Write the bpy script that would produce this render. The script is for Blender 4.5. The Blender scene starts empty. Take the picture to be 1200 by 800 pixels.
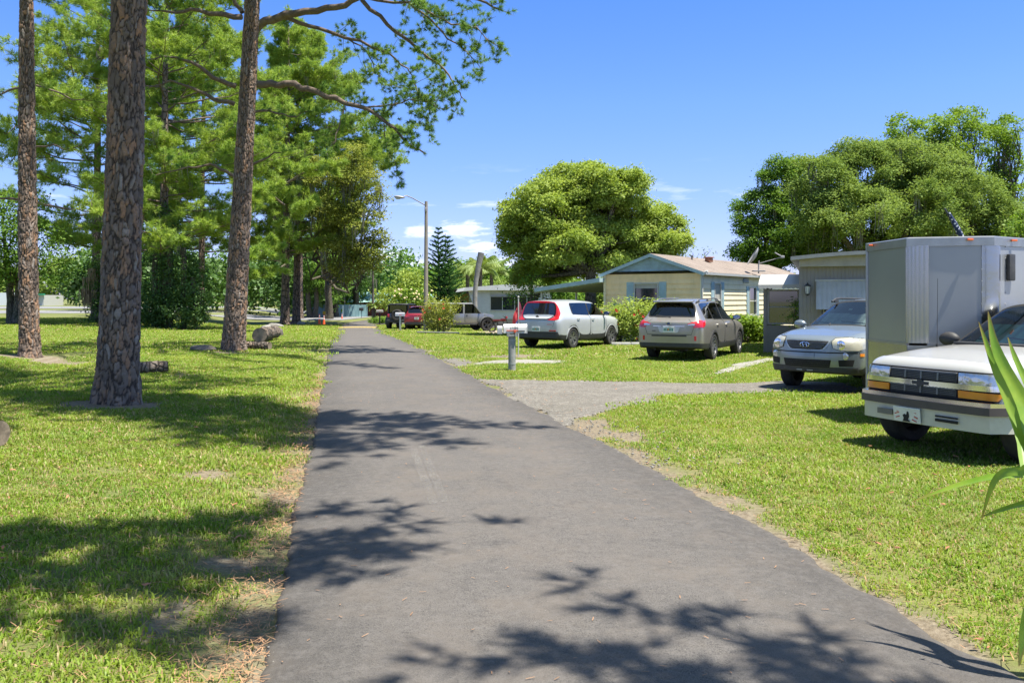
import bpy, bmesh, math, random
import numpy as np
from mathutils import Vector, Matrix, Euler, noise as mnoise
from mathutils.bvhtree import BVHTree
R = math.radians
random.seed(7)
rng = np.random.default_rng(11)
sc = bpy.context.scene
COL = sc.collection

# ---------------------------------------------------------------- camera, sky, sun, exposure
CAM_H = 1.7
cam_d = bpy.data.cameras.new('camera'); cam = bpy.data.objects.new('camera', cam_d); COL.objects.link(cam)
cam.location = (0, 0, CAM_H); cam.rotation_euler = (R(90), 0, 0)
cam_d.sensor_width = 36; cam_d.lens = 30.0; cam_d.shift_y = -50 / 1200
cam_d.clip_start = 0.05; cam_d.clip_end = 6000
sc.camera = cam

SUN_EL = R(71)
SUN_H = Vector((0.90, -0.43)).normalized()          # horizontal direction TOWARDS the sun (from the right)
sun_vec = Vector((SUN_H.x * math.cos(SUN_EL), SUN_H.y * math.cos(SUN_EL), math.sin(SUN_EL)))
sd = bpy.data.lights.new('sun', 'SUN'); sun = bpy.data.objects.new('sun', sd); COL.objects.link(sun)
sd.energy = 4.6; sd.angle = R(0.6); sd.color = (1.0, 0.95, 0.85)
sun.rotation_euler = sun_vec.to_track_quat('Z', 'Y').to_euler()

w = bpy.data.worlds.new("World"); sc.world = w; w.use_nodes = True
nt = w.node_tree; nt.nodes.clear()
N = nt.nodes.new; L = nt.links.new
sky = N('ShaderNodeTexSky'); sky.sky_type = 'NISHITA'; sky.sun_disc = False
sky.sun_elevation = SUN_EL; sky.sun_rotation = math.atan2(SUN_H.x, SUN_H.y)
sky.air_density = 1.0; sky.dust_density = 0.35; sky.ozone_density = 2.0; sky.altitude = 0
bg = N('ShaderNodeBackground'); bg.inputs[1].default_value = 0.15
wo = N('ShaderNodeOutputWorld')
tc = N('ShaderNodeTexCoord'); sep = N('ShaderNodeSeparateXYZ'); L(tc.outputs['Generated'], sep.inputs[0])
mp = N('ShaderNodeMapping'); mp.inputs['Scale'].default_value = (1.0, 1.0, 4.6); L(tc.outputs['Generated'], mp.inputs[0])
cn = N('ShaderNodeTexNoise'); cn.inputs['Scale'].default_value = 8.5; cn.inputs['Detail'].default_value = 6; cn.inputs['Roughness'].default_value = 0.55
L(mp.outputs[0], cn.inputs['Vector'])
cr = N('ShaderNodeValToRGB'); cr.color_ramp.elements[0].position = 0.58; cr.color_ramp.elements[1].position = 0.78
L(cn.outputs[0], cr.inputs[0])
band = N('ShaderNodeValToRGB')                       # small fair-weather clouds only low over the horizon
be = band.color_ramp.elements; be[0].position = 0.0; be[0].color = (.9, .9, .9, 1); be[1].position = 0.16; be[1].color = (0, 0, 0, 1)
e = be.new(0.10); e.color = (.85, .85, .85, 1)
L(sep.outputs[2], band.inputs[0])
mu = N('ShaderNodeMath'); mu.operation = 'MULTIPLY'; L(cr.outputs[0], mu.inputs[0]); L(band.outputs[0], mu.inputs[1])
mx = N('ShaderNodeMix'); mx.data_type = 'RGBA'; 
pf = N('ShaderNodeTexNoise'); pf.inputs['Scale'].default_value = 60; pf.inputs['Detail'].default_value = 6; pf.inputs['Roughness'].default_value = .6; L(mp.outputs[0], pf.inputs['Vector'])
acc = mu.outputs[0]
for cx_, cz_, rx_, rz_, st_ in ((-.060, .081, .034, .012, .95), (-.106, .079, .024, .009, .75), (-.036, .061, .026, .009, .8), (-.012, .040, .03, .010, .6), (.30, .118, .02, .006, .35), (-.16, .05, .05, .012, .5)):   # small fair-weather puffs low in the sky
    q = N('ShaderNodeVectorMath'); q.operation = 'SUBTRACT'; L(tc.outputs['Generated'], q.inputs[0]); n_ = Vector((cx_, 1, cz_)).normalized(); q.inputs[1].default_value = n_
    q2 = N('ShaderNodeVectorMath'); q2.operation = 'MULTIPLY'; L(q.outputs[0], q2.inputs[0]); q2.inputs[1].default_value = (1 / rx_, 8, 1 / rz_)
    q3 = N('ShaderNodeVectorMath'); q3.operation = 'LENGTH'; L(q2.outputs[0], q3.inputs[0])
    q4 = N('ShaderNodeMath'); q4.operation = 'MULTIPLY_ADD'; L(pf.outputs[0], q4.inputs[0]); q4.inputs[1].default_value = 2.2; L(q3.outputs['Value'], q4.inputs[2])
    q5 = N('ShaderNodeMapRange'); q5.inputs['From Min'].default_value = 1.25; q5.inputs['From Max'].default_value = 2.15; q5.inputs['To Min'].default_value = st_ * .75; q5.inputs['To Max'].default_value = 0; q5.interpolation_type = 'SMOOTHSTEP'; L(q4.outputs[0], q5.inputs['Value'])
    q6 = N('ShaderNodeMath'); q6.operation = 'MAXIMUM'; L(acc, q6.inputs[0]); L(q5.outputs[0], q6.inputs[1]); acc = q6.outputs[0]
L(acc, mx.inputs[0]); L(sky.outputs[0], mx.inputs[6])
mx.inputs[7].default_value = (6.6, 6.6, 6.8, 1)
# the photograph's sky is cleaner and bluer than plain Nishita
hs = N('ShaderNodeHueSaturation'); hs.inputs['Saturation'].default_value = 1.04; hs.inputs['Value'].default_value = 0.70
hz = N('ShaderNodeValToRGB'); he = hz.color_ramp.elements      # cleaner, bluer air low over the horizon; unseen zenith warmed to lift shade fill
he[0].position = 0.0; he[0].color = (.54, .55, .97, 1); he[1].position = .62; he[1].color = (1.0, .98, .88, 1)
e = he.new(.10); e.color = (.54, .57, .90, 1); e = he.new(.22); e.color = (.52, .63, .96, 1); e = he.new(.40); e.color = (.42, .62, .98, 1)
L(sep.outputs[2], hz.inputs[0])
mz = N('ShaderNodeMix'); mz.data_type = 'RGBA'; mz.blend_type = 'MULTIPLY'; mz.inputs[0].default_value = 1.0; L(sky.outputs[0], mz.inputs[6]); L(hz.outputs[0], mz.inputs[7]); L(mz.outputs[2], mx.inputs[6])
L(mx.outputs[2], hs.inputs['Color']); L(hs.outputs[0], bg.inputs[0]); L(bg.outputs[0], wo.inputs[0])

sc.view_settings.view_transform = 'Standard'; sc.view_settings.look = 'None'
sc.view_settings.gamma = 1; sc.view_settings.exposure = 1.2; sc.view_settings.use_curve_mapping = False
sc.render.engine = 'CYCLES'
sc.cycles.use_denoising = True
sc.cycles.max_bounces = 8; sc.cycles.diffuse_bounces = 3; sc.cycles.glossy_bounces = 3
sc.cycles.transmission_bounces = 3; sc.cycles.transparent_max_bounces = 12
sc.cycles.caustics_reflective = False; sc.cycles.caustics_refractive = False
sc.cycles.sample_clamp_indirect = 6

# ---------------------------------------------------------------- numeric helpers
def sstep(a, b, x):
    t = np.clip((x - a) / (b - a), 0, 1); return t * t * (3 - 2 * t)
_perm = np.random.default_rng(5).random((256, 256))
def vnoise(x, y, s=1.0):
    x = np.asarray(x, float) * s + 1000.3; y = np.asarray(y, float) * s + 1000.7
    xi = np.floor(x).astype(int); yi = np.floor(y).astype(int); fx = x - xi; fy = y - yi
    fx = fx * fx * (3 - 2 * fx); fy = fy * fy * (3 - 2 * fy)
    a = _perm[xi & 255, yi & 255]; b = _perm[(xi + 1) & 255, yi & 255]; c = _perm[xi & 255, (yi + 1) & 255]; d = _perm[(xi + 1) & 255, (yi + 1) & 255]
    return (a * (1 - fx) + b * fx) * (1 - fy) + (c * (1 - fx) + d * fx) * fy
def fnoise(x, y, s=1.0, o=4):
    t = 0; a = .5; n = 0
    for k in range(o):
        t = t + a * vnoise(x + 17.1 * k, y - 9.7 * k, s); n += a; a *= .5; s *= 2.03
    return t / n

ROAD_L = [(-40, 7.6), (3.78, -1.12), (8.7, -2.10), (14.2, -3.20), (24.3, -5.25), (34, -7.25), (48, -9.9), (66, -13.4), (78, -15.6), (90, -17.0), (110, -17.5)]
ROAD_R = [(-40, 12.0), (3.78, 2.27), (6.54, 1.78), (10.6, .92), (14.8, -.03), (23.6, -1.95), (34, -4.15), (48, -7.1), (66, -10.4), (78, -12.4), (90, -12.5), (110, -11.0)]
def road_x(y):
    y = np.asarray(y, float)
    return np.interp(y, *zip(*ROAD_L)), np.interp(y, *zip(*ROAD_R))
def gz(x, y):
    """height of the ground"""
    x = np.asarray(x, float); y = np.asarray(y, float)
    d = -1.05 * (1 - np.exp(-np.maximum(0, y - 30) ** 1.15 / 85.0))
    m = sstep(-20, -9, x + .2 * y)
    z = d * m
    l, r = road_x(y)
    dl = l - x; dr = x - r
    near = 1 - sstep(35, 60, y)
    z = z + near * (0.13 * sstep(0.05, 1.2, dl) + .06 * sstep(2, 4, dl) - .22 * np.exp(-((dl - 6.5) / 1.3) ** 2) * sstep(8, 14, y)) * (dl > 0)
    z = z + near * (.04 * sstep(0.1, 1.5, dr)) * (dr > 0)
    off = np.maximum(dl, dr)
    z = z + .05 * (fnoise(x, y, .35, 3) - .5) * sstep(.2, 2, off)
    return z
def g(x, y): return float(gz(x, y))
def at(px, py):
    """point of the ground seen at photograph pixel (px, py) of 1200 x 800"""
    dx = (px - 600) / 1000; dz = (350 - py) / 1000
    lo, hi = 1.0, 1.0
    while hi < 900 and CAM_H + dz * hi > g(dx * hi, hi): lo = hi; hi *= 1.05
    for _ in range(30):
        m = (lo + hi) / 2
        if CAM_H + dz * m > g(dx * m, m): lo = m
        else: hi = m
    return Vector((dx * lo, lo, g(dx * lo, lo)))
def P(px, py, D): return Vector(((px - 600) / 1000 * D, D, CAM_H + (350 - py) / 1000 * D))

# ---------------------------------------------------------------- object helpers
def link(o, parent=None):
    COL.objects.link(o)
    if parent is not None: o.parent = parent
    return o
def thing(name, label, cat, loc=(0, 0, 0), rz=0.0, group=None):
    o = link(bpy.data.objects.new(name, None)); o.empty_display_size = .2
    o.location = loc; o.rotation_euler = (0, 0, rz)
    o['label'] = label; o['category'] = cat
    if group: o['group'] = group
    return o
def tag(o, label=None, cat=None, group=None, kind=None):
    if label: o['label'] = label
    if cat: o['category'] = cat
    if group: o['group'] = group
    if kind: o['kind'] = kind
    return o
def mesh_np(name, V, F, m=None, parent=None, smooth=False, attrs=None):
    me = bpy.data.meshes.new(name)
    V = np.asarray(V, np.float32)
    if isinstance(F, np.ndarray):
        k = F.shape[1]
        me.vertices.add(len(V)); me.vertices.foreach_set('co', V.ravel())
        me.loops.add(F.size); me.loops.foreach_set('vertex_index', F.astype(np.int32).ravel())
        me.polygons.add(len(F)); me.polygons.foreach_set('loop_start', np.arange(0, F.size, k, dtype=np.int32))
        me.update(calc_edges=True)
    else:
        me.from_pydata([tuple(map(float, v)) for v in V], [], F)
    if attrs:
        for an, av in attrs.items():
            a = me.attributes.new(an, 'FLOAT', 'POINT'); a.data.foreach_set('value', np.asarray(av, np.float32))
    if smooth: me.polygons.foreach_set('use_smooth', [True] * len(me.polygons))
    o = bpy.data.objects.new(name, me)
    if m: me.materials.append(m)
    return link(o, parent)
def bm_obj(name, bm, m=None, parent=None, smooth=None, loc=None):
    me = bpy.data.meshes.new(name); bmesh.ops.recalc_face_normals(bm, faces=bm.faces); bm.to_mesh(me); bm.free()
    if m: me.materials.append(m)
    if smooth is not None:
        me.polygons.foreach_set('use_smooth', [True] * len(me.polygons))
        me.set_sharp_from_angle(angle=R(smooth))
    o = bpy.data.objects.new(name, me); link(o, parent)
    if loc is not None: o.location = loc
    return o
def box(bm, c, s, rot=None, bev=0.0, seg=2):
    """box of size s centred at c"""
    M = Matrix.Translation(c)
    if rot is not None: M = M @ Euler(rot).to_matrix().to_4x4()
    r = bmesh.ops.create_cube(bm, size=1, matrix=M @ Matrix.Diagonal((s[0], s[1], s[2], 1)))
    if bev:
        es = list({e for v in r['verts'] for e in v.link_edges})
        bmesh.ops.bevel(bm, geom=es, offset=bev, segments=seg, profile=.5, affect='EDGES')
    return r['verts']
def tube(bm, pts, rad, n=8, cap=True):
    pts = [Vector(p) for p in pts]
    if not hasattr(rad, '__len__'): rad = [rad] * len(pts)
    rings = []; prev = None
    for i, p in enumerate(pts):
        t = (pts[min(i + 1, len(pts) - 1)] - pts[max(i - 1, 0)])
        if t.length < 1e-9: t = Vector((0, 0, 1))
        t.normalize()
        if prev is None: u = t.orthogonal().normalized()
        else:
            u = prev - t * prev.dot(t)
            u = u.normalized() if u.length > 1e-6 else t.orthogonal().normalized()
        prev = u; v = t.cross(u)
        rings.append([bm.verts.new(p + (u * math.cos(2 * math.pi * k / n) + v * math.sin(2 * math.pi * k / n)) * rad[i]) for k in range(n)])
    for a, b in zip(rings, rings[1:]):
        for k in range(n): bm.faces.new((a[k], a[(k + 1) % n], b[(k + 1) % n], b[k]))
    if cap:
        bm.faces.new(rings[0][::-1]); bm.faces.new(rings[-1])
def prism(bm, poly, a, b, axis=1):
    """polygon (two coordinates) extruded between a and b along an axis: 0 x, 1 y, 2 z"""
    def mk(p, t):
        return {0: (t, p[0], p[1]), 1: (p[0], t, p[1]), 2: (p[0], p[1], t)}[axis]
    A = [bm.verts.new(mk(p, a)) for p in poly]; B = [bm.verts.new(mk(p, b)) for p in poly]
    bm.faces.new(A); bm.faces.new(B[::-1]); n = len(poly)
    for i in range(n): bm.faces.new((A[i], B[i], B[(i + 1) % n], A[(i + 1) % n]))
def lathe(bm, prof, n=24, M=None, closed=False):
    """profile of (r, z) turned about z"""
    rings = []
    for r, z in prof:
        rings.append([bm.verts.new((M or Matrix()) @ Vector((r * math.cos(2 * math.pi * k / n), r * math.sin(2 * math.pi * k / n), z))) for k in range(n)])
    pr = list(zip(rings, rings[1:])) + ([(rings[-1], rings[0])] if closed else [])
    for a, b in pr:
        for k in range(n): bm.faces.new((a[k], a[(k + 1) % n], b[(k + 1) % n], b[k]))
    if not closed:
        bm.faces.new(rings[0][::-1]); bm.faces.new(rings[-1])
def part_box(name, c, s, m, parent, rot=None, bev=0.0, seg=2):
    bm = bmesh.new(); box(bm, c, s, rot, bev, seg); return bm_obj(name, bm, m, parent, smooth=40 if bev else None)
def copy_tree(o, parent=None):
    c = o.copy(); COL.objects.link(c)
    if parent is not None: c.parent = parent
    for ch in list(o.children): copy_tree(ch, c)
    return c

# ---------------------------------------------------------------- materials
class Nodes:
    def __init__(s, name):
        s.m = bpy.data.materials.new(name); s.m.use_nodes = True; s.nt = s.m.node_tree
        s.b = s.nt.nodes['Principled BSDF']; s.out = s.nt.nodes['Material Output']
    def n(s, t, **k):
        x = s.nt.nodes.new('ShaderNode' + t)
        for a, v in k.items():
            if a.startswith('i_'):
                key = a[2:]; key = int(key) if key.isdigit() else key.replace('_', ' ')
                x.inputs[key].default_value = v
            else: setattr(x, a, v)
        return x
    def l(s, a, b): s.nt.links.new(a, b)
    def noise(s, scale, detail=4, rough=.55, vec=None, dist=0):
        x = s.n('TexNoise'); x.inputs['Scale'].default_value = scale; x.inputs['Detail'].default_value = detail
        x.inputs['Roughness'].default_value = rough; x.inputs['Distortion'].default_value = dist
        if vec: s.l(vec, x.inputs['Vector'])
        return x.outputs[0]
    def ramp(s, fac, *stops):
        x = s.n('ValToRGB'); e = x.color_ramp.elements
        while len(e) < len(stops): e.new(.5)
        for k, (p, c) in enumerate(stops):
            e[k].position = p; e[k].color = (c if hasattr(c, '__len__') else (c, c, c)) + ((1,) if not hasattr(c, '__len__') or len(c) == 3 else ())
        s.l(fac, x.inputs[0]); return x.outputs[0]
    def mix(s, f, a, b, mode='MIX'):
        x = s.n('Mix', data_type='RGBA', blend_type=mode)
        for i, v in ((0, f), (6, a), (7, b)):
            if hasattr(v, 'is_linked') or isinstance(v, bpy.types.NodeSocket): s.l(v, x.inputs[i])
            elif i == 0: x.inputs[0].default_value = v
            else: x.inputs[i].default_value = tuple(v) + ((1,) if len(v) == 3 else ())
        return x.outputs[2]
    def math(s, op, a, b=0.0):
        x = s.n('Math', operation=op)
        for i, v in ((0, a), (1, b)):
            if isinstance(v, bpy.types.NodeSocket): s.l(v, x.inputs[i])
            else: x.inputs[i].default_value = v
        return x.outputs[0]
    def coord(s, kind='Object', scale=None):
        c = s.n('TexCoord').outputs[kind]
        if scale:
            x = s.n('Mapping'); x.inputs['Scale'].default_value = scale; s.l(c, x.inputs[0]); return x.outputs[0]
        return c
    def pos(s, scale=None):
        c = s.n('NewGeometry').outputs['Position']
        if scale:
            x = s.n('Mapping'); x.inputs['Scale'].default_value = scale; s.l(c, x.inputs[0]); return x.outputs[0]
        return c
    def attr(s, name): return s.n('Attribute', attribute_name=name).outputs['Fac']
    def bump(s, h, strength=.3, dist=.02):
        x = s.n('Bump'); x.inputs['Strength'].default_value = strength; x.inputs['Distance'].default_value = dist
        s.l(h, x.inputs['Height']); s.l(x.outputs[0], s.b.inputs['Normal'])
    def set(s, **k):
        for a, v in k.items():
            key = {'base': 'Base Color', 'rough': 'Roughness', 'metal': 'Metallic', 'spec': 'Specular IOR Level', 'coat': 'Coat Weight', 'coatr': 'Coat Roughness', 'trans': 'Transmission Weight', 'sub': 'Subsurface Weight'}[a]
            if isinstance(v, bpy.types.NodeSocket): s.l(v, s.b.inputs[key])
            else: s.b.inputs[key].default_value = (tuple(v) + (1,)) if hasattr(v, '__len__') and len(v) == 3 else v
        return s
def srgb(r, g_, b):
    f = lambda c: (c / 255 / 12.92) if c <= 10 else ((c / 255 + .055) / 1.055) ** 2.4
    return (f(r), f(g_), f(b))
def simple(name, col, rough=.5, metal=0.0, var=.12, vs=6.0, bump=0.0, bs=40.0, coat=0.0, dirt=None, spec=.5):
    s = Nodes(name)
    v = s.pos()
    nn = s.noise(vs, 5, .6, v)
    c = s.mix(s.ramp(nn, (.3, 0.0), (.7, 1.0)), tuple(x * (1 - var) for x in col), tuple(min(1, x * (1 + var)) for x in col))
    if dirt:
        dn = s.noise(vs * .7, 8, .75, v, .4)
        c = s.mix(s.ramp(dn, (.52, 0.0), (.72, dirt[1])), c, dirt[0])
    s.set(base=c, rough=rough, metal=metal, coat=coat, spec=spec)
    if bump: s.bump(s.noise(bs, 4, .6, v), bump, .01)
    return s.m
def paint(name, col, metal=0.0, rough=.35, flake=True):
    s = Nodes(name); v = s.coord('Object')
    n1 = s.noise(2.2, 4, .6, v)
    c = s.mix(s.ramp(n1, (.35, 0.0), (.7, .35)), col, tuple(x * .82 + .02 for x in col))
    z = s.n('SeparateXYZ'); s.l(v, z.inputs[0])
    low = s.ramp(z.outputs[2], (.18, .55), (.75, 0.0))            # road dust on the sills
    dn = s.noise(7, 6, .7, v)
    f = s.math('MULTIPLY', low, s.ramp(dn, (.35, 0.0), (.7, 1.0)))
    c = s.mix(f, c, (.23, .21, .17))
    s.set(base=c, metal=metal, rough=s.math('ADD', s.math('MULTIPLY', n1, .12), rough - .06), coat=.75, coatr=.06)
    return s.m
# ---------------------------------------------------------------- ground, road, drives, lawn
def in_poly_sdf(x, y, poly):
    """signed distance, negative inside"""
    poly = np.asarray(poly, float); d = np.full(x.shape, 1e9); ins = np.zeros(x.shape, bool); n = len(poly)
    for i in range(n):
        a = poly[i]; b = poly[(i + 1) % n]; e = b - a
        wx = x - a[0]; wy = y - a[1]
        t = np.clip((wx * e[0] + wy * e[1]) / max(1e-9, e @ e), 0, 1)
        d = np.minimum(d, np.hypot(wx - e[0] * t, wy - e[1] * t))
        c = ((a[1] > y) != (b[1] > y)) & (x < (b[0] - a[0]) * (y - a[1]) / (b[1] - a[1] + 1e-12) + a[0])
        ins ^= c
    return np.where(ins, -d, d)
def pxpoly(*pts): return [tuple(at(px, py)[:2]) for px, py in pts]

DRIVE = pxpoly((560, 444), (640, 446), (730, 447), (820, 449), (905, 446.5), (1010, 449), (1016, 462), (915, 459), (850, 462), (790, 465), (742, 474), (706, 482), (672, 498), (655, 500), (600, 470))
WALK = pxpoly((832, 438.5), (858, 427), (900, 419.5), (935, 417), (945, 420), (903, 424), (868, 434), (840, 439.5))
SLAB = pxpoly((548, 426.5), (575, 423), (600, 421.5), (664, 422.5), (664, 426), (610, 427.5), (585, 426.5), (560, 428.5))
APRON = pxpoly((514, 420.5), (538, 419.5), (556, 424), (548, 429), (534, 429.5))
JEEPDRIVE = pxpoly((548, 388), (606, 386), (612, 391), (560, 394))
CROSS = [(-13.2, 80), (-12.4, 77.5), (-4, 80), (8, 84), (8, 90), (-6, 88), (-12.5, 92)]

BARE = [(at(690, 500), .5, 1.4), (at(660, 470), .8, 1.5), (at(745, 530), .28, .6), (at(840, 592), .25, .5), (at(137, 474), .75, .75), (at(274, 412), 1.3, .9), (at(35, 419), 1.6, 1.2),
        (at(190, 725), .16, .55), (at(270, 660), .3, .25), (at(275, 735), .12, .25), (at(240, 555), .2, .35), (at(590, 418), 1.6, .9), (at(640, 416), 1.5, .6), (at(200, 388), 3.5, 2.2), (at(205, 440), .3, .5), (at(70, 425), 1.8, 1.0),
        (at(735, 512), .3, .6)]
def fields(x, y):
    """wear 0..1 (bare soil) and dry 0..1 (straw coloured turf) of the lawn"""
    l, r = road_x(y)
    dl = l - x; dr = x - r
    n1 = fnoise(x, y, 1.1, 4); n2 = fnoise(x + 40, y, .33, 4); n3 = fnoise(x, y + 70, 3.6, 3)
    wear = np.zeros_like(n1)
    k = sstep(40, 25, y)
    wear = np.maximum(wear, (1 - sstep(.02, .42, dl + .55 * (n1 - .5))) * (dl > -.3) * (.35 + .65 * sstep(.35, .6, n3)) * (.3 + .7 * k))
    edge = .08 + .45 * sstep(5.2, 7.5, y) * sstep(17, 11, y) * sstep(.3, .6, fnoise(x, y + 9, .8, 3))
    wear = np.maximum(wear, (1 - sstep(edge * .3, edge * 1.15 + .05, dr + .5 * (n1 - .5))) * (dr > -.3) * (.3 + .7 * sstep(.35, .55, n3)))
    for c, sx, sy in BARE:
        d = np.hypot((x - c.x) / sx, (y - c.y) / sy) + 1.1 * (n1 - .5) + .5 * (n3 - .5)
        wear = np.maximum(wear, .95 * (1 - sstep(.45, 1.05, d)))
    wear = np.maximum(wear, .5 * sstep(.66, .8, n1) * sstep(.5, .7, n3))
    right = sstep(0, .5, dr)
    dry = .55 * sstep(.40, .66, n2) * right + .25 * sstep(.45, .7, n2) * (1 - right) + .35 * sstep(.5, .75, n3)
    dry = dry + .45 * (1 - sstep(.3, 1.6, dr + (n1 - .5))) * right * sstep(20, 12, y) + .4 * (1 - sstep(.1, .8, dl + .5 * (n1 - .5))) * (dl > 0)
    return np.clip(wear, 0, 1), np.clip(dry, 0, 1)

def axis(segs):
    out = []
    for a, b, s in segs: out += list(np.arange(a, b, s))
    out.append(segs[-1][1]); return np.array(out)
def grid_sheet(xs, ys, zf):
    X, Y = np.meshgrid(xs, ys); Z = zf(X, Y); nx = len(xs); ny = len(ys)
    V = np.stack([X.ravel(), Y.ravel(), Z.ravel()], 1)
    i = np.arange(nx * ny).reshape(ny, nx)
    F = np.stack([i[:-1, :-1].ravel(), i[:-1, 1:].ravel(), i[1:, 1:].ravel(), i[1:, :-1].ravel()], 1)
    return V, F
def gnd_z(X, Y):
    l, r = road_x(Y)
    inside = np.minimum(X - l, r - X)
    return gz(X, Y) - .06 * sstep(.02, .25, inside) - .012 * sstep(-.1, .05, inside)
xs = axis([(-2500, -400, 300), (-400, -100, 30), (-100, -40, 5), (-40, -14, .8), (-14, 14, .13), (14, 40, .8), (40, 100, 5), (100, 400, 30), (400, 2500, 300)])
ys = axis([(-300, -40, 30), (-40, 2, 2), (2, 20, .12), (20, 45, .35), (45, 130, 1.5), (130, 400, 15), (400, 3500, 300)])
V, F = grid_sheet(xs, ys, gnd_z)
we, dr_ = fields(V[:, 0], V[:, 1])
s = Nodes('lawn_soil'); v = s.pos()
a_w = s.attr('wear'); a_d = s.attr('dry')
g1 = s.mix(s.ramp(s.noise(.9, 6, .65, v), (.35, 0.0), (.68, 1.0)), (.115, .150, .040), (.165, .190, .060))
g1 = s.mix(s.ramp(s.noise(30, 4, .7, v), (.4, 0.0), (.7, .7)), g1, (.15, .125, .065))
g1 = s.mix(s.math('MULTIPLY', a_d, .55), g1, (.264, .240, .078))
soil = s.mix(s.ramp(s.noise(22, 6, .7, v), (.35, 0.0), (.65, 1.0)), (.135, .105, .072), (.27, .225, .165))
soil = s.mix(s.ramp(s.n('TexVoronoi', i_Scale=55.0).outputs['Distance'], (.0, .8), (.16, 0.0)), soil, (.351, .320, .265))
s.set(base=s.mix(a_w, g1, soil), rough=.95, spec=.15); s.bump(s.noise(38, 5, .7, v), .6, .03)
ground = mesh_np('ground', V, F, s.m, None, True, {'wear': we, 'dry': dr_}); ground['kind'] = 'structure'

# road: a thin mat of asphalt with ragged, crumbling edges
ys = axis([(-20, 2, 1), (2, 16, .05), (16, 40, .15), (40, 110, 1)])
l, r = road_x(ys)
kk = sstep(70, 30, ys)
l = l + kk * (.10 * (fnoise(ys, ys * 0, 1.5, 2) - .5) + .09 * (fnoise(ys, ys * 0 + 3, 8, 3) - .5)); r = r + kk * (.22 * (fnoise(ys, ys * 0 + 7, 1.1, 3) - .5) + .10 * (fnoise(ys, ys * 0 + 9, 8, 3) - .5))
cols = np.array([0, .004, .012, .03, .1, .2, .3, .4, .5, .6, .7, .8, .9, .97, .988, .996, 1.0])
X = l[:, None] + (r - l)[:, None] * cols[None]; Y = np.repeat(ys[:, None], len(cols), 1)
drop = np.zeros_like(cols); drop[0] = drop[-1] = -.05; drop[1] = drop[-2] = -.012; drop[2] = drop[-3] = -.004
base = gz((l + r) / 2, ys)[:, None] * np.ones_like(X)
Z = base + .022 + drop[None] + .035 * (1 - (2 * cols[None] - 1) ** 2) + .012 * (fnoise(X, Y, .5, 2) - .5)
V = np.stack([X.ravel(), Y.ravel(), Z.ravel()], 1); ny, nx = X.shape
i = np.arange(nx * ny).reshape(ny, nx)
F = np.stack([i[:-1, :-1].ravel(), i[:-1, 1:].ravel(), i[1:, 1:].ravel(), i[1:, :-1].ravel()], 1)
across = np.abs(2 * np.tile(cols, ny) - 1)
s = Nodes('asphalt'); v = s.pos()
c = s.mix(s.ramp(s.noise(.55, 5, .6, v), (.3, 0.0), (.72, 1.0)), (.056, .051, .048), (.096, .086, .079))
c = s.mix(s.ramp(s.noise(150, 3, .7, v), (.36, 0.0), (.70, .7)), c, (.20, .185, .165))
c = s.mix(s.ramp(s.noise(75, 3, .75, v), (.30, .7), (.49, 0.0)), c, (.03, .029, .028))
vo = s.n('TexVoronoi', i_Scale=24.0); s.l(v, vo.inputs['Vector'])
sp = s.math('MULTIPLY', s.ramp(vo.outputs['Distance'], (.05, 1.0), (.10, 0.0)), s.ramp(s.noise(3, 3, .6, v), (.52, 0.0), (.66, .8)))
c = s.mix(sp, c, (.42, .40, .36))
c = s.mix(s.math('MULTIPLY', s.ramp(s.noise(1.7, 6, .7, v), (.46, 0.0), (.68, .75)), 1.0), c, (.135, .115, .096))   # dusty patches
c = s.mix(s.math('MULTIPLY', s.ramp(s.attr('across'), (.55, 0.0), (.93, .55)), s.ramp(s.noise(.7, 4, .6, v), (.3, .5), (.6, 1.0))), c, (.050, .046, .042))
c = s.mix(s.ramp(s.attr('across'), (.955, 0.0), (1.0, .4)), c, (.14, .115, .085))
# worn lighter tyre tracks, long and soft
wv = s.n('Mapping'); wv.inputs['Rotation'].default_value = (0, 0, R(-11.8)); wv.inputs['Scale'].default_value = (2.6, .10, 1); s.l(v, wv.inputs[0])
c = s.mix(s.ramp(s.noise(1.0, 4, .65, wv.outputs[0]), (.50, 0.0), (.72, .38)), c, (.135, .119, .105))
cv = s.n('TexVoronoi', feature='DISTANCE_TO_EDGE', i_Scale=.62); cw = s.n('VectorMath', operation='ADD'); cnz = s.n('TexNoise', i_Scale=2.2); cnz.inputs['Detail'].default_value = 6; s.l(v, cnz.inputs['Vector']); s.l(v, cw.inputs[0]); s.l(cnz.outputs['Color'], cw.inputs[1]); s.l(cw.outputs[0], cv.inputs['Vector'])
c = s.mix(s.math('MULTIPLY', s.ramp(cv.outputs['Distance'], (.002, 1.0), (.007, 0.0)), s.ramp(s.noise(.5, 2, .5, v), (.60, 0.0), (.70, .45))), c, (.034, .031, .028))
c = s.mix(s.ramp(s.noise(5.5, 6, .75, v), (.54, 0.0), (.70, .5)), c, (.050, .047, .045))
c = s.mix(s.ramp(s.noise(16, 5, .75, v), (.46, 0.0), (.66, .45)), c, (.155, .142, .13))
s.set(base=c, rough=.88, spec=.3); s.bump(s.noise(170, 3, .8, v), .55, .006)
road = mesh_np('road', V, F, s.m, None, True, {'across': across}); road['kind'] = 'structure'
ASPH = s.m

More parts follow.
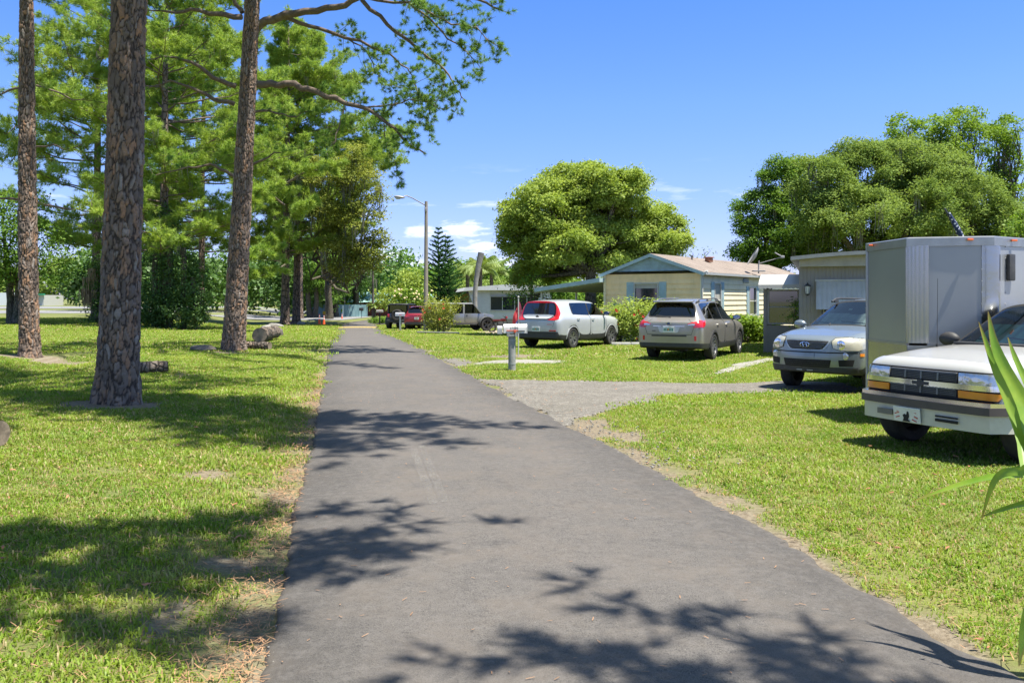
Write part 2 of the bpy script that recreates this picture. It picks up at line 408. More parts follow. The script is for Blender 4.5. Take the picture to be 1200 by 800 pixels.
# scuffed skid mark and yellow speed hump
def ribbon(name, pts, wd, dz, m, jit=.0, seed=1, kind='structure'):
    pts = [Vector((p[0], p[1])) for p in pts]; V = []; F = []; rr = random.Random(seed)
    n = len(pts)
    for k, p in enumerate(pts):
        t = (pts[min(k + 1, n - 1)] - pts[max(0, k - 1)]).normalized(); nn = Vector((-t.y, t.x))
        for s_ in (-1, 1):
            q = p + nn * s_ * (wd / 2) * (1 + jit * (rr.random() - .5))
            V.append((q.x, q.y, float(dz(q.x, q.y))))
    for k in range(n - 1): F.append((2 * k, 2 * k + 1, 2 * k + 3, 2 * k + 2))
    o = mesh_np(name, V, F, m)
    if kind: o['kind'] = kind
    return o
def road_z(x, y):
    l, r = road_x(y); t = (x - l) / (r - l)
    return float(gz((l + r) / 2, y)) + .022 + .035 * (1 - (2 * t - 1) ** 2) + .012 * (float(fnoise(x, y, .5, 2)) - .5)
s = Nodes('scuffed_asphalt'); v = s.pos()
c = s.mix(s.ramp(s.noise(60, 4, .8, v), (.40, 0.0), (.62, 1.0)), (.16, .15, .14), (.34, .32, .29))
tr = s.n('BsdfTransparent'); ms = s.n('MixShader'); s.set(base=c, rough=.9, spec=.2)
s.l(s.math('MULTIPLY', s.ramp(s.noise(35, 4, .8, v), (.42, 0.0), (.6, .75)), s.ramp(s.noise(2.0, 3, .6, v), (.35, .2), (.6, 1.0))), ms.inputs[0]); s.l(tr.outputs[0], ms.inputs[1]); s.l(s.b.outputs[0], ms.inputs[2]); s.l(ms.outputs[0], s.out.inputs[0])
SC = s.m
def seg(a, b, n): return [Vector(a[:2]).lerp(Vector(b[:2]), k / n) for k in range(n + 1)]
for (a, b) in (((484, 532), (508, 598)), ((494, 528), (521, 596))):
    ribbon('tyre_scuff', seg(at(*a), at(*b), 12), .075, lambda x, y: road_z(x, y) + .004, SC, .5, 3)
YEL = simple('worn_yellow_paint', (.30, .22, .07), .8, var=.3, vs=9, dirt=((.10, .09, .08), .9))
bm = bmesh.new()
hy = 64.0; hl, hr = road_x(hy)
nseg = 24
prof = [(-.45, 0.0), (-.3, .045), (-.12, .075), (.12, .075), (.3, .045), (.45, 0.0)]
prev = None
for k in range(nseg + 1):
    t = k / nseg; x = hl + .1 + (hr - hl - .2) * t
    rw = [bm.verts.new((x + p[0] * .22, hy + p[0] + t * .3, road_z(x, hy) + p[1] + .005)) for p in prof]
    if prev:
        for a in range(len(prof) - 1): bm.faces.new((prev[a], rw[a], rw[a + 1], prev[a + 1]))
    prev = rw
hump = bm_obj('speed_hump', bm, YEL); tag(hump, 'low speed hump painted worn yellow across the far end of the road', 'speed hump')

def patch(name, poly, m, res, amp, dz=.018, extra=None, attrs=None):
    p = np.asarray(poly); x0, y0 = p.min(0) - .5; x1, y1 = p.max(0) + .5
    xs = np.arange(x0, x1, res); ys = np.arange(y0, y1, res)
    X, Y = np.meshgrid(xs, ys)
    d = in_poly_sdf(X, Y, poly) + amp * (fnoise(X, Y, 1.6, 4) - .5) * 2
    Z = gz(X, Y) + dz - .03 * sstep(-.10, .0, d)
    nx = len(xs); ny = len(ys); i = np.arange(nx * ny).reshape(ny, nx)
    F = np.stack([i[:-1, :-1].ravel(), i[:-1, 1:].ravel(), i[1:, 1:].ravel(), i[1:, :-1].ravel()], 1)
    keep = (d.ravel()[F] < 0.02).all(1); F = F[keep]
    us = np.unique(F); re = np.full(nx * ny, -1); re[us] = np.arange(len(us))
    V = np.stack([X.ravel(), Y.ravel(), Z.ravel()], 1)[us]
    o = mesh_np(name, V, re[F], m, None, True); o['kind'] = 'structure'; return o
s = Nodes('worn_gravel'); v = s.pos()
c = s.mix(s.ramp(s.noise(1.4, 6, .7, v), (.35, 0.0), (.65, 1.0)), (.224, .207, .183), (.349, .320, .273))
vo = s.n('TexVoronoi', i_Scale=42.0); s.l(v, vo.inputs['Vector'])
c = s.mix(s.ramp(vo.outputs['Distance'], (.0, .0), (.6, .8)), c, (.109, .099, .082))
c = s.mix(s.ramp(s.noise(11, 5, .75, v), (.52, 0.0), (.72, .7)), c, (.374, .354, .313))
c = s.mix(s.ramp(s.noise(.6, 3, .6, v), (.55, 0.0), (.75, .5)), c, (.136, .126, .102))
s.set(base=c, rough=.95, spec=.2); s.bump(s.noise(48, 5, .8, v), .9, .02); GRAV = s.m
CONC = simple('weathered_concrete', (.259, .245, .212), .9, var=.2, vs=3, bump=.4, dirt=((.187, .173, .130), .6))
SAND = simple('pale_sand', (.331, .274, .194), .95, var=.25, vs=5, bump=.5, dirt=((.158, .144, .072), .7))
patch('driveway', DRIVE, GRAV, .07, .34)
patch('walkway', WALK, CONC, .10, .08, .025)
patch('concrete_slab', SLAB, CONC, .12, .16, .02)
patch('gravel_apron', APRON, GRAV, .10, .16, .02)
patch('sandy_drive', JEEPDRIVE, SAND, .3, .5, .02)
patch('cross_street', CROSS, ASPH, .6, .05, .05)
def sheet(name, poly, m, dz):
    bm = bmesh.new(); vs = [bm.verts.new((x, y, g(x, y) + dz)) for x, y in poly]; bm.faces.new(vs); bm.normal_update()
    o = bm_obj(name, bm, m); o['kind'] = 'structure'; return o
HW = simple('highway_surface', (.194, .191, .187), .9, var=.12, vs=.2)
HL = simple('road_line_paint', (.7, .7, .66), .7, var=.1)
def strip(name, x0, x1, ya, yb, m, dz, slope=.06):
    n = 60; V = []; F = []
    for k in range(n + 1):
        x = x0 + (x1 - x0) * k / n
        for y in (ya, yb): yy = y + slope * x; V.append((x, yy, g(x, yy) + dz))
    for k in range(n): F.append((2 * k, 2 * k + 2, 2 * k + 3, 2 * k + 1))
    o = mesh_np(name, V, F, m); o['kind'] = 'structure'; return o
strip('highway', -260, -20, 102, 126, HW, .04); strip('highway', -260, -20, 150, 190, HW, .04)
for yy in (103, 114, 125, 151, 163, 176, 189): strip('lane_marking', -260, -20, yy, yy + .35, HL, .06)
# gravel crumbs beside the road
def scatter_stones(name, n, region, smin, smax, m, seed):
    rr = np.random.default_rng(seed); V = []; F = []
    ico = bmesh.new(); bmesh.ops.create_icosphere(ico, subdivisions=1, radius=1); iv = np.array([x.co[:] for x in ico.verts]); jf = [[x.index for x in f.verts] for f in ico.faces]; ico.free()
    jf = np.array(jf); VV = []; FF = []; k = 0
    while k < n:
        x, y, okp = region(rr)
        if not okp: continue
        sz = smin + (smax - smin) * rr.random() ** 3
        q = iv * (1 + .45 * (rr.random(iv.shape) - .5)) * sz * np.array([1, .8, .55])
        a = rr.random() * 6.28; ca, sa = math.cos(a), math.sin(a)
        q = np.stack([q[:, 0] * ca - q[:, 1] * sa, q[:, 0] * sa + q[:, 1] * ca, q[:, 2]], 1) + [x, y, g(x, y) + sz * .35 + (.012)]
        VV.append(q); FF.append(jf + len(iv) * k); k += 1
    o = mesh_np(name, np.concatenate(VV), np.concatenate(FF), m); o['kind'] = 'stuff'
    return o
STONE = simple('pale_pebbles', (.226, .211, .184), .9, var=.35, vs=30)
def reg_gravel(rr):
    y = rr.uniform(6.0, 20); l, r = road_x(y)
    if rr.random() < .6:
        y = rr.uniform(8.5, 16); l, r = road_x(y); x = float(r) + abs(rr.normal(0, .42)) - .03
        return x, y, True
    x = rr.uniform(-1, 6); y = rr.uniform(10.5, 18)
    return x, y, float(in_poly_sdf(np.array([x]), np.array([y]), DRIVE)[0]) < .1
o = scatter_stones('gravel', 1500, reg_gravel, .005, .020, STONE, 3); tag(o, 'loose pale gravel along the road edge and worn driveway', 'gravel')
def reg_debris(rr):
    y = 3.4 + 26 * rr.random() ** 2; l, r = road_x(y)
    if rr.random() < .55: x = float(l) + abs(rr.normal(0, .10)) - .03
    else: x = rr.uniform(float(l), float(r))
    return x, y, True
o = scatter_stones('road_grit', 700, reg_debris, .003, .010, STONE, 9); tag(o, 'small grit scattered over the grey asphalt road', 'grit')

# lawn blades: many small tufts instanced over the ground near the camera
def tuft_mesh(k, rad, nb, h, wd, seed, straw=.17):
    rr = np.random.default_rng(seed); V = []; F = []; tone = []
    for b in range(nb):
        rad_ = rad * math.sqrt(rr.random()); a = rr.random() * 6.283; x = rad_ * math.cos(a); y = rad_ * math.sin(a)
        hh = h * (.30 + .75 * rr.random()); lean = h * (.30 + 1.15 * rr.random()); d = rr.random() * 6.283; dx, dy = math.cos(d), math.sin(d)
        w_ = wd * (.6 + .8 * rr.random()); px, py = -dy * w_ / 2, dx * w_ / 2
        n = len(V)
        V += [(x - px, y - py, -.01), (x + px, y + py, -.01), (x + dx * lean * .35 - px * .9, y + dy * lean * .35 - py * .9, hh * .62), (x + dx * lean * .35 + px * .9, y + dy * lean * .35 + py * .9, hh * .62), (x + dx * lean, y + dy * lean, hh * (.95 if rr.random() < .6 else .55))]
        F += [(n, n + 1, n + 3), (n, n + 3, n + 2), (n + 2, n + 3, n + 4)]
        t = 1.0 + rr.random() if rr.random() < straw else rr.random() * .98
        tone += [t] * 5
    me = bpy.data.meshes.new('tuft'); V = np.array(V, np.float32); F = np.array(F, np.int32)
    me.vertices.add(len(V)); me.vertices.foreach_set('co', V.ravel()); me.loops.add(F.size); me.loops.foreach_set('vertex_index', F.ravel())
    me.polygons.add(len(F)); me.polygons.foreach_set('loop_start', np.arange(0, F.size, 3, dtype=np.int32)); me.update(calc_edges=True)
    a = me.attributes.new('tone', 'FLOAT', 'POINT'); a.data.foreach_set('value', np.array(tone, np.float32))
    return me
s = Nodes('grass_blades'); v = s.pos()
tone = s.attr('tone')
c = s.ramp(tone, (0.0, (.10, .195, .018)), (.5, (.185, .315, .028)), (.98, (.30, .42, .055)))
big = s.noise(.8, 5, .6, v)
c = s.mix(s.ramp(big, (.40, 0.0), (.66, .8)), c, (.32, .40, .055))
c = s.mix(s.ramp(s.noise(4.2, 4, .65, v), (.52, 0.0), (.68, .75)), c, (.44, .42, .14))
c = s.mix(s.ramp(s.noise(2.1, 4, .6, v), (.54, 0.0), (.7, .65)), c, (.11, .22, .035))
cb = s.mix(s.ramp(s.noise(.35, 4, .6, v), (.50, 0.0), (.70, .5)), c, (.12, .215, .03))
st = s.ramp(s.math('SUBTRACT', tone, 1.0), (0.0, (.50, .43, .21)), (1.0, (.34, .24, .12)))
c = s.mix(s.math('GREATER_THAN', tone, .99), cb, st)
di = s.n('BsdfDiffuse'); s.l(c, di.inputs[0]); tl = s.n('BsdfTranslucent'); s.l(s.mix(1.0, c, (1.0, 1.0, .6), 'MULTIPLY'), tl.inputs[0])
m1 = s.n('MixShader', i_0=.45); s.l(di.outputs[0], m1.inputs[1]); s.l(tl.outputs[0], m1.inputs[2])
gl = s.n('BsdfGlossy', i_Roughness=.45); gl.inputs[0].default_value = (.9, .95, .8, 1); m2 = s.n('MixShader', i_0=.015); s.l(m1.outputs[0], m2.inputs[1]); s.l(gl.outputs[0], m2.inputs[2])
s.l(m2.outputs[0], s.out.inputs[0]); BLADE = s.m
ZONES = [(2.6, 7.5, 80, .16, 64, .038, .0072, 1.0), (7.5, 13, 40, .22, 88, .042, .0095, 1.0), (13, 24, 14, .42, 140, .050, .015, 1.0), (24, 45, 3.6, .85, 200, .062, .028, 1.0), (45, 75, .9, 1.7, 260, .095, .05, 1.0)]
SHEETS = [DRIVE, WALK, SLAB, APRON, JEEPDRIVE, CROSS]
def lawn():
    variants = []; pts = []; idx = []; scl = []; rot = []
    for zi, (ya, yb, dens, rad, nb, h, wd, sc_) in enumerate(ZONES):
        for k in range(4):
            me = tuft_mesh(k, rad, nb, h, wd, 100 * zi + k); me.materials.append(BLADE)
            variants.append(bpy.data.objects.new('grass_tuft', me))
        xmax = yb * .66 + 3
        A = 2 * xmax * (yb - ya); n = int(A * dens)
        x = rng.uniform(-xmax, xmax, n); y = rng.uniform(ya, yb, n)
        ok = (np.abs(x) < y * .66 + 2.0)
        x, y = x[ok], y[ok]
        l, r = road_x(y)
        inr = (x > l + .0 - rad * .15) & (x < r + rad * .15 * 0 - .0)
        edge = np.minimum(np.abs(x - l), np.abs(x - r))
        we, dr = fields(x, y)
        keep = ~((x > l - rad * .62) & (x < r + rad * .62)) & (rng.random(len(x)) > we * 1.15)
        # overhanging grass along the asphalt edge, thinner
        for pl in SHEETS:
            keep &= in_poly_sdf(x, y, pl) + .3 * (fnoise(x, y, 1.6, 4) - .5) * 2 > rad * .12
        keep |= False
        x, y, dr, we = x[keep], y[keep], dr[keep], we[keep]
        pts.append(np.stack([x, y, gnd_z(x, y) + .004], 1)); idx.append(4 * zi + rng.integers(0, 4, len(x)))
        scl.append((1.05 - .45 * we - .15 * dr) * rng.uniform(.75, 1.2, len(x))); rot.append(rng.uniform(0, 6.283, len(x)))
    pts = np.concatenate(pts); idx = np.concatenate(idx); scl = np.concatenate(scl); rot = np.concatenate(rot)
    print('grass tufts', len(pts))
    me = bpy.data.meshes.new('grass'); me.vertices.add(len(pts)); me.vertices.foreach_set('co', pts.astype(np.float32).ravel()); me.update()
    for nme, arr in (('scl', scl), ('rot', rot)):
        a = me.attributes.new(nme, 'FLOAT', 'POINT'); a.data.foreach_set('value', arr.astype(np.float32))
    a = me.attributes.new('idx', 'INT', 'POINT'); a.data.foreach_set('value', idx.astype(np.int32))
    o = link(bpy.data.objects.new('grass', me)); me.materials.append(BLADE)
    tag(o, 'mown green lawn grass on both sides of the road', 'grass', kind='stuff')
    ng = bpy.data.node_groups.new('grass_nodes', 'GeometryNodeTree')
    ng.interface.new_socket('Geometry', in_out='INPUT', socket_type='NodeSocketGeometry'); ng.interface.new_socket('Geometry', in_out='OUTPUT', socket_type='NodeSocketGeometry')
    nn = ng.nodes.new; ll = ng.links.new
    gi = nn('NodeGroupInput'); go = nn('NodeGroupOutput'); iop = nn('GeometryNodeInstanceOnPoints'); gti = nn('GeometryNodeGeometryToInstance')
    for vo in reversed(variants):
        oi = nn('GeometryNodeObjectInfo'); oi.inputs['Object'].default_value = vo; ll(oi.outputs['Geometry'], gti.inputs[0])
    def na(name, t):
        x = nn('GeometryNodeInputNamedAttribute'); x.data_type = t; x.inputs[0].default_value = name
        return [k for k in x.outputs if k.enabled][0]
    cx = nn('ShaderNodeCombineXYZ'); ll(na('rot', 'FLOAT'), cx.inputs[2])
    ll(gi.outputs[0], iop.inputs['Points']); ll(gti.outputs[0], iop.inputs['Instance']); iop.inputs['Pick Instance'].default_value = True
    ll(na('idx', 'INT'), iop.inputs['Instance Index']); ll(cx.outputs[0], iop.inputs['Rotation']); ll(na('scl', 'FLOAT'), iop.inputs['Scale'])
    ll(iop.outputs[0], go.inputs[0])
    md = o.modifiers.new('grass', 'NODES'); md.node_group = ng
    return o
lawn()
# fallen pine needles and dead leaves on the verge
def litter():
    rr = np.random.default_rng(21); V = []; F = []
    for k in range(7500):
        y = 3.0 + 16 * rr.random() ** 1.7; l, r = road_x(y)
        u = rr.random()
        if u < .52: x = float(l) - abs(rr.normal(.03, .22))
        elif u < .9: x = float(l) - rr.random() * (2.5 + y * .3)
        elif u < .94: x = rr.uniform(float(l), float(r))
        else: x = float(r) + abs(rr.normal(0, .5))
        onroad = float(l) < x < float(r)
        z = (road_z(x, y) + .006) if onroad else g(x, y) + rr.uniform(.01, .055)
        a = rr.random() * 6.283; Ln = (.5 if onroad else 1) * rr.uniform(.035, .085); wd = .0012 + .00022 * y
        dx, dy = math.cos(a) * Ln, math.sin(a) * Ln; px, py = -math.sin(a) * wd, math.cos(a) * wd; n = len(V); dz = rr.uniform(-.012, .012) * (not onroad)
        V += [(x - px, y - py, z), (x + px, y + py, z), (x + dx + px, y + dy + py, z + dz + .004), (x + dx - px, y + dy - py, z + dz + .004)]; F.append((n, n + 1, n + 2, n + 3))
    m = simple('dead_needles', (.33, .185, .095), .9, var=.4, vs=20)
    o = mesh_np('pine_straw', V, np.array(F), m); tag(o, 'fallen brown pine needles scattered along the left verge', 'pine needles', kind='stuff')
    V = []; F = []
    for k in range(150):
        y = 3.2 + 18 * rr.random() ** 1.4; l, r = road_x(y)
        x = float(l) - rr.random() * (1 + y * .5) if rr.random() < .55 else float(r) + rr.random() * (1 + y * .5)
        z = g(x, y) + rr.uniform(.03, .06); a = rr.random() * 6.283; Ln = rr.uniform(.014, .034); wd = Ln * .4; n = len(V)
        ca, sa = math.cos(a), math.sin(a)
        for (u, v_, w_) in ((-1, 0, .0), (-.3, -.9, .012), (.5, -.7, .004), (1, 0, .016), (.5, .7, .002), (-.3, .9, .01)):
            V.append((x + ca * u * Ln - sa * v_ * wd, y + sa * u * Ln + ca * v_ * wd, z + w_))
        F.append(tuple(n + q for q in range(6)))
    o = mesh_np('fallen_leaves', V, F, simple('dead_leaf', (.36, .16, .08), .8, var=.5, vs=4)); tag(o, 'scattered dry reddish brown leaves lying on the lawn', 'leaves', kind='stuff')
litter()
# ---------------------------------------------------------------- trees
def foliage_mat(name, dark, mid, light, transl=.4, gloss=.05, scale=.35, gr=.4):
    s = Nodes(name); v = s.pos(); tone = s.attr('tone')
    c = s.ramp(tone, (0.0, dark), (.5, mid), (1.0, light))
    c = s.mix(s.ramp(s.noise(scale, 4, .6, v), (.35, 0.0), (.7, .6)), c, light)
    di = s.n('BsdfDiffuse'); s.l(c, di.inputs[0]); tl = s.n('BsdfTranslucent'); s.l(s.mix(1.0, c, (1.0, 1.0, .55), 'MULTIPLY'), tl.inputs[0])
    m1 = s.n('MixShader', i_0=transl + .04); s.l(di.outputs[0], m1.inputs[1]); s.l(tl.outputs[0], m1.inputs[2])
    gl = s.n('BsdfGlossy', i_Roughness=.55); gl.inputs[0].default_value = (.95, 1, .9, 1); m2 = s.n('MixShader', i_0=gloss * .4); s.l(m1.outputs[0], m2.inputs[1]); s.l(gl.outputs[0], m2.inputs[2])
    s.l(m2.outputs[0], s.out.inputs[0]); return s.m
def bark_mat(name, plate, warm, crack, cell=(7.0, 3.0), b=.9, moss=0.0):
    """pine or oak bark: irregular plates parted by dark fissures"""
    s = Nodes(name); v = s.pos((1, 1, cell[1] / cell[0]))
    wob = s.n('VectorMath', operation='ADD'); nz = s.n('TexNoise', i_Scale=6.0); s.l(v, nz.inputs['Vector'])
    sc_ = s.n('VectorMath', operation='SCALE'); s.l(nz.outputs['Color'], sc_.inputs[0]); sc_.inputs['Scale'].default_value = .10
    s.l(v, wob.inputs[0]); s.l(sc_.outputs[0], wob.inputs[1])
    e = s.n('TexVoronoi', feature='DISTANCE_TO_EDGE', i_Scale=cell[0]); s.l(wob.outputs[0], e.inputs['Vector'])
    f = s.n('TexVoronoi', i_Scale=cell[0]); s.l(wob.outputs[0], f.inputs['Vector'])
    sp = s.n('SeparateColor'); s.l(f.outputs['Color'], sp.inputs[0])
    c = s.mix(s.ramp(sp.outputs[0], (.35, 0.0), (.75, .85)), plate, warm)
    c = s.mix(s.ramp(s.noise(28, 5, .7, v), (.4, 0.0), (.7, .5)), c, tuple(x * 1.6 for x in plate))
    c = s.mix(s.ramp(e.outputs['Distance'], (.02, 1.0), (.11, 0.0)), c, crack)
    if moss: c = s.mix(s.ramp(s.noise(2.0, 5, .7, v), (.45, 0.0), (.7, moss)), c, (.10, .14, .045))
    s.set(base=c, rough=.95, spec=.1)
    h = s.math('ADD', s.ramp(e.outputs['Distance'], (0.0, 0.0), (.16, 1.0)), s.math('MULTIPLY', s.noise(40, 4, .7, v), .35))
    s.bump(h, b, .05); return s.m
PINE_BARK = bark_mat('pine_bark', (.19, .15, .125), (.30, .175, .105), (.045, .036, .03))
PINE_BARK_FAR = bark_mat('pine_bark_distant', (.20, .155, .13), (.27, .18, .125), (.06, .05, .04), (4.5, 2.0))
OAK_BARK = bark_mat('oak_bark', (.125, .105, .085), (.16, .13, .10), (.05, .042, .035), (9, 3), .7, .4)
TWIG = simple('twig_bark', (.176, .137, .107), .95, var=.3, vs=8, spec=.1)
NEEDLE = foliage_mat('pine_needles', (.087, .181, .035), (.246, .392, .065), (.478, .581, .094), .35, .06)
NEEDLE_DARK = foliage_mat('pine_needles_deep', (.065, .152, .035), (.152, .290, .059), (.276, .420, .081), .35, .06)
NEEDLE_YEL = foliage_mat('pine_needles_yellowing', (.145, .203, .037), (.304, .355, .065), (.478, .450, .102), .4, .05)
LEAF_MAPLE = foliage_mat('fresh_leaves', (.12, .19, .035), (.26, .36, .06), (.44, .52, .12), .42, .03)
LEAF_OAK = foliage_mat('oak_leaves', (.10, .165, .04), (.20, .29, .07), (.32, .41, .12), .38, .0)
LEAF_DARK = foliage_mat('deep_leaves', (.033, .085, .016), (.065, .150, .029), (.130, .234, .044), .3, .08)
LEAF_MID = foliage_mat('green_leaves', (.068, .146, .025), (.135, .253, .038), (.213, .337, .056), .4, .02)
LEAF_BRIGHT = foliage_mat('bright_leaves', (.088, .186, .018), (.168, .292, .031), (.265, .371, .053), .45, .05)
MOSS = foliage_mat('hanging_moss_grey', (.135, .140, .108), (.189, .189, .149), (.261, .252, .198), .2, .0)
DEADF = simple('dead_frond', (.33, .24, .15), .9, var=.3, vs=5)

def tufts_mesh(T, D, size, n, wd, seed, spread=1.15):
    """needle tufts: T positions, D directions, size per tuft"""
    rr = np.random.default_rng(seed); T = np.asarray(T, float); D = np.asarray(D, float); k = len(T); size = np.broadcast_to(size, (k,))
    D = D / np.linalg.norm(D, axis=1, keepdims=True)
    d = np.repeat(D, n, 0) + spread * rr.normal(0, .62, (k * n, 3)); d /= np.linalg.norm(d, axis=1, keepdims=True)
    Ln = (np.repeat(size, n) * rr.uniform(.65, 1.1, k * n))[:, None]
    b = np.repeat(T, n, 0) + d * Ln * .05 - np.repeat(D * size[:, None], n, 0) * rr.uniform(0, .55, (k * n, 1))
    sd_ = np.cross(d, rr.normal(0, 1, (k * n, 3))); sd_ /= np.linalg.norm(sd_, axis=1, keepdims=True)
    tip = b + d * Ln; tip[:, 2] -= .12 * Ln[:, 0]
    V = np.stack([b - sd_ * wd / 2, b + sd_ * wd / 2, tip], 1).reshape(-1, 3)
    F = np.arange(3 * k * n).reshape(-1, 3)
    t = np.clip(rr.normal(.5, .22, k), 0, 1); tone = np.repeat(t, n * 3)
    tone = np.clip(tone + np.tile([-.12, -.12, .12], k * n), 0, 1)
    return V, F, tone
class Wood:
    def __init__(s): s.bm = bmesh.new(); s.T = []; s.D = []
    def bough(s, pts, r0, r1, n=6): tube(s.bm, pts, list(np.linspace(r0, r1, len(pts))), n, cap=False)
def jitter_path(a, b, n, amp, sag, rr):
    a = Vector(a); b = Vector(b); L_ = (b - a).length; out = []
    off = Vector((0, 0, 0))
    for k in range(n + 1):
        t = k / n; p = a.lerp(b, t); p.z += sag * L_ * (4 * t * (1 - t)) * .5
        if 0 < k: off = off + Vector((rr.uniform(-1, 1), rr.uniform(-1, 1), rr.uniform(-.8, .8))) * amp * L_ / n
        out.append(p + off * (1 if k < n else .7))
    return out
PUFF = [1]
def dress(w, pts, rr, start=.3, twig=(.5, 1.4), per_m=2.2, r=.02, tuft=.22, hang=0.0, fol=1.0):
    """twigs with needle tufts along a bough"""
    pts = [Vector(p) for p in pts]; seg_ = [(pts[i + 1] - pts[i]).length for i in range(len(pts) - 1)]; tot = sum(seg_)
    n = max(2, int(tot * (1 - start) * per_m))
    for k in range(n):
        t = start + (1 - start) * (k + rr.random()) / n; d = t * tot; i = 0
        while i < len(seg_) - 1 and d > seg_[i]: d -= seg_[i]; i += 1
        p = pts[i].lerp(pts[i + 1], min(1, d / max(1e-6, seg_[i]))); ax = (pts[i + 1] - pts[i]).normalized()
        out = ax * rr.uniform(.3, 1.0) + Vector((rr.uniform(-1, 1), rr.uniform(-1, 1), rr.uniform(-.35, .75)))
        if rr.random() < hang: out = ax * .2 + Vector((rr.uniform(-.4, .4), rr.uniform(-.4, .4), -1.0))
        out.normalize(); tl = rr.uniform(*twig) * (1 - .35 * t)
        q = jitter_path(p, p + out * tl, 3, .18, -.05 if out.z > 0 else .05, rr); w.bough(q, r * .8, r * .25, 4)
        for j in range(1, 4):
            if rr.random() > fol: continue
            m_ = (3 if j < 3 else 4) * PUFF[0]
            for _ in range(m_):
                sd_ = Vector((rr.uniform(-1, 1), rr.uniform(-1, 1), rr.uniform(-.2, 1))).normalized()
                e = q[j] + sd_ * rr.uniform(.08, .32) * (tuft / .22) * (1 if PUFF[0] == 1 else 1.25)
                w.T.append(e[:]); w.D.append((sd_ * .9 + out * .5 + Vector((0, 0, .35)))[:])
                if rr.random() < .35: tube(w.bm, [q[j], e], [r * .3, r * .18], 3, cap=False)
    w.T.append(pts[-1][:]); w.D.append((pts[-1] - pts[-2]).normalized()[:])
def trunk_path(base, H, lean=(0, 0), wob=.1, n=14, seed=1):
    rr = random.Random(seed); out = []
    for k in range(n + 1):
        t = k / n
        out.append(Vector((base[0] + lean[0] * t * H + wob * math.sin(3.1 * t + seed) * t, base[1] + lean[1] * t * H + wob * math.cos(2.7 * t + seed) * t, base[2] - .15 + t * (H + .15))))
    return out
def path_at_z(path, z):
    for a, b in zip(path, path[1:]):
        if a.z <= z <= b.z: return a.lerp(b, (z - a.z) / (b.z - a.z))
    return path[-1] if z > path[-1].z else path[0]
def detailed_trunk(name, path, r0, r1, zfine, mat, parent, seed=3, flare=.2, res=.0165):
    """trunk with modelled bark plates in its lower part"""
    zb = path[0].z; zt = path[-1].z
    zs = list(np.arange(zb, zfine, res)) + list(np.arange(zfine, zt, .4)) + [zt]
    n = int(2 * math.pi * r0 / res); V = np.zeros((len(zs), n, 3)); rr = random.Random(seed)
    ph = [rr.uniform(0, 6.28) for _ in range(4)]
    for i, z in enumerate(zs):
        c = path_at_z(path, z); t = (z - zb) / (zt - zb); h = z - zb - .15
        r = r0 * (1 - t) ** .8 + r1 * t
        for k in range(n):
            a = 2 * math.pi * k / n; ca, sa = math.cos(a), math.sin(a)
            fl = 1 + flare * math.exp(-max(0, h) / .30) * (1 + .45 * math.sin(5 * a + ph[0]) + .3 * math.sin(3 * a + ph[1])) + .03 * math.sin(2 * a + ph[2] + z * .4)
            d = 0
            if z < zfine:
                q = Vector((ca * r * 15 + seed, sa * r * 15, z * 4.6)); q += mnoise.noise_vector(q * .7) * .75 + mnoise.noise_vector(q * 2.3) * .28
                ds, ps = mnoise.voronoi(q); e = ds[1] - ds[0]
                pl = min(1, e / .34); pl = pl * pl * (3 - 2 * pl)
                hsh = mnoise.cell(ps[0] * 3.7)
                d = .026 * pl + .010 * hsh * pl + .010 * mnoise.noise(q * 4) + .006 * mnoise.noise(q * 11)
            V[i, k] = (c.x + ca * (r * fl + d - .02), c.y + sa * (r * fl + d - .02), z)
    crack = np.ones((len(zs), n)); cell = np.zeros((len(zs), n))
    for i, z in enumerate(zs):
        if z >= zfine + .5: crack[i] = .8; cell[i] = .3; continue
        c = path_at_z(path, z); t = (z - zb) / (zt - zb); r = r0 * (1 - t) ** .8 + r1 * t
        for k in range(n):
            a = 2 * math.pi * k / n; q = Vector((math.cos(a) * r * 15 + seed, math.sin(a) * r * 15, z * 4.6)); q += mnoise.noise_vector(q * .7) * .75 + mnoise.noise_vector(q * 2.3) * .28
            ds, ps = mnoise.voronoi(q); crack[i, k] = min(1, (ds[1] - ds[0]) / .36); cell[i, k] = .5 + .5 * mnoise.cell(ps[0] * 9.1 + Vector((3, 1, 7)))
    idx = np.arange(len(zs) * n).reshape(len(zs), n); nx = np.roll(idx, -1, 1)
    F = np.stack([idx[:-1].ravel(), nx[:-1].ravel(), nx[1:].ravel(), idx[1:].ravel()], 1)
    return mesh_np(name, V.reshape(-1, 3), F, mat, parent, True, {'crack': crack.ravel(), 'cell': cell.ravel()})
s = Nodes('plated_pine_bark'); v = s.pos()
cell = s.attr('cell'); c = s.ramp(cell, (.0, (.17, .13, .105)), (.38, (.24, .185, .148)), (.58, (.30, .20, .135)), (.72, (.42, .235, .13)), (.84, (.28, .205, .155)), (.96, (.35, .30, .26)))
c = s.mix(s.ramp(s.noise(24, 6, .75, v), (.42, 0.0), (.68, .75)), c, (.15, .125, .11))
c = s.mix(s.ramp(s.noise(9, 5, .7, v), (.58, 0.0), (.74, .6)), c, (.36, .33, .30))
c = s.mix(s.ramp(s.attr('crack'), (.05, 1.0), (.55, 0.0)), c, (.055, .043, .036))
s.set(base=c, rough=.95, spec=.1); s.bump(s.noise(60, 5, .75, v), .7, .015); PLATED = s.m

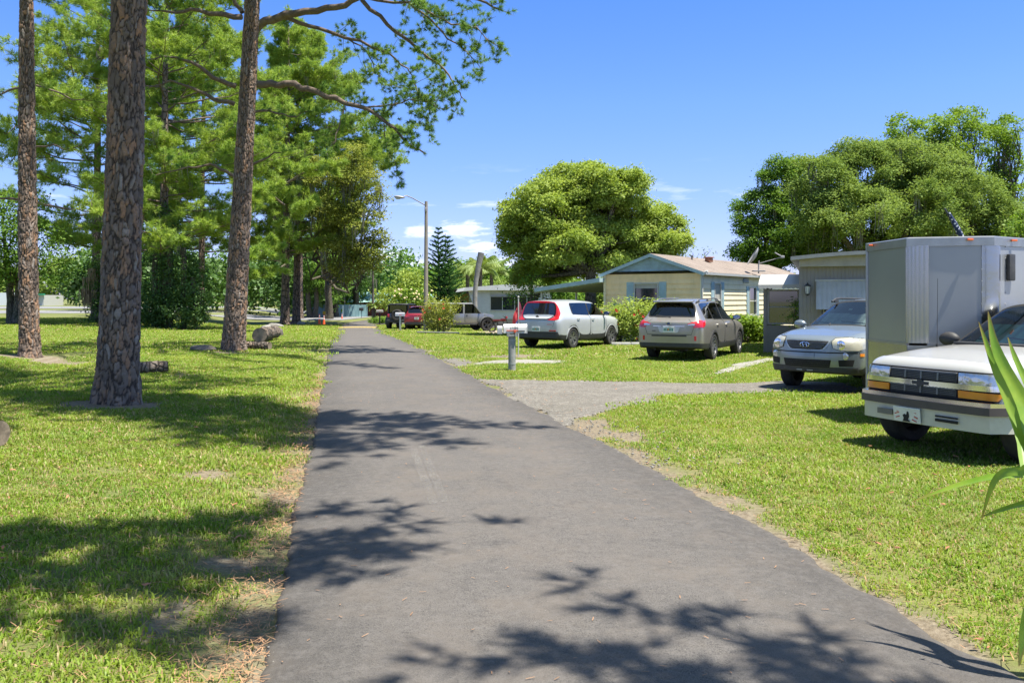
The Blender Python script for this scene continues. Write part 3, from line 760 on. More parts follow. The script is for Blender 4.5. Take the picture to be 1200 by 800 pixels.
def loft_trunk(name, path, r0, r1, mat, parent, flare=.5, n=14, roots=5):
    bm = bmesh.new(); rings = []; pts = []
    for i, p in enumerate(path[:-1]):
        m_ = 4 if i < 2 else 1
        for j in range(m_): pts.append(p.lerp(path[i + 1], j / m_))
    pts.append(path[-1]); zb = pts[0].z; zt = pts[-1].z
    for p in pts:
        t = (p.z - zb) / (zt - zb); r = r0 * (1 - t) ** .85 + r1 * t; h = max(0, p.z - zb - .15)
        rings.append([bm.verts.new(p + Vector((math.cos(a), math.sin(a), 0)) * r * (1 + flare * math.exp(-h / .35) * (1 + .4 * math.sin(roots * a + p.x)) + .05 * math.sin(2 * a + p.z))) for a in [2 * math.pi * k / n for k in range(n)]])
    for a, b in zip(rings, rings[1:]):
        for k in range(n): bm.faces.new((a[k], a[(k + 1) % n], b[(k + 1) % n], b[k]))
    bm.faces.new(rings[-1])
    return bm_obj(name, bm, mat, parent, smooth=180)
def finish_crown(root, w, needle, tuft, nn_, wd, seed, spread=1.15):
    bo = bm_obj('branches', w.bm, TWIG, root, smooth=180)
    V, F, t = tufts_mesh(w.T, w.D, tuft, nn_, wd, seed, spread)
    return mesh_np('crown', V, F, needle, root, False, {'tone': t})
def moss_part(parent, pts, seed, lo=.4, hi=1.3, n=14, wd=.03, m=None):
    rr = random.Random(seed); V = []; F = []; tone = []
    for p in pts:
        for k in range(n):
            a = Vector(p) + Vector((rr.gauss(0, .16), rr.gauss(0, .16), rr.uniform(-.1, .05))); L_ = rr.uniform(lo, hi); ph = rr.uniform(0, 6.28); d = Vector((math.cos(ph), math.sin(ph), 0)) * wd * rr.uniform(.5, 1.2)
            base = len(V); sw = Vector((rr.uniform(-.12, .12), rr.uniform(-.12, .12), 0)) * L_; T_ = rr.random()
            for j in range(4):
                t = j / 3; q = a + sw * t * t + Vector((rr.uniform(-.02, .02), rr.uniform(-.02, .02), -L_ * t)); wj = d * (1 - .75 * t)
                V += [q - wj, q + wj]; tone += [T_, T_]
            for j in range(3): F.append((base + 2 * j, base + 2 * j + 1, base + 2 * j + 3, base + 2 * j + 2))
    o = mesh_np('hanging_moss', np.array([x[:] for x in V]), np.array(F), m or MOSS, parent, False, {'tone': tone}); o['kind'] = 'stuff'; return o
def auto_crown(w, path, rr, z0, H, Lmax, nb, az=None, twigp=2.2, r=.05, tuft=.22, bias=None, up=.25, fol=1.0, start=.3, top_only=False):
    for k in range(nb):
        t = (k + rr.random()) / nb; z = z0 + (H - z0 - .3) * t
        shape = (.55 + .45 * math.sin(math.pi * min(1, .15 + 1.1 * t))) * (1 if t < .75 else max(.25, 1 - 2.2 * (t - .75)))
        a = rr.uniform(0, 6.283) if az is None else rr.uniform(*az); L_ = Lmax * shape * rr.uniform(.65, 1.1)
        if bias: L_ *= 1 + bias[1] * math.cos(a - bias[0])
        p = path_at_z(path, z); e = p + Vector((math.cos(a) * L_, math.sin(a) * L_, L_ * (up + .5 * t * rr.uniform(.4, 1.2) - .12)))
        q = jitter_path(p, e, 6, .20, -.10, rr); w.bough(q, 1.3 * r * (.6 + .5 * (1 - t)) * (L_ / Lmax + .4), r * .15, 5)
        dress(w, q, rr, start, (.45, .45 + .28 * L_ * .7), twigp, r * .35, tuft, 0, fol)
        # one or two secondary boughs
        for _ in range(2):
            i = rr.randint(2, 4); d = (q[-1] - q[i]); d.rotate(Euler((0, 0, rr.choice((-1, 1)) * rr.uniform(.4, .9)))); q2 = jitter_path(q[i], q[i] + d * .75, 4, .15, -.06, rr)
            w.bough(q2, r * .4, r * .12, 4); dress(w, q2, rr, .2, (.4, .4 + .2 * L_ * .6), twigp, r * .3, tuft, 0, fol)

# ---- pines by the road
def pine(name_label, base, H, lean, r0, z0, Lmax, nb, seed, needle=NEEDLE, nn_=26, tuft=.24, wd=.016, fine=0, far=False, group=None, extra=None, bias=None, twigp=1.7, fol=1.0, wob=.1, start=.3, label=None, moss=0):
    rr = random.Random(seed); root = thing('pine_tree', name_label, 'pine tree', (0, 0, 0), 0, group)
    path = trunk_path(base, H, lean, wob, 14, seed)
    if fine: detailed_trunk('trunk', path, r0, .06, base[2] + fine, PLATED, root, seed)
    else: loft_trunk('trunk', path, r0, .06, PINE_BARK_FAR if far else PINE_BARK, root)
    w = Wood(); auto_crown(w, path, rr, z0, base[2] + H, Lmax, nb, tuft=tuft, bias=bias, twigp=twigp, fol=fol, start=start)
    if extra: extra(w, path, rr)
    if moss: moss_part(root, [w.T[rr.randrange(len(w.T))] for _ in range(moss)], seed, .3, 1.1, 10, .022)
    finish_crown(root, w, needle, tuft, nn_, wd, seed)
    return root, path
def boughs_px(lst, D0):
    """boughs given as (points (px, py, depth), radius, twig density, hang, start)"""
    def f(w, path, rr):
        for pts, r, per, hang, st in lst:
            q = [P(a, b, d) for a, b, d in pts]; fine = []
            tz = path_at_z(path, q[0].z)
            if (tz - q[0]).length < .9: q[0] = tz
            for i in range(len(q) - 1):
                for j in range(3): fine.append(q[i].lerp(q[i + 1], j / 3) + Vector((rr.uniform(-.04, .04), rr.uniform(-.04, .04), rr.uniform(-.05, .05))) * (0 if i == 0 and j == 0 else 1))
            fine.append(q[-1]); w.bough(fine, r, max(.008, r * .18), 7)
            if per: dress(w, fine, rr, st, (.5, 1.4), per * 1.25, .014, .15, hang, .9)
    return f
def near_limbs(lst, st=.35, per=5.0):
    def f(w, path, rr):
        for z, e in lst:
            q = jitter_path(path_at_z(path, z), e, 8, .08, -.02, rr); w.bough(q, .09, .012, 6); dress(w, q, rr, st, (.4, 1.0), per, .014, .18, .1, .75)
    return f
b1 = at(137, 472); b2 = at(273, 411); b3 = at(35, 418)
PG = 'pines along the lawn beside the road'
def p1_extra(w, path, rr):
    # long limbs reaching over the road above the picture; they throw the dappled shade on it
    for z, tx, ty, tz in ((11.0, 2.9, 8.2, 12.0), (11.4, 1.9, 7.4, 12.0), (11.6, 2.2, 10.0, 12.4), (10.2, .6, 7.9, 11.2), (11.8, .6, 10.8, 12.6), (11.0, 3.4, 9.2, 11.8), (10.6, -1.2, 9.8, 11.8), (10.8, 2.6, 9.2, 11.2), (10.9, 1.2, 8.8, 11.4), (10.4, -2.4, 7.6, 11.2), (10.2, -4.4, 8.4, 11.0)):
        a = path_at_z(path, z); q = jitter_path(a, (tx, ty, tz), 8, .10, -.02, rr); w.bough(q, .10, .015, 6); dress(w, q, rr, .25, (.6, 1.5), 5.6, .016, .25, .1, .9)
pine('tall pine with thick plated grey and orange bark, nearest the camera on the lawn', b1, 20, (.034, .005), .295, 9.6, 6.6, 56, 3, fine=7.0, group=PG, nn_=18, wd=.034, extra=p1_extra, wob=.12)
p2_list = [
    ([(288, 100, 27.8), (318, 98, 27.5), (345, 100, 27.1), (370, 109, 26.8), (405, 120, 26.5), (430, 126, 26.2), (455, 145, 26), (478, 168, 25.8), (498, 180, 25.6)], .13, 3.2, .25, .35),
    ([(292, 40, 27.8), (312, 25, 27.5), (335, 17, 27.2), (370, 12, 27), (405, 6, 26.7), (430, -8, 26.5), (470, -20, 26), (520, -8, 25.8), (560, -2, 25.5), (588, 12, 25.3)], .15, 3.0, .1, .45),
    ([(328, 20, 27.3), (360, 30, 27.6), (405, 44, 28), (430, 52, 28.1), (455, 63, 28.3), (478, 80, 28.4), (484, 95, 28.6)], .075, 3.6, .1, .3),
    ([(424, 0, 26.6), (455, 30, 26.6), (480, 50, 26.7), (495, 62, 26.8), (522, 82, 26.7), (535, 105, 26.5), (545, 118, 26.4)], .07, 3.6, .1, .25),
    ([(424, -4, 26.6), (480, 5, 26.4), (505, 22, 26.2), (525, 45, 26.0), (545, 58, 26), (565, 82, 25.9)], .05, 4.2, .1, .2),
    ([(470, -20, 26.0), (500, 15, 25.5), (530, 28, 25.3), (560, 34, 25.2), (578, 58, 25.1)], .045, 4.2, 0, .2),
    ([(484, 95, 28.6), (492, 112, 28.5), (505, 128, 28.3), (500, 150, 28.2)], .03, 5.5, .3, 0),
    ([(430, 126, 26.2), (455, 125, 26), (478, 118, 25.7), (500, 120, 25.5), (520, 128, 25.4)], .03, 5, 0, .1),
    ([(403, 122, 26.5), (400, 145, 26.4), (392, 165, 26.2), (385, 178, 26)], .03, 3.5, .3, .2),
    ([(450, 145, 26), (452, 165, 26), (459, 185, 25.9), (466, 202, 25.8)], .018, 2.2, .9, .3),
    ([(522, 82, 26.7), (520, 100, 26.6), (508, 125, 26.5)], .022, 5, .2, 0),
    ([(405, 44, 28), (430, 60, 28.3), (440, 85, 28.5), (455, 100, 28.6)], .03, 4.5, .2, .1),
    ([(288, 132, 27.8), (315, 130, 27.4), (340, 138, 27.2), (362, 130, 27)], .05, 3, 0, .3),
    ([(276, 101, 27.8), (250, 90, 27.4), (225, 72, 27), (200, 66, 26.8), (172, 70, 26.5)], .09, 1.5, .1, .5),
    ([(275, 122, 27.8), (250, 116, 27.6), (225, 103, 27.5), (200, 96, 27.3), (172, 104, 27)], .08, 1.2, .1, .5),
    ([(283, 20, 27.8), (255, 16, 27.2), (225, 13, 27), (195, 14, 26.6), (172, 12, 26.4)], .10, 1.3, .1, .4),
    ([(284, 15, 27.8), (275, 0, 27.8), (262, -20, 27.6), (240, -60, 27)], .08, 2, 0, .5),
    ([(296, 30, 27.8), (302, 0, 27.6), (325, -22, 27.4), (380, -60, 27)], .10, 2, 0, .5),
    ([(282, 210, 27.8), (265, 200, 27.6), (245, 193, 27.4), (220, 196, 27.3), (180, 206, 27)], .07, .6, 0, .5),
    ([(290, 195, 27.8), (303, 190, 27.6), (320, 180, 27.4), (335, 176, 27.2)], .05, .8, 0, .5)]
pine('tall pine whose long limbs reach far out towards the road, logs lying at its base', b2, 21, (.056, .0), .325, 11.8, 5.6, 34, 8, NEEDLE_DARK, nn_=46, wd=.013, tuft=.16, fine=12.2, group=PG, extra=lambda w, path, rr: (boughs_px(p2_list, 27.8)(w, path, rr), near_limbs([(12.0, (.8, 18.6, 12.0)), (12.2, (-.4, 20.6, 12.4)), (12.0, (-2.6, 19.2, 12.0))])(w, path, rr)), wob=.05, bias=(0, .25))
p3_list = [
    ([(32, 100, 25), (10, 108, 24.8), (-12, 114, 24.6)], .05, 3, 0, .4), ([(34, 98, 25), (60, 104, 24.6), (85, 116, 24.3), (128, 122, 24)], .04, 2.0, .1, .4),
    ([(33, 235, 25), (0, 232, 24.8), (-20, 230, 24.6)], .05, .4, 0, .5), ([(35, 236, 25), (60, 240, 24.5), (90, 246, 24), (118, 250, 23.6)], .05, 2.5, 0, .35),
    ([(33, 180, 25), (22, 170, 24), (12, 190, 23.5)], .035, 4, 0, .2), ([(34, 70, 25), (28, 76, 24), (30, 84, 23.6)], .03, 4, 0, .2), ([(36, 175, 25), (60, 170, 24.5), (82, 176, 24), (100, 165, 23.8)], .035, 1.5, 0, .5),
    ([(36, 150, 25), (18, 150, 24), (2, 160, 23.6)], .03, 2.5, 0, .3)]
pine('slender straight pine with reddish brown bark at the left edge of the lawn', b3, 19, (-.014, 0), .25, 10.8, 4.6, 26, 5, nn_=26, wd=.017, fine=10.9, group=PG, extra=boughs_px(p3_list, 25), wob=.1)
# pines and oaks farther along the lawn
PUFF[0] = 3
pine('left trunk of the close pair of pines beyond the white rocks', at(334, 380.5), 27, (.010, 0), .40, 5.0, 6.6, 80, 12, NEEDLE, far=True, group=PG, nn_=18, wd=.030, tuft=.30, twigp=1.15, bias=(.2, .3), moss=50, extra=boughs_px([([(333, 240, 52.8), (318, 228, 51), (300, 226, 49), (284, 236, 48)], .07, 4.5, 0, .3), ([(333, 285, 52.8), (315, 292, 50), (300, 296, 49), (288, 304, 48)], .07, 4.5, 0, .3), ([(333, 262, 52.8), (345, 250, 50), (362, 240, 48.5)], .06, 4, 0, .3), ([(334, 310, 52.8), (312, 322, 50), (294, 326, 49)], .06, 4, 0, .3), ([(336, 215, 52.8), (360, 200, 50), (392, 196, 48)], .07, 4, 0, .3)], 52))
pine('right trunk of the close pair of pines beyond the white rocks', at(347, 379), 28, (.008, .01), .37, 6.0, 8.0, 84, 14, NEEDLE, far=True, group=PG, nn_=18, wd=.030, tuft=.30, twigp=2.3, bias=(0, .35), moss=60)
T5, T5p = pine('pine rising out of the dark ivy thicket in the middle of the lawn', at(192, 385), 28, (.004, 0), .34, 4.6, 9.4, 100, 17, NEEDLE, far=True, group=PG, nn_=18, wd=.032, tuft=.32, twigp=1.1, moss=30)
pine('pale pine standing behind the ivy thicket', at(112, 376.5), 30, (.008, 0), .33, 5.5, 8.6, 84, 19, NEEDLE, far=True, group=PG, nn_=16, wd=.036, tuft=.34, twigp=1.05, fol=.9)
pine('pine filling the gap between the two big roadside pines', at(236, 376), 30, (.008, 0), .33, 6.0, 8.4, 84, 23, NEEDLE, far=True, group=PG, nn_=16, wd=.036, tuft=.34, twigp=1.05)
LEAF_OLIVE = foliage_mat('olive_yellow_leaves', (.10, .145, .03), (.23, .275, .06), (.40, .41, .11), .4, .0)
OLIVE_JOB = lambda: leafy('mossy_oak', 'yellow green moss-hung oak leaning over the far end of the road', 'tree', at(386, 374), .33, 4.0, blobs_px([(425, 215, 22, 20, 0), (440, 243, 17, 18, 0), (416, 258, 24, 24, 0), (446, 284, 13, 15, 0), (404, 198, 20, 22, 0), (398, 235, 26, 28, 0), (430, 296, 17, 16, 0), (410, 292, 22, 22, 1), (438, 312, 11, 9, 0), (385, 262, 22, 26, 1), (420, 184, 14, 13, 0), (382, 210, 20, 24, 1), (392, 300, 20, 20, 1), (405, 318, 18, 14, 1)], 72), LEAF_OLIVE, .22, 34, .32, 2.1, 29, moss=28, trunks=2, sub=16)
pine('narrow pine behind the pair beyond the white rocks', at(352, 373.5), 22, (.0, 0), .36, 7.0, 5.0, 30, 31, NEEDLE_DARK, far=True, group=PG, nn_=20, wd=.042, tuft=.34, twigp=1.05)
PUFF[0] = 1
pine('tall pine on the left verge beside the camera, its branches shading the near road', (-7.6, 1.2, g(-7.6, 1.2)), 17, (.0, 0), .33, 7.6, 5.0, 26, 37, NEEDLE, group=PG, nn_=14, wd=.036, tuft=.26, twigp=2.4, extra=near_limbs([(6.6, (1.5, 5.2, 7.2)), (6.9, (1.2, 4.2, 7.2)), (6.7, (.8, 3.5, 7.0)), (7.0, (.2, 4.9, 7.6)), (6.4, (-1.0, 3.9, 7.0)), (6.8, (-2.6, 4.6, 7.2)), (6.8, (1.3, 4.7, 7.3)), (6.7, (.7, 5.5, 7.3))], .5, 5.5))
pine('tall pine on the right behind the camera, its branches shading the near road', (8.5, -2.5, g(8.5, -2.5)), 17, (.0, 0), .33, 8.4, 3.2, 20, 38, NEEDLE, group=PG, nn_=14, wd=.036, tuft=.26, twigp=2.2, extra=near_limbs([(7.0, (2.8, 3.6, 7.2)), (6.6, (2.2, 3.0, 6.6)), (6.8, (3.3, 2.9, 7.0)), (6.8, (2.6, 3.0, 7.1))], .82, 4.5))
pine('pine left of the camera shading the left lawn', (-12.0, 9.5, g(-12.0, 9.5)), 18, (.0, 0), .3, 8.0, 6.2, 50, 39, NEEDLE, group=PG, nn_=12, wd=.04, tuft=.28, twigp=2.2)

# ---- broadleaf crowns
def leaf_mesh(C, size, per, spread, seed, flat=.7, outward=None, aspect=.6):
    """leaves scattered round clump centres"""
    rr = np.random.default_rng(seed); C = np.asarray(C, float); k = len(C) * per
    ctr = np.repeat(C, per, 0) + rr.normal(0, 1, (k, 3)) * np.array([spread, spread, spread * flat])
    nrm = rr.normal(0, 1, (k, 3)) + np.array([0, 0, .9])
    if outward is not None: nrm += np.repeat(outward, per, 0) * .8
    nrm /= np.linalg.norm(nrm, axis=1, keepdims=True)
    u = np.cross(nrm, rr.normal(0, 1, (k, 3))); u /= np.linalg.norm(u, axis=1, keepdims=True); v = np.cross(nrm, u)
    sz = (size * rr.uniform(.6, 1.25, k))[:, None]
    V = np.stack([ctr - u * sz * .5, ctr + v * sz * aspect * .5 + nrm * sz * .08, ctr + u * sz * .55, ctr - v * sz * aspect * .5 + nrm * sz * .08], 1).reshape(-1, 3)
    F = np.arange(4 * k).reshape(-1, 4)
    tone = np.clip(np.repeat(np.repeat(rr.normal(.5, .2, len(C)), per) + rr.normal(0, .13, k), 4), 0, 1)
    return V, F, tone
def lobes(rr, blobs, n_per_m2, inner=.45, sub=0):
    """clump centres near the surface of ellipsoid lobes, with gaps"""
    C = []; O = []
    if sub:                                                 # billowing crown: small rounded masses over the big lobes
        small = []
        for (c, rad) in blobs:
            c = Vector(c); m_ = sum(rad) / 3
            for _ in range(sub):
                d = Vector((rr.gauss(0, 1), rr.gauss(0, 1), rr.gauss(.15, 1))).normalized(); r_ = m_ * rr.uniform(.20, .36); f = rr.uniform(.62, .98)
                small.append((c + Vector((d.x * rad[0], d.y * rad[1], d.z * rad[2])) * f, (r_ * 1.15, r_ * 1.15, r_ * .8)))
        for (c, rad) in small:
            area = 4 * math.pi * rad[0] * rad[2]
            for _ in range(int(area * n_per_m2 + .5)):
                d = Vector((rr.gauss(0, 1), rr.gauss(0, 1), rr.gauss(.35, 1))).normalized()
                if d.z < -.35: continue
                f = 1 - .35 * rr.random() ** 2
                C.append((c + Vector((d.x * rad[0], d.y * rad[1], d.z * rad[2])) * f)[:]); O.append((d + Vector((0, 0, .5)))[:])
        return C, np.array(O)
    for (c, rad) in blobs:
        c = Vector(c); area = 4 * math.pi * ((rad[0] * rad[1] + rad[0] * rad[2] + rad[1] * rad[2]) / 3)
        for _ in range(int(area * n_per_m2)):
            d = Vector((rr.gauss(0, 1), rr.gauss(0, 1), rr.gauss(0, 1))).normalized()
            if d.z < -.75 and rr.random() < .6: continue
            f = 1 - (1 - inner) * rr.random() ** 2.4
            nn_ = mnoise.noise(Vector((d.x, d.y, d.z)) * 2.3 + c * .7)
            f *= 1 + .22 * nn_ + .13 * mnoise.noise(Vector((d.x, d.y, d.z)) * 6.1 + c * 1.3)
            if mnoise.noise(Vector((d.x, d.y, d.z)) * 3.6 + c) < -.32: continue
            C.append((c + Vector((d.x * rad[0], d.y * rad[1], d.z * rad[2])) * f)[:]); O.append(d[:])
    return C, np.array(O)
def leafy(name, label, cat, base, trunk_r, fork_z, blobs, mat, leaf, per, spread, dens, seed, bark=OAK_BARK, group=None, moss=0, trunks=1, aspect=.6, limb_r=.5, inner=.45, sub=0):
    rr = random.Random(seed); root = thing(name, label, cat, (0, 0, 0), 0, group); base = Vector(base)
    bm = bmesh.new()
    for tnum in range(trunks):
        o = Vector((rr.uniform(-.5, .5), rr.uniform(-.3, .3), 0)) * (trunks > 1)
        top = Vector((base.x, base.y, fork_z)) + o * 2.0
        q = jitter_path(base + o + Vector((0, 0, -.15)), top, 5, .12, 0, rr)
        tube(bm, q, [trunk_r * k for k in (1.6, 1.1, .98, .9, .85, .8)], 10, cap=False)
        for i, (c, rad) in enumerate(blobs):
            if i % trunks != tnum: continue
            c = Vector(c); e = c + Vector((0, 0, rad[2] * .2)); q2 = jitter_path(top, e, 6, .22, -.05, rr)
            tube(bm, q2, list(np.linspace(trunk_r * limb_r, trunk_r * .1, 7)), 7, cap=False)
            for _ in range(5):
                j = rr.randint(2, 5); d = Vector((rr.uniform(-1, 1) * rad[0], rr.uniform(-1, 1) * rad[1], rr.uniform(-.5, .7) * rad[2])) * .7
                tube(bm, jitter_path(q2[j], c + d, 4, .2, 0, rr), list(np.linspace(trunk_r * .2, trunk_r * .04, 5)), 5, cap=False)
    bm_obj('trunk', bm, bark, root, smooth=180)
    C, O = lobes(rr, blobs, dens, inner, sub); V, F, t = leaf_mesh(C, leaf, per, spread, seed, outward=O, aspect=aspect)
    mesh_np('crown', V, F, mat, root, False, {'tone': t})
    if moss: moss_part(root, [c for c in rr.sample(C, min(len(C), moss))], seed, .8, 2.2, 10, .05)
    return root
def blobs_px(lst, D, depth=1.0):
    out = []
    for px, py, rx, ry, dd in lst:
        c = P(px, py, D + dd); k = (D + dd) / 1000; out.append((c, (rx * k, rx * k * depth, ry * k)))
    return out
OLIVE_JOB()
# round bright tree behind the house and carport
mb = at(690, 381); mb.z = g(mb.x, 44); mb = Vector((4.0, 43.5, g(4, 43.5)))
leafy('shade_tree', 'large round bright green tree behind the yellow house and its carport', 'tree', mb, .32, 3.2,
      blobs_px([(697, 232, 48, 38, 0), (640, 255, 46, 38, -1), (745, 258, 42, 34, .5), (668, 218, 40, 24, 2), (728, 222, 34, 26, -1.5), (618, 272, 34, 30, 1.5), (605, 250, 24, 14, 0), (660, 288, 44, 28, -2), (712, 288, 46, 30, -1), (776, 272, 28, 22, 1), (765, 292, 36, 20, 0), (622, 300, 32, 20, 0), (790, 285, 18, 12, -1), (700, 212, 30, 16, 0), (640, 320, 26, 16, 2), (612, 325, 14, 14, 1), (692, 206, 15, 14, 1), (735, 212, 16, 12, 0), (602, 282, 18, 22, 0), (690, 260, 46, 34, 2), (640, 278, 36, 26, 2), (740, 285, 36, 26, 2), (690, 305, 50, 22, 3)], 44, .9),
      LEAF_MAPLE, .145, 30, .17, 7.0, 41, sub=32, moss=0, limb_r=.55)
# live oaks and a sycamore far behind the trailer
ob = Vector((26, 62, g(26, 62)))
leafy('live_oak', 'broad dark live oak hung with grey moss behind the trailer', 'tree', (24.5, 58, g(24, 58)), .55, 4.2,
      blobs_px([(1010, 205, 50, 38, 0), (960, 215, 42, 34, -2), (1055, 205, 48, 38, 1), (1100, 222, 48, 40, 0), (1140, 240, 44, 34, 1), (1010, 250, 60, 34, -3), (1080, 250, 60, 34, -2), (1175, 262, 40, 28, 0), (1000, 186, 30, 20, 0), (1050, 188, 30, 20, 0), (1090, 192, 30, 18, 2), (1215, 275, 40, 24, 0), (965, 255, 40, 30, -2), (985, 290, 46, 22, 1), (1050, 292, 50, 22, 2), (1120, 288, 50, 22, 2), (1180, 295, 46, 20, 1)], 58, .8),
      LEAF_OAK, .16, 46, .24, 3.0, 43, sub=26, moss=70, trunks=5, limb_r=.6)
leafy('live_oak', 'dark green tree left of the moss-hung live oak, above the grey home', 'tree', (18.8, 62, g(18.8, 62)), .4, 3.6,
      blobs_px([(915, 225, 36, 34, 0), (895, 255, 34, 34, 0), (935, 262, 38, 34, -1), (880, 280, 20, 24, 0), (940, 210, 32, 26, 1), (905, 285, 36, 22, -1), (948, 290, 32, 20, 0), (905, 305, 34, 16, 1), (870, 300, 18, 16, 0)], 62, .8),
      LEAF_MID, .18, 42, .24, 3.2, 47, sub=24, moss=10)
def sycamore(label, x, D, top, seed, wpx):
    rr = random.Random(seed); bl = []
    yy = top
    while yy < 270:
        for _ in range(3): bl.append((x + rr.uniform(-1, 1) * wpx * min(1, .35 + (yy - top) / 60), yy + rr.uniform(-6, 6), 13 + rr.random() * 8, 11 + rr.random() * 6, rr.uniform(-2, 2)))
        yy += 17
    b = P(x, 340, D); b.z = g(b.x, b.y)
    leafy('sycamore_tree', label, 'tree', b, .3, 5, blobs_px(bl, D), LEAF_BRIGHT, .24, 26, .26, 2.6, seed, sub=7, group='light green trees behind the oaks', inner=.3)
sycamore('light green airy tree top showing above the left part of the live oak', 1058, 72, 148, 51, 16)
sycamore('light green airy tree top second from the left above the live oak', 1096, 73, 150, 56, 15)
sycamore('light green airy tree top rising highest above the live oak', 1132, 74, 142, 52, 17)
sycamore('light green airy tree at the right edge behind the live oak', 1180, 70, 148, 53, 20)
leafy('shrub_tree', 'bright yellow green bush peeking over the top of the trailer', 'tree', (24.3, 40, g(24, 40)), .12, 2.0, blobs_px([(1192, 268, 14, 12, 0), (1206, 262, 18, 16, 0)], 40), LEAF_BRIGHT, .16, 16, .2, 6, 54)
# left oak beyond the slim pine, dark trees by the fence
leafy('oak_tree', 'small forked oak at the far left before the highway', 'tree', at(19, 380), .28, 2.6,
      blobs_px([(0, 270, 40, 36, 0), (45, 285, 34, 30, 0), (60, 318, 26, 18, 0), (-20, 310, 36, 30, 0), (20, 245, 32, 26, 0), (10, 315, 30, 22, 1)], 54), LEAF_MID, .20, 18, .3, 3.0, 55, trunks=2)
for k, (lab, px_, py_, bl) in enumerate([
    ('dark oak behind the pair of pines, left of the blue fence', 368, 372.5, [(372, 330, 20, 24, 0), (385, 318, 20, 22, 0), (360, 322, 18, 22, 0), (392, 338, 16, 18, 0)]),
    ('dark oak nearest the left end of the blue fence', 392, 371.5, [(390, 300, 20, 22, 0), (400, 282, 18, 20, 0), (380, 288, 18, 22, 0), (395, 325, 18, 20, 0), (405, 262, 14, 16, 0)]),
    ('mossy dark oak standing behind the blue fence', 418, 371, [(408, 318, 18, 26, 0), (420, 306, 16, 20, 0), (398, 300, 18, 24, 1), (428, 326, 13, 18, 0), (412, 340, 16, 16, 0)])]):
    D = at(px_, py_).y
    leafy('oak_tree', lab, 'tree', at(px_, py_), .35, 3.2, blobs_px(bl, D), LEAF_DARK if k else LEAF_MID, .26, 26, .34, 2.0, 57 + k, sub=14, moss=60 if k else 10, trunks=2, group='dark oaks by the blue fence')
def ivy_tree():
    b = at(200, 386); root = thing('ivy_thicket', 'dense dark green ivy thicket swallowing trunks in the middle of the lawn', 'thicket', (0, 0, 0))
    rr = random.Random(61); D = b.y
    bm = bmesh.new()
    for dx, h in ((-1.1, 5), (.9, 5.5), (0, 6), (-.3, 4), (1.6, 3.5)):
        tube(bm, jitter_path((b.x + dx, b.y, b.z - .1), (b.x + dx * .9, b.y, b.z + h), 5, .05, 0, rr), .2, 8, cap=False)
    bm_obj('stems', bm, OAK_BARK, root, smooth=180)
    bl = blobs_px([(205, 366, 28, 20, 0), (182, 364, 22, 20, 0), (218, 345, 24, 24, 0), (188, 340, 24, 24, 0), (205, 312, 24, 26, .5), (186, 300, 18, 24, .5), (226, 362, 16, 18, -.5), (170, 370, 18, 14, -.5), (200, 276, 16, 22, .5), (234, 370, 10, 12, 0), (228, 320, 14, 20, .5), (192, 255, 12, 16, .5)], D)
    C, O = lobes(rr, bl, 6); V, F, t = leaf_mesh(C, .16, 24, .22, 61, outward=O); mesh_np('foliage', V, F, LEAF_DARK, root, False, {'tone': t})
    b = at(122, 380); root = thing('ivy_thicket', 'dark ivy clump with drooping dead palm fronds left of the thick pine', 'thicket', (0, 0, 0)); D = b.y
    bm = bmesh.new()
    for dx in (-.4, .5): tube(bm, jitter_path((b.x + dx, b.y, b.z - .1), (b.x + dx, b.y, b.z + 4.2), 5, .05, 0, rr), .2, 8, cap=False)
    bm_obj('stems', bm, OAK_BARK, root, smooth=180)
    bl = blobs_px([(118, 370, 16, 12, 0), (126, 350, 16, 16, 0), (118, 325, 18, 20, 0), (130, 310, 20, 18, 0), (135, 372, 14, 10, 0)], D)
    C, O = lobes(rr, bl, 6); V, F, t = leaf_mesh(C, .16, 24, .22, 62, outward=O); mesh_np('foliage', V, F, LEAF_DARK, root, False, {'tone': t})
    moss_part(root, [P(px_, py_, D - .9) for px_, py_ in ((104, 325), (106, 340), (103, 345), (108, 315), (100, 338))], 63, .5, 1.3, 22, .05, DEADF).name = 'dead_fronds'
ivy_tree()

# ---- palms
FROND = foliage_mat('palm_fronds', (.078, .156, .026), (.169, .260, .046), (.286, .364, .078), .35, .08)
def frond(V, F, T, base, az, L_, up, droop, leaf, nl, rr, hangleaf=.5):
    d = Vector((math.cos(az), math.sin(az), 0)); side = Vector((-d.y, d.x, 0)); pts = []
    for k in range(9):
        t = k / 8; pts.append(base + d * L_ * t * (1 - .25 * droop * t * t) + Vector((0, 0, L_ * (up * t - droop * t * t))))
    for k in range(8):
        n = len(V); w_ = .02 * L_ / 2 * (1 - k / 9); V += [pts[k] - side * w_, pts[k] + side * w_, pts[k + 1] + side * w_, pts[k + 1] - side * w_]; F.append((n, n + 1, n + 2, n + 3)); T += [.3] * 4
    tone = rr.random()
    for k in range(nl):
        t = .12 + .88 * k / nl; i = min(7, int(t * 8)); p = pts[i].lerp(pts[i + 1], t * 8 - i); ax = (pts[i + 1] - pts[i]).normalized()
        for s_ in (-1, 1):
            ll = leaf * math.sin(math.pi * min(1, .18 + .8 * t)) * rr.uniform(.8, 1.1); e = p + (side * s_ * .75 + ax * .6 + Vector((0, 0, -hangleaf * rr.uniform(.5, 1.2)))).normalized() * ll
            n = len(V); wv_ = ax * leaf * .11; V += [p - wv_, p + wv_, e]; F.append((n, n + 1, n + 2)); T += [tone] * 3
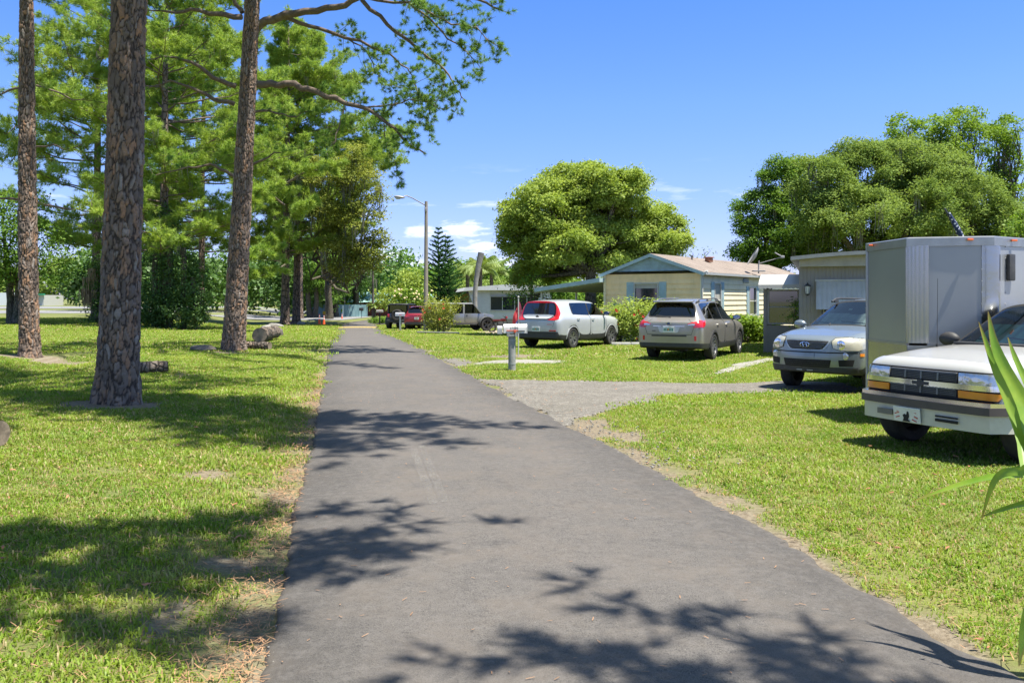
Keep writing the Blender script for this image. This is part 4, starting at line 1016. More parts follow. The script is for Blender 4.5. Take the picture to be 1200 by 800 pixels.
def palm(label, base, h, lean, L_, nf, seed, leaf=.6, r=.15, name='palm_tree', group=None, bark=None, upr=(.2, 1.1), hang=.5):
    rr = random.Random(seed); base = Vector(base); root = thing(name, label, 'palm tree', (0, 0, 0), 0, group)
    top = base + Vector((lean[0], lean[1], h)); bm = bmesh.new()
    q = [base.lerp(top, k / 10) + Vector((lean[0] * .3 * math.sin(math.pi * k / 10), 0, 0)) for k in range(11)]; q[0].z -= .15
    tube(bm, q, [r * (1.35 if k == 0 else 1 + .08 * (k % 2)) for k in range(11)], 10, cap=True); bm_obj('trunk', bm, bark or OAK_BARK, root, smooth=50)
    V = []; F = []; T = []
    for k in range(nf): frond(V, F, T, top, 6.283 * k / nf + rr.uniform(-.3, .3), L_ * rr.uniform(.8, 1.1), rr.uniform(*upr), rr.uniform(.5, .95), leaf, 30, rr, hang)
    mesh_np('crown', [x[:] for x in V], F, FROND, root, False, {'tone': T})
    return root
QG = 'queen palms behind the far homes'
for k, (px_, py_, D) in enumerate(((548, 322, 82), (563, 314, 78), (576, 320, 84))):
    t_ = P(px_, py_, D); b = Vector((t_.x, t_.y, g(t_.x, t_.y)))
    palm(('leftmost queen palm top above the brown-roofed home', 'middle queen palm behind the bare leaning trunk', 'rightmost queen palm with drooping fronds behind the white home')[k], b, t_.z - b.z, (0, 0), 2.6, 16, 70 + k, .75, .17, group=QG, upr=(.3, 1.3), hang=1.2)
for k, (px_, py_) in enumerate(((441, 377), (456, 377))):
    b = at(px_, py_); palm(('small date palm left of its twin at the road bend', 'small leaning date palm beside the plumeria')[k], b, 1.7, ((-.2, .35)[k], 0), 1.3, 24, 80 + k, .3, .11, group='small date palms at the road bend', upr=(.1, 1.3), hang=.2)
# ---- Norfolk pine
def norfolk():
    D = 72; t_ = P(514, 266, D); b = Vector((t_.x, D, g(t_.x, D))); H = t_.z - b.z
    root = thing('norfolk_pine', 'tiered narrow dark green conifer behind the street light pole', 'conifer', (0, 0, 0)); rr = random.Random(5)
    bm = bmesh.new(); tube(bm, [b, b + Vector((0, 0, H * .5)), b + Vector((-.05, 0, H))], [.16, .09, .02], 8); tube(bm, [b + Vector((.5, .3, 0)), b + Vector((.55, .3, H * .94))], [.10, .02], 6); bm_obj('trunk', bm, OAK_BARK, root, smooth=180)
    T = []; Dd = []
    for (ox, hh, wmax) in ((0, H, 2.15), (.75, H * .93, 1.9)):
        z = .6
        while z < hh - .15:
            L_ = wmax * (1 - z / hh) ** .75 + .12
            for k in range(7):
                a = 6.283 * k / 7 + rr.uniform(-.3, .3) + z
                for j in range(int(L_ / .11) + 1):
                    t = j * .11 / max(.12, L_)
                    for _ in range(2): T.append((b.x + ox + math.cos(a) * L_ * t, b.y + math.sin(a) * L_ * t, b.z + z + L_ * (.28 * t + .12 * t * t))); Dd.append((math.cos(a) * .6 + rr.uniform(-.6, .6), math.sin(a) * .6 + rr.uniform(-.6, .6), .6))
            z += .36 + .08 * rr.random()
    V, F, t = tufts_mesh(T, Dd, .17, 9, .05, 6, .7); mesh_np('crown', V, F, foliage_mat('conifer_green', (.02, .07, .018), (.04, .125, .028), (.08, .18, .04), .2, .05), root, False, {'tone': t})
norfolk()
# bare leaning trunk
b = P(559, 372, 60); b.z = g(b.x, 60); bm = bmesh.new()
tp = P(564, 296, 60); q = [b.lerp(tp, t) + Vector((-.28 * math.sin(math.pi * t), 0, 0)) for t in np.linspace(0, 1, 9)]
tube(bm, q, [.24, .18, .17, .17, .165, .17, .18, .21, .23], 12); o = bm_obj('dead_palm_trunk', bm, simple('grey_weathered_trunk', (.27, .255, .235), .95, var=.25, vs=3, bump=.6, bs=12), None, smooth=60)
tag(o, 'bare grey leaning palm trunk with its top cut off, before the far white home', 'tree trunk')

# ---- shrubs
def shrub(label, px_, py_, rx, h, mat, seed, leaf=.09, n=5, flowers=None, base=None, group=None, dens=9, name='shrub', stems=True, wide=1.0):
    rr = random.Random(seed); b = base if base is not None else at(px_, py_); root = thing(name, label, 'shrub', (0, 0, 0), 0, group)
    bl = []
    for k in range(n):
        a = rr.uniform(0, 6.28); rd = rx * .45 * (k > 0); zz = h * rr.uniform(.35, .68)
        bl.append(((b.x + math.cos(a) * rd * wide, b.y + math.sin(a) * rd * .7, b.z + zz), (rx * rr.uniform(.45, .7), rx * rr.uniform(.45, .65), min(zz, h - zz) * 1.02)))
    bm = bmesh.new()
    for k in range(14):
        a = rr.uniform(0, 6.28); e = Vector((b.x + math.cos(a) * rx * rr.uniform(.3, 1.0), b.y + math.sin(a) * rx * .6, b.z + h * rr.uniform(.7, 1.08))); tube(bm, jitter_path(b + Vector((math.cos(a) * .1, 0, -.05)), e, 4, .15, 0, rr), [.025, .02, .015, .01, .005], 4, cap=False)
    bm_obj('stems', bm, TWIG, root, smooth=180)
    C, O = lobes(rr, bl, dens, .3)
    for k in range(60):                                         # loose shoots breaking the outline
        a = rr.uniform(0, 6.28); C.append((b.x + math.cos(a) * rx * rr.uniform(.3, 1.05), b.y + math.sin(a) * rx * .6, b.z + h * rr.uniform(.7, 1.1))); O = np.vstack([O, [0, 0, 1]])
    V, F, t = leaf_mesh(C, leaf, 14, .13, seed, outward=O); mesh_np('foliage', V, F, mat, root, False, {'tone': t})
    if flowers:
        fm, nfl, fs = flowers; cc = rr.sample([c for c in C if c[1] <= b.y + .1], nfl)
        for c in cc:
            c = Vector(c) + Vector((rr.uniform(-.1, .1), -rx * .25, rr.uniform(0, .15)))
            bm = bmesh.new()
            for p in range(5):
                a = 6.283 * p / 5; d = Vector((math.cos(a), -.25, math.sin(a))) * fs; u_ = Vector((-math.sin(a), 0, math.cos(a))) * fs * .5
                bm.faces.new([bm.verts.new(x) for x in (c, c + d * .6 + u_, c + d, c + d * .6 - u_)])
            bmesh.ops.remove_doubles(bm, verts=bm.verts, dist=1e-4); bm_obj('flower', bm, fm, root)
    return root
HIB = simple('hibiscus_red', (.75, .06, .035), .6, var=.2); ORG = simple('orange_blossom', (.85, .16, .06), .6, var=.2)
YLEAF = foliage_mat('yellow_green_leaves', (.138, .207, .035), (.287, .333, .057), (.460, .437, .104), .4, .05)
shrub('round yellow green shrub with orange red blossoms at the foot of the street light', 517, 391, 1.05, 1.85, YLEAF, 91, .10, 7, (ORG, 9, .08))
shrub('large loose hibiscus bush with red flowers between the silver hatchback and wagon', 752, 403, 1.15, 1.5, LEAF_MAPLE, 92, .10, 7, (HIB, 10, .055), base=Vector((5.0, 31.3, g(5, 31))), wide=1.25)
shrub('leafy bush against the left end wall of the yellow house', 712, 392, .7, 1.3, LEAF_MAPLE, 93, .10, 5, (HIB, 4, .06), base=Vector((3.9, 31.8, g(4, 32))))
for k, (px_, D) in enumerate(((872, 32.6), (886, 33.2), (900, 34.0), (858, 32.6))):
    bx = (px_ - 600) / 1000 * D
    shrub(('first clump of knee-high green ferns along the yellow house side wall, behind the tan wagon', 'second clump of green ferns along the yellow house side wall', 'third clump of green ferns beside the grey porch', 'clump of ferns nearest the front wheel of the tan wagon')[k], 0, 0, .55, .85, LEAF_BRIGHT, 94 + k, .14, 4, None, base=Vector((bx, D, g(bx, D))), group='fern clumps along the yellow house')
shrub('low dark green shrub under the small date palms', 452, 379.5, 1.6, .6, LEAF_MID, 98, .14, 5)
leafy('small_tree', 'small loose pale green tree beside the white home', 'tree', (1.0, 43, g(1, 43)), .09, 1.9, blobs_px([(622, 338, 20, 13, 0), (605, 350, 13, 11, 0), (640, 345, 16, 12, 0), (627, 326, 12, 9, 0), (652, 354, 10, 9, 0)], 43), LEAF_MID, .12, 14, .22, 6.5, 99)
PLUM = simple('plumeria_blossom', (.85, .68, .38), .6, var=.15)
rt = leafy('plumeria_tree', 'plumeria tree with pale yellow blossoms behind the parked off-roaders', 'tree', (-8.1, 68, g(-8, 68)), .12, 1.8, blobs_px([(480, 345, 14, 9, 0), (495, 348, 12, 9, 0), (468, 350, 10, 8, 0), (488, 354, 16, 8, 0)], 68), LEAF_BRIGHT, .26, 12, .3, 3.5, 101)
rr = random.Random(4)
for k in range(26):
    bm = bmesh.new()
    c = P(rr.uniform(460, 506), rr.uniform(338, 352), 66.9 + rr.uniform(-.2, .2)); bmesh.ops.create_icosphere(bm, subdivisions=1, radius=.09, matrix=Matrix.Translation(c)); bm_obj('flower', bm, PLUM, rt)
leafy('tree', 'round yellow green tree far down the road, left of the conifer', 'tree', (-11.5, 100, g(-11, 100)), .3, 3, blobs_px([(478, 340, 22, 18, 0), (462, 350, 20, 14, 0), (498, 346, 20, 16, 0), (480, 326, 14, 10, 0)], 100), LEAF_MAPLE, .34, 16, .45, 2.0, 103)
leafy('bare_tree', 'sparse bare-looking tree behind the yellow house roof', 'tree', (10.0, 46, g(10, 46)), .08, 3.2, blobs_px([(812, 298, 14, 8, 0), (828, 296, 13, 8, 0), (800, 302, 9, 6, 0)], 46), DEADF and LEAF_OAK, .12, 4, .25, 3, 104)
leafy('oak_tree', 'dark tree tops beyond the silver hatchback and far homes', 'tree', (-1.5, 105, g(-1, 105)), .3, 2.2, blobs_px([(560, 338, 26, 9, 0), (590, 338, 22, 8, 0), (535, 339, 20, 8, 0), (615, 338, 20, 8, 0)], 105), LEAF_OAK, .3, 16, .45, 2.2, 105)

# ---- far-off woods
def far_wood(name, label, x0, x1, D0, D1, hmin, hmax, n, mat, seed, leaf=1.0):
    rr = random.Random(seed); C = []; O = []
    for k in range(n):
        x = x0 + (x1 - x0) * (k + rr.random()) / n; y = rr.uniform(D0, D1); h = rr.uniform(hmin, hmax); w_ = rr.uniform(.35, .6) * h; z0 = g(x, y)
        for j in range(5):
            bx, by, bz = x + rr.uniform(-w_, w_) * .7, y + rr.uniform(-2, 2), z0 + h * (.25 + .5 * rr.random()); rad = (w_ * rr.uniform(.5, .8), w_ * .6, h * .28)
            c_, o_ = lobes(rr, [((bx, by, bz), rad)], 26 / (4 * math.pi * rad[0] * rad[2]) * 1.5, .5); C += c_; O += list(o_)
    V, F, t = leaf_mesh(C, leaf, 12, leaf * 1.1, seed, outward=np.array(O)); o = mesh_np(name, V, F, mat, None, False, {'tone': t}); tag(o, label, 'woods', kind='stuff')
far_wood('woods', 'distant dark green woods across the highway', -210, -30, 215, 250, 9, 17, 46, LEAF_OAK, 110, 1.1)
far_wood('woods', 'distant woods behind the blue fence and far homes', -40, 12, 150, 175, 7, 12, 24, LEAF_MID, 111, .8)
far_wood('woods', 'low woods on the horizon behind the yellow house', 10, 150, 170, 215, 6, 9, 34, LEAF_OAK, 112, .9)
far_wood('woods', 'scattered distant trees behind the lawn pines', -66, -20, 118, 140, 8, 13, 16, LEAF_DARK, 113, .7)
# ---------------------------------------------------------------- homes, fences and street things
def siding_mat(name, col, pitch, horiz=True, dirt=None, depth=.5, rough=.6, var=.08):
    s = Nodes(name); v = s.coord('Object'); z = s.n('SeparateXYZ'); s.l(v, z.inputs[0])
    nn_ = s.noise(1.3, 6, .65, v); c = s.mix(s.ramp(nn_, (.3, 0.0), (.7, 1.0)), tuple(x * (1 - var) for x in col), tuple(min(1, x * (1 + var)) for x in col))
    if dirt:
        mv = s.coord('Object', (1.5, 1.5, .5)); d = s.noise(1.4, 7, .72, mv, .5); c = s.mix(s.ramp(d, (.46, 0.0), (.75, dirt[1])), c, dirt[0])
    s.set(base=c, rough=rough, spec=.3)
    return s.m
def lap_wall(bm, a, b, z0, z1, pitch, out, holes=(), lap=.030, ztop=None):
    """horizontal lap siding from a to b (2D) with rectangular holes (u0, u1, z0, z1); ztop(u) lets the top slope"""
    a = Vector(a); b = Vector(b); L_ = (b - a).length; d = (b - a) / L_; n = Vector(out)
    cuts = sorted({0.0, L_, *[h[0] for h in holes], *[h[1] for h in holes], *([L_ * k / 16 for k in range(17)] if ztop else [])})
    zs = [z0]; k = 1
    top = max(ztop(u) for u in cuts) if ztop else z1
    while z0 + k * pitch < top - .01: zs.append(z0 + k * pitch); k += 1
    zs.append(top)
    hz = sorted({h[2] for h in holes} | {h[3] for h in holes})
    for i in range(len(zs) - 1):
        sub = [zs[i]] + [h for h in hz if zs[i] < h < zs[i + 1]] + [zs[i + 1]]
        for p, q in zip(sub, sub[1:]):
            fp = lap * (1 - (p - zs[i]) / pitch); fq = lap * (1 - (q - zs[i]) / pitch)
            for u0, u1 in zip(cuts, cuts[1:]):
                um = (u0 + u1) / 2; zm = (p + q) / 2
                if any(h[0] <= um <= h[1] and h[2] <= zm <= h[3] for h in holes): continue
                qa, qb = (min(q, ztop(u0)), min(q, ztop(u1))) if ztop else (q, q)
                if ztop and qa <= p + 1e-4 and qb <= p + 1e-4: continue
                P_ = lambda u, o, z: bm.verts.new((a.x + d.x * u + n.x * o, a.y + d.y * u + n.y * o, z))
                bm.faces.new((P_(u0, fp, p), P_(u1, fp, p), P_(u1, fq, max(p, qb)), P_(u0, fq, max(p, qa))))
                if p == zs[i]: bm.faces.new((P_(u0, fp, p), P_(u0, -.01, p), P_(u1, -.01, p), P_(u1, fp, p)))
GLASS_D = Nodes('window_glass'); GLASS_D.set(base=(.02, .028, .03), rough=.06, spec=.9, coat=1.0, coatr=.02); GLASS_D = GLASS_D.m
TRIMW = simple('white_trim', (.504, .497, .461), .5, var=.06, dirt=((.288, .274, .230), .4))
TEAL = simple('faded_teal_paint', (.34, .46, .49), .6, var=.12, vs=3, dirt=((.42, .48, .46), .5))
TEALROOF = simple('teal_gable_siding', (.30, .41, .42), .65, var=.12, vs=3, dirt=((.16, .20, .17), .6))
YEL_SIDE = siding_mat('cream_siding', (.93, .69, .38), .2, dirt=((.50, .41, .22), .5))
YEL_SIDE2 = siding_mat('cream_siding_clean', (.88, .76, .50), .2, dirt=((.45, .38, .24), .45))
INTD = simple('dark_room', (.03, .03, .03), .9)
CURT = simple('curtain', (.396, .382, .346), .9)
def frame_on(a, b, out, rz=None):
    """matrix: local x along the wall a to b, local y outwards, z up"""
    a = Vector(a); b = Vector(b); d = (b - a).normalized(); n = Vector(out)
    return Matrix(((d.x, n.x, 0, a.x), (d.y, n.y, 0, a.y), (0, 0, 1, 0), (0, 0, 0, 1)))
def window(parent, M, u0, u1, z0, z1, fm, shutters=None, sill=True, sashes=1, mull=0, curtain=False, depth=.06, fw=.05, shw=.3):
    """a framed window: frame > pane, sill; shutters are parts of the house"""
    bm = bmesh.new(); uc = (u0 + u1) / 2; zc = (z0 + z1) / 2; W = u1 - u0; H = z1 - z0
    for c, s_ in (((uc, .02, z1 - fw / 2), (W, .07, fw)), ((uc, .02, z0 + fw / 2), (W, .07, fw)), ((u0 + fw / 2, .02, zc), (fw, .07, H - 2 * fw)), ((u1 - fw / 2, .02, zc), (fw, .07, H - 2 * fw))): box(bm, c, s_, bev=.006, seg=1)
    for k in range(sashes): box(bm, (uc, .012, z0 + H * (k + 1) / (sashes + 1)), (W - 2 * fw, .05, .04), bev=.004, seg=1)
    for k in range(mull): box(bm, (u0 + W * (k + 1) / (mull + 1), .014, zc), (.05, .055, H - 2 * fw), bev=.004, seg=1)
    bmesh.ops.transform(bm, matrix=M, verts=bm.verts); fr = bm_obj('window', bm, fm, parent, smooth=30)
    bm = bmesh.new(); box(bm, (uc, -.012, zc), (W - .02, .01, H - .02)); bmesh.ops.transform(bm, matrix=M, verts=bm.verts); bm_obj('pane', bm, GLASS_D, fr)
    if curtain:
        bm = bmesh.new(); n = 24; vs = []
        for k in range(n + 1):
            u = u0 + W * k / n; y = .0005 + .0 * k; vs.append((bm.verts.new((u, -.004, z1 - fw)), bm.verts.new((u, -.004, z1 - H * curtain))))
        for p, q in zip(vs, vs[1:]): bm.faces.new((p[0], q[0], q[1], p[1]))
        bmesh.ops.transform(bm, matrix=M, verts=bm.verts); bm_obj('blind', bm, CURT, fr)
    if sill:
        bm = bmesh.new(); box(bm, (uc, .05, z0 - .02), (W + .06, .10, .035), bev=.006, seg=1); bmesh.ops.transform(bm, matrix=M, verts=bm.verts); bm_obj('sill', bm, fm, fr, smooth=30)
    if shutters:
        for x in (u0 - shw / 2 - .012, u1 + shw / 2 + .012):
            bm = bmesh.new(); box(bm, (x, .028, zc), (shw, .03, H + .05), bev=.006, seg=1); k = z0 + .05
            while k < z1 - .05: box(bm, (x, .045, k), (shw - .08, .012, .022), rot=(R(25), 0, 0)); k += .045
            bmesh.ops.transform(bm, matrix=M, verts=bm.verts); bm_obj('shutter', bm, shutters, parent, smooth=30)
    return fr
def shingle_mat(name, a, b):
    s = Nodes(name); v = s.coord('Object')
    bt = s.n('TexBrick', i_Scale=1.0); bt.inputs['Brick Width'].default_value = .30; bt.inputs['Row Height'].default_value = .14; bt.inputs['Mortar Size'].default_value = .006
    bt.inputs['Color1'].default_value = a + (1,); bt.inputs['Color2'].default_value = b + (1,); bt.inputs['Mortar'].default_value = tuple(x * .45 for x in a) + (1,); s.l(v, bt.inputs['Vector'])
    c = s.mix(s.ramp(s.noise(.9, 6, .7, v), (.4, 0.0), (.7, .6)), bt.outputs[0], tuple(x * 1.35 for x in b)); c = s.mix(s.ramp(s.noise(45, 3, .7, v), (.4, 0.0), (.7, .4)), c, tuple(x * .6 for x in a))
    s.set(base=c, rough=.95, spec=.1); s.bump(s.noise(60, 3, .7, v), .4, .01); return s.m
SHING = shingle_mat('faded_shingles', (.20, .165, .14), (.26, .215, .18))

def yellow_house():
    root = thing('mobile_home', 'cream sided mobile home with teal gable, blue shutters and faded brown shingle roof', 'house')
    C0 = Vector((7.04, 31.7)); d = Vector((7.1, 10.1)).normalized(); e = Vector((-d.y, d.x))    # d along the long right wall, e to the left along the gable wall
    W, Ln = 4.05, 13.5; z0 = g(7, 32) + .0; ze = 2.66; zr = 3.36; nR = -e; nF = -d
    A = C0; B = C0 + e * W; C = C0 + d * Ln; D_ = B + d * Ln; zb = z0 + .42
    MF = frame_on(A, B, nF); MR = frame_on(A, C, nR)
    winF = (1.72, 2.78, 1.10, 2.32); winR = (1.16, 1.86, .95, 2.32); winR2 = (5.0, 5.9, 1.0, 2.2)
    bm = bmesh.new()
    rise = lambda u: ze + (zr - ze - .05) * (1 - abs(u - W / 2) / (W / 2))
    lap_wall(bm, A, B, zb, ze, .205, nF, [winF]); bmF = bm_obj('end_wall', bm, YEL_SIDE, root)
    bm = bmesh.new(); lap_wall(bm, A, C, zb, ze, .205, nR, [winR, winR2]); bm_obj('side_wall', bm, YEL_SIDE2, root)
    bm = bmesh.new(); lap_wall(bm, B, D_, zb, ze, .205, e); lap_wall(bm, C, D_, zb, ze, .205, d); bm_obj('back_wall', bm, YEL_SIDE2, root)
    bm = bmesh.new()
    for q0, q1, n in ((A, B, nF), (A, C, nR), (B, D_, e), (C, D_, d)):
        p, q = q0 - n * .04, q1 - n * .04; vs = [bm.verts.new((x.x, x.y, z)) for x, z in ((p, z0 - .1), (q, z0 - .1), (q, zb), (p, zb))]; bm.faces.new(vs)
    bm_obj('skirting', bm, siding_mat('skirting_panels', (.46, .42, .33), .2, dirt=((.25, .22, .15), .6)), root)
    bm = bmesh.new(); lap_wall(bm, A - d * .03, B - d * .03, ze + .10, zr, .13, nF, ztop=lambda u: rise(u) + .02, lap=.012); bm_obj('gable', bm, TEALROOF, root)
    # roof: two slopes with fascia
    ov = .15; bm = bmesh.new(); mid = (A + B) / 2
    def RP(u, v, dz=0):                 # u across from A (0) to B (W), v along
        z = ze + .08 + (zr - ze) * (1 - abs(u - W / 2) / (W / 2)) + dz; p = A + e * u + d * v; return (p.x, p.y, z)
    for u0, u1 in ((-ov, W / 2), (W / 2, W + ov)):
        t = [bm.verts.new(RP(u0, -ov)), bm.verts.new(RP(u1, -ov)), bm.verts.new(RP(u1, Ln + ov)), bm.verts.new(RP(u0, Ln + ov))]; bm.faces.new(t)
        b_ = [bm.verts.new(RP(u0, -ov, -.05)), bm.verts.new(RP(u1, -ov, -.05)), bm.verts.new(RP(u1, Ln + ov, -.05)), bm.verts.new(RP(u0, Ln + ov, -.05))]; bm.faces.new(b_[::-1])
    rf = bm_obj('roof', bm, SHING, root)
    bm = bmesh.new()
    for u0, u1 in ((-ov, W / 2), (W / 2, W + ov)):
        p, q = Vector(RP(u0, -ov - .012, -.005)), Vector(RP(u1, -ov - .012, -.005)); vs = [bm.verts.new(x) for x in (p, q, q - Vector((0, 0, .13)), p - Vector((0, 0, .13)))]; bm.faces.new(vs)
        vs2 = [bm.verts.new(Vector(x.co) + Vector((d.x, d.y, 0)) * .025) for x in vs]; bm.faces.new(vs2[::-1])
        for k in range(4): bm.faces.new((vs[k], vs[(k + 1) % 4], vs2[(k + 1) % 4], vs2[k]))
    bm_obj('bargeboard', bm, TEAL, root)
    bm = bmesh.new()
    for u in (-ov, W + ov):
        s_ = -1 if u < 0 else 1
        q = [Vector(RP(u, v)) + Vector((e.x, e.y, 0)) * s_ * .05 + Vector((0, 0, -.05)) for v in (-ov, Ln + ov)]
        prof = [(-.05, .04), (-.05, -.05), (.04, -.05), (.05, .04)]
        vs = [[bm.verts.new(x + Vector((e.x, e.y, 0)) * s_ * a + Vector((0, 0, b))) for a, b in prof] for x in q]
        for k in range(3): bm.faces.new((vs[0][k], vs[0][k + 1], vs[1][k + 1], vs[1][k]))
        bm.faces.new(vs[0]); bm.faces.new(vs[1])
    bm_obj('gutter', bm, TRIMW, root)
    # soffit
    bm = bmesh.new()
    for p, q, n in ((A - d * ov, C + d * ov, nR), (B - d * ov, D_ + d * ov, e)):
        vs = [bm.verts.new((x.x, x.y, ze + .02)) for x in (p + n * .01, q + n * .01, q + n * ov, p + n * ov)]; bm.faces.new(vs)
    vs = [bm.verts.new((x.x, x.y, ze + .06)) for x in (A + nF * .0, B + nF * .0, B + nF * ov, A + nF * ov)]; bm.faces.new(vs)
    bm_obj('soffit', bm, TRIMW, root)
    bm = bmesh.new()
    for c, n1, n2 in ((A, nF, nR),):
        p = c + n1 * .035 + n2 * .035; tube(bm, [(p.x, p.y, zb), (p.x, p.y, ze), (p.x + nR.x * .22, p.y + nR.y * .22, ze + .06)], .045, 8)
    bm_obj('downspout', bm, TRIMW, root, smooth=40)
    for c, n1, n2 in ((A, nF, nR), (B, nF, e), (C, nR, d)):
        bm = bmesh.new(); p = c + (n1 + n2) * .012; box(bm, (p.x, p.y, (zb + ze) / 2), (.09, .09, ze - zb), rot=(0, 0, math.atan2(d.y, d.x))); bm_obj('corner_trim', bm, YEL_SIDE2, root)
    window(root, MF, *winF, TRIMW, TEAL, curtain=.18)
    window(root, MR, *winR, TRIMW, TEAL, curtain=.5)
    window(root, MR, *winR2, TRIMW, TEAL)
    bm = bmesh.new(); box(bm, (4.6, .03, 2.45), (.62, .05, .2), bev=.01); 
    for k in range(5): box(bm, (4.6, .06, 2.38 + k * .035), (.54, .02, .016))
    bmesh.ops.transform(bm, matrix=MR, verts=bm.verts); bm_obj('wall_vent', bm, simple('vent_grey', (.35, .38, .38), .6), root, smooth=30)
    # roof vents
    bm = bmesh.new(); p = Vector(RP(W * .35, 4.2)); box(bm, p + Vector((0, 0, .10)), (.24, .24, .18), rot=(0, 0, .6), bev=.01); box(bm, p + Vector((0, 0, .21)), (.32, .32, .04), rot=(0, 0, .6), bev=.01)
    bm_obj('roof_vent', bm, simple('rusty_vent', (.30, .13, .07), .8, var=.4), root, smooth=30)
    bm = bmesh.new(); p = Vector(RP(W * .4, 2.9)); tube(bm, [p - Vector((0, 0, .05)), p + Vector((0, 0, .18))], .035, 8); bm_obj('vent_pipe', bm, simple('pipe_dark', (.12, .11, .10), .7), root, smooth=40)
    # house number sign, green
    bm = bmesh.new(); box(bm, (W - .52, .035, 1.42), (.5, .02, .14), bev=.004); bmesh.ops.transform(bm, matrix=MF, verts=bm.verts); bm_obj('number_board', bm, simple('green_board', (.03, .22, .12), .5), root, smooth=30)
    # carport on the left
    M = frame_on(B, B + e * 1, nF)
    S0, S1 = 0.02, 3.1; zt0, zt1 = 2.52, 2.14
    bm = bmesh.new(); prof = [(S0, zt0), (S1, zt1), (S1, zt1 - .16), (S0, zt0 - .16)]
    prism(bm, prof, .45, -8.0, 1); bmesh.ops.transform(bm, matrix=M, verts=bm.verts); bm_obj('carport_roof', bm, TEAL, root)
    bm = bmesh.new(); k = S0 + .15
    while k < S1: box(bm, (k, -3.8, zt0 - .17 - (zt0 - zt1) * (k - S0) / (S1 - S0)), (.05, 8.2, .03)); k += .3
    bmesh.ops.transform(bm, matrix=M, verts=bm.verts); bm_obj('carport_ribs', bm, TRIMW, root)
    for (u, v) in ((2.9, .2), (2.9, -2.6), (2.9, -5.6), (1.3, -7.6)):
        bm = bmesh.new(); box(bm, (u, v, (z0 + zt1) / 2), (.08, .08, zt1 - z0 + .1), bev=.008, seg=1); bmesh.ops.transform(bm, matrix=M, verts=bm.verts); bm_obj('carport_post', bm, TRIMW, root, smooth=30)
    # items seen under the carport
    bm = bmesh.new()
    for k in range(8): box(bm, (-.2 + k * .42, -7.2, z0 + 1.05), (.36, .03, 1.9), bev=.01)
    for z in (.3, 1.8): box(bm, (1.3, -7.24, z0 + z), (3.3, .04, .09))
    bmesh.ops.transform(bm, matrix=M, verts=bm.verts); o = bm_obj('wooden_screen', bm, simple('orange_stained_wood', (.46, .22, .08), .75, var=.25, vs=3), None, smooth=30); tag(o, 'orange stained wooden screen at the back of the carport', 'fence')
    # satellite dish on the roof
    sd_ = thing('satellite_dish', 'grey satellite dish on the shingle roof of the cream home', 'satellite dish')
    p = Vector(RP(.25, 4.9)); p = P(889, 317, 36.2); 
    m = simple('dish_grey', (.30, .29, .28), .5)
    bm = bmesh.new(); tube(bm, [p - Vector((0, 0, .12)), p + Vector((0, 0, .25)), p + Vector((.02, 0, .42))], .03, 8); box(bm, p + Vector((0, 0, -.02)), (.5, .3, .05), bev=.01); bm_obj('mast', bm, m, sd_, smooth=40)
    bm = bmesh.new(); c = p + Vector((-.12, 0, .55)); Mx = Matrix.Translation(c) @ Euler((R(-8), R(-58), 0)).to_matrix().to_4x4()
    lathe(bm, [(.001, .0), (.15, .018), (.30, .07), (.42, .14), (.42, .155), (.30, .085), (.15, .033), (.001, .016)], 28, Mx); bm_obj('dish', bm, m, sd_, smooth=60)
    bm = bmesh.new(); q = P(917, 301, 36.0); tube(bm, [p + Vector((.02, 0, .30)), q], .015, 6); box(bm, q, (.16, .09, .11), bev=.02); tube(bm, [q, P(908, 296, 36)], .025, 6); bm_obj('receiver_arm', bm, m, sd_, smooth=40)
yellow_house()

def ribbed(bm, M, u0, u1, z0, z1, pitch, depth, holes=()):
    """vertically ribbed metal sheet in wall frame M"""
    u = u0; k = 0; cuts = [u0]
    while u < u1 - 1e-6: u = min(u1, u + pitch); cuts.append(u)
    zs = sorted({z0, z1, *[z for h in holes for z in (h[2], h[3]) if z0 < z < z1]})
    for i, (a, b) in enumerate(zip(cuts, cuts[1:])):
        for za, zb_ in zip(zs, zs[1:]):
            if any(h[0] - 1e-3 <= (a + b) / 2 <= h[1] + 1e-3 and h[2] <= (za + zb_) / 2 <= h[3] for h in holes): continue
            pr = [(a, 0), (a + pitch * .12, 0), (a + pitch * .2, depth), (b - pitch * .08, depth), (b, 0)]
            for p, q in zip(pr, pr[1:]):
                vs = [bm.verts.new(M @ Vector(x)) for x in ((p[0], p[1], za), (q[0], q[1], za), (q[0], q[1], zb_), (p[0], p[1], zb_))]; bm.faces.new(vs)
GREYW = simple('grey_metal_siding', (.27, .25, .225), .55, var=.07, vs=1.2, dirt=((.17, .16, .14), .4))
GREYL = simple('pale_grey_trim', (.346, .338, .317), .55, var=.08, dirt=((.216, .202, .173), .5))
GREY2 = simple('beige_fascia', (.40, .375, .33), .55, var=.08, dirt=((.28, .26, .22), .5))
AWN = simple('white_awning', (.446, .439, .410), .5, var=.08, vs=2, dirt=((.274, .274, .238), .5))
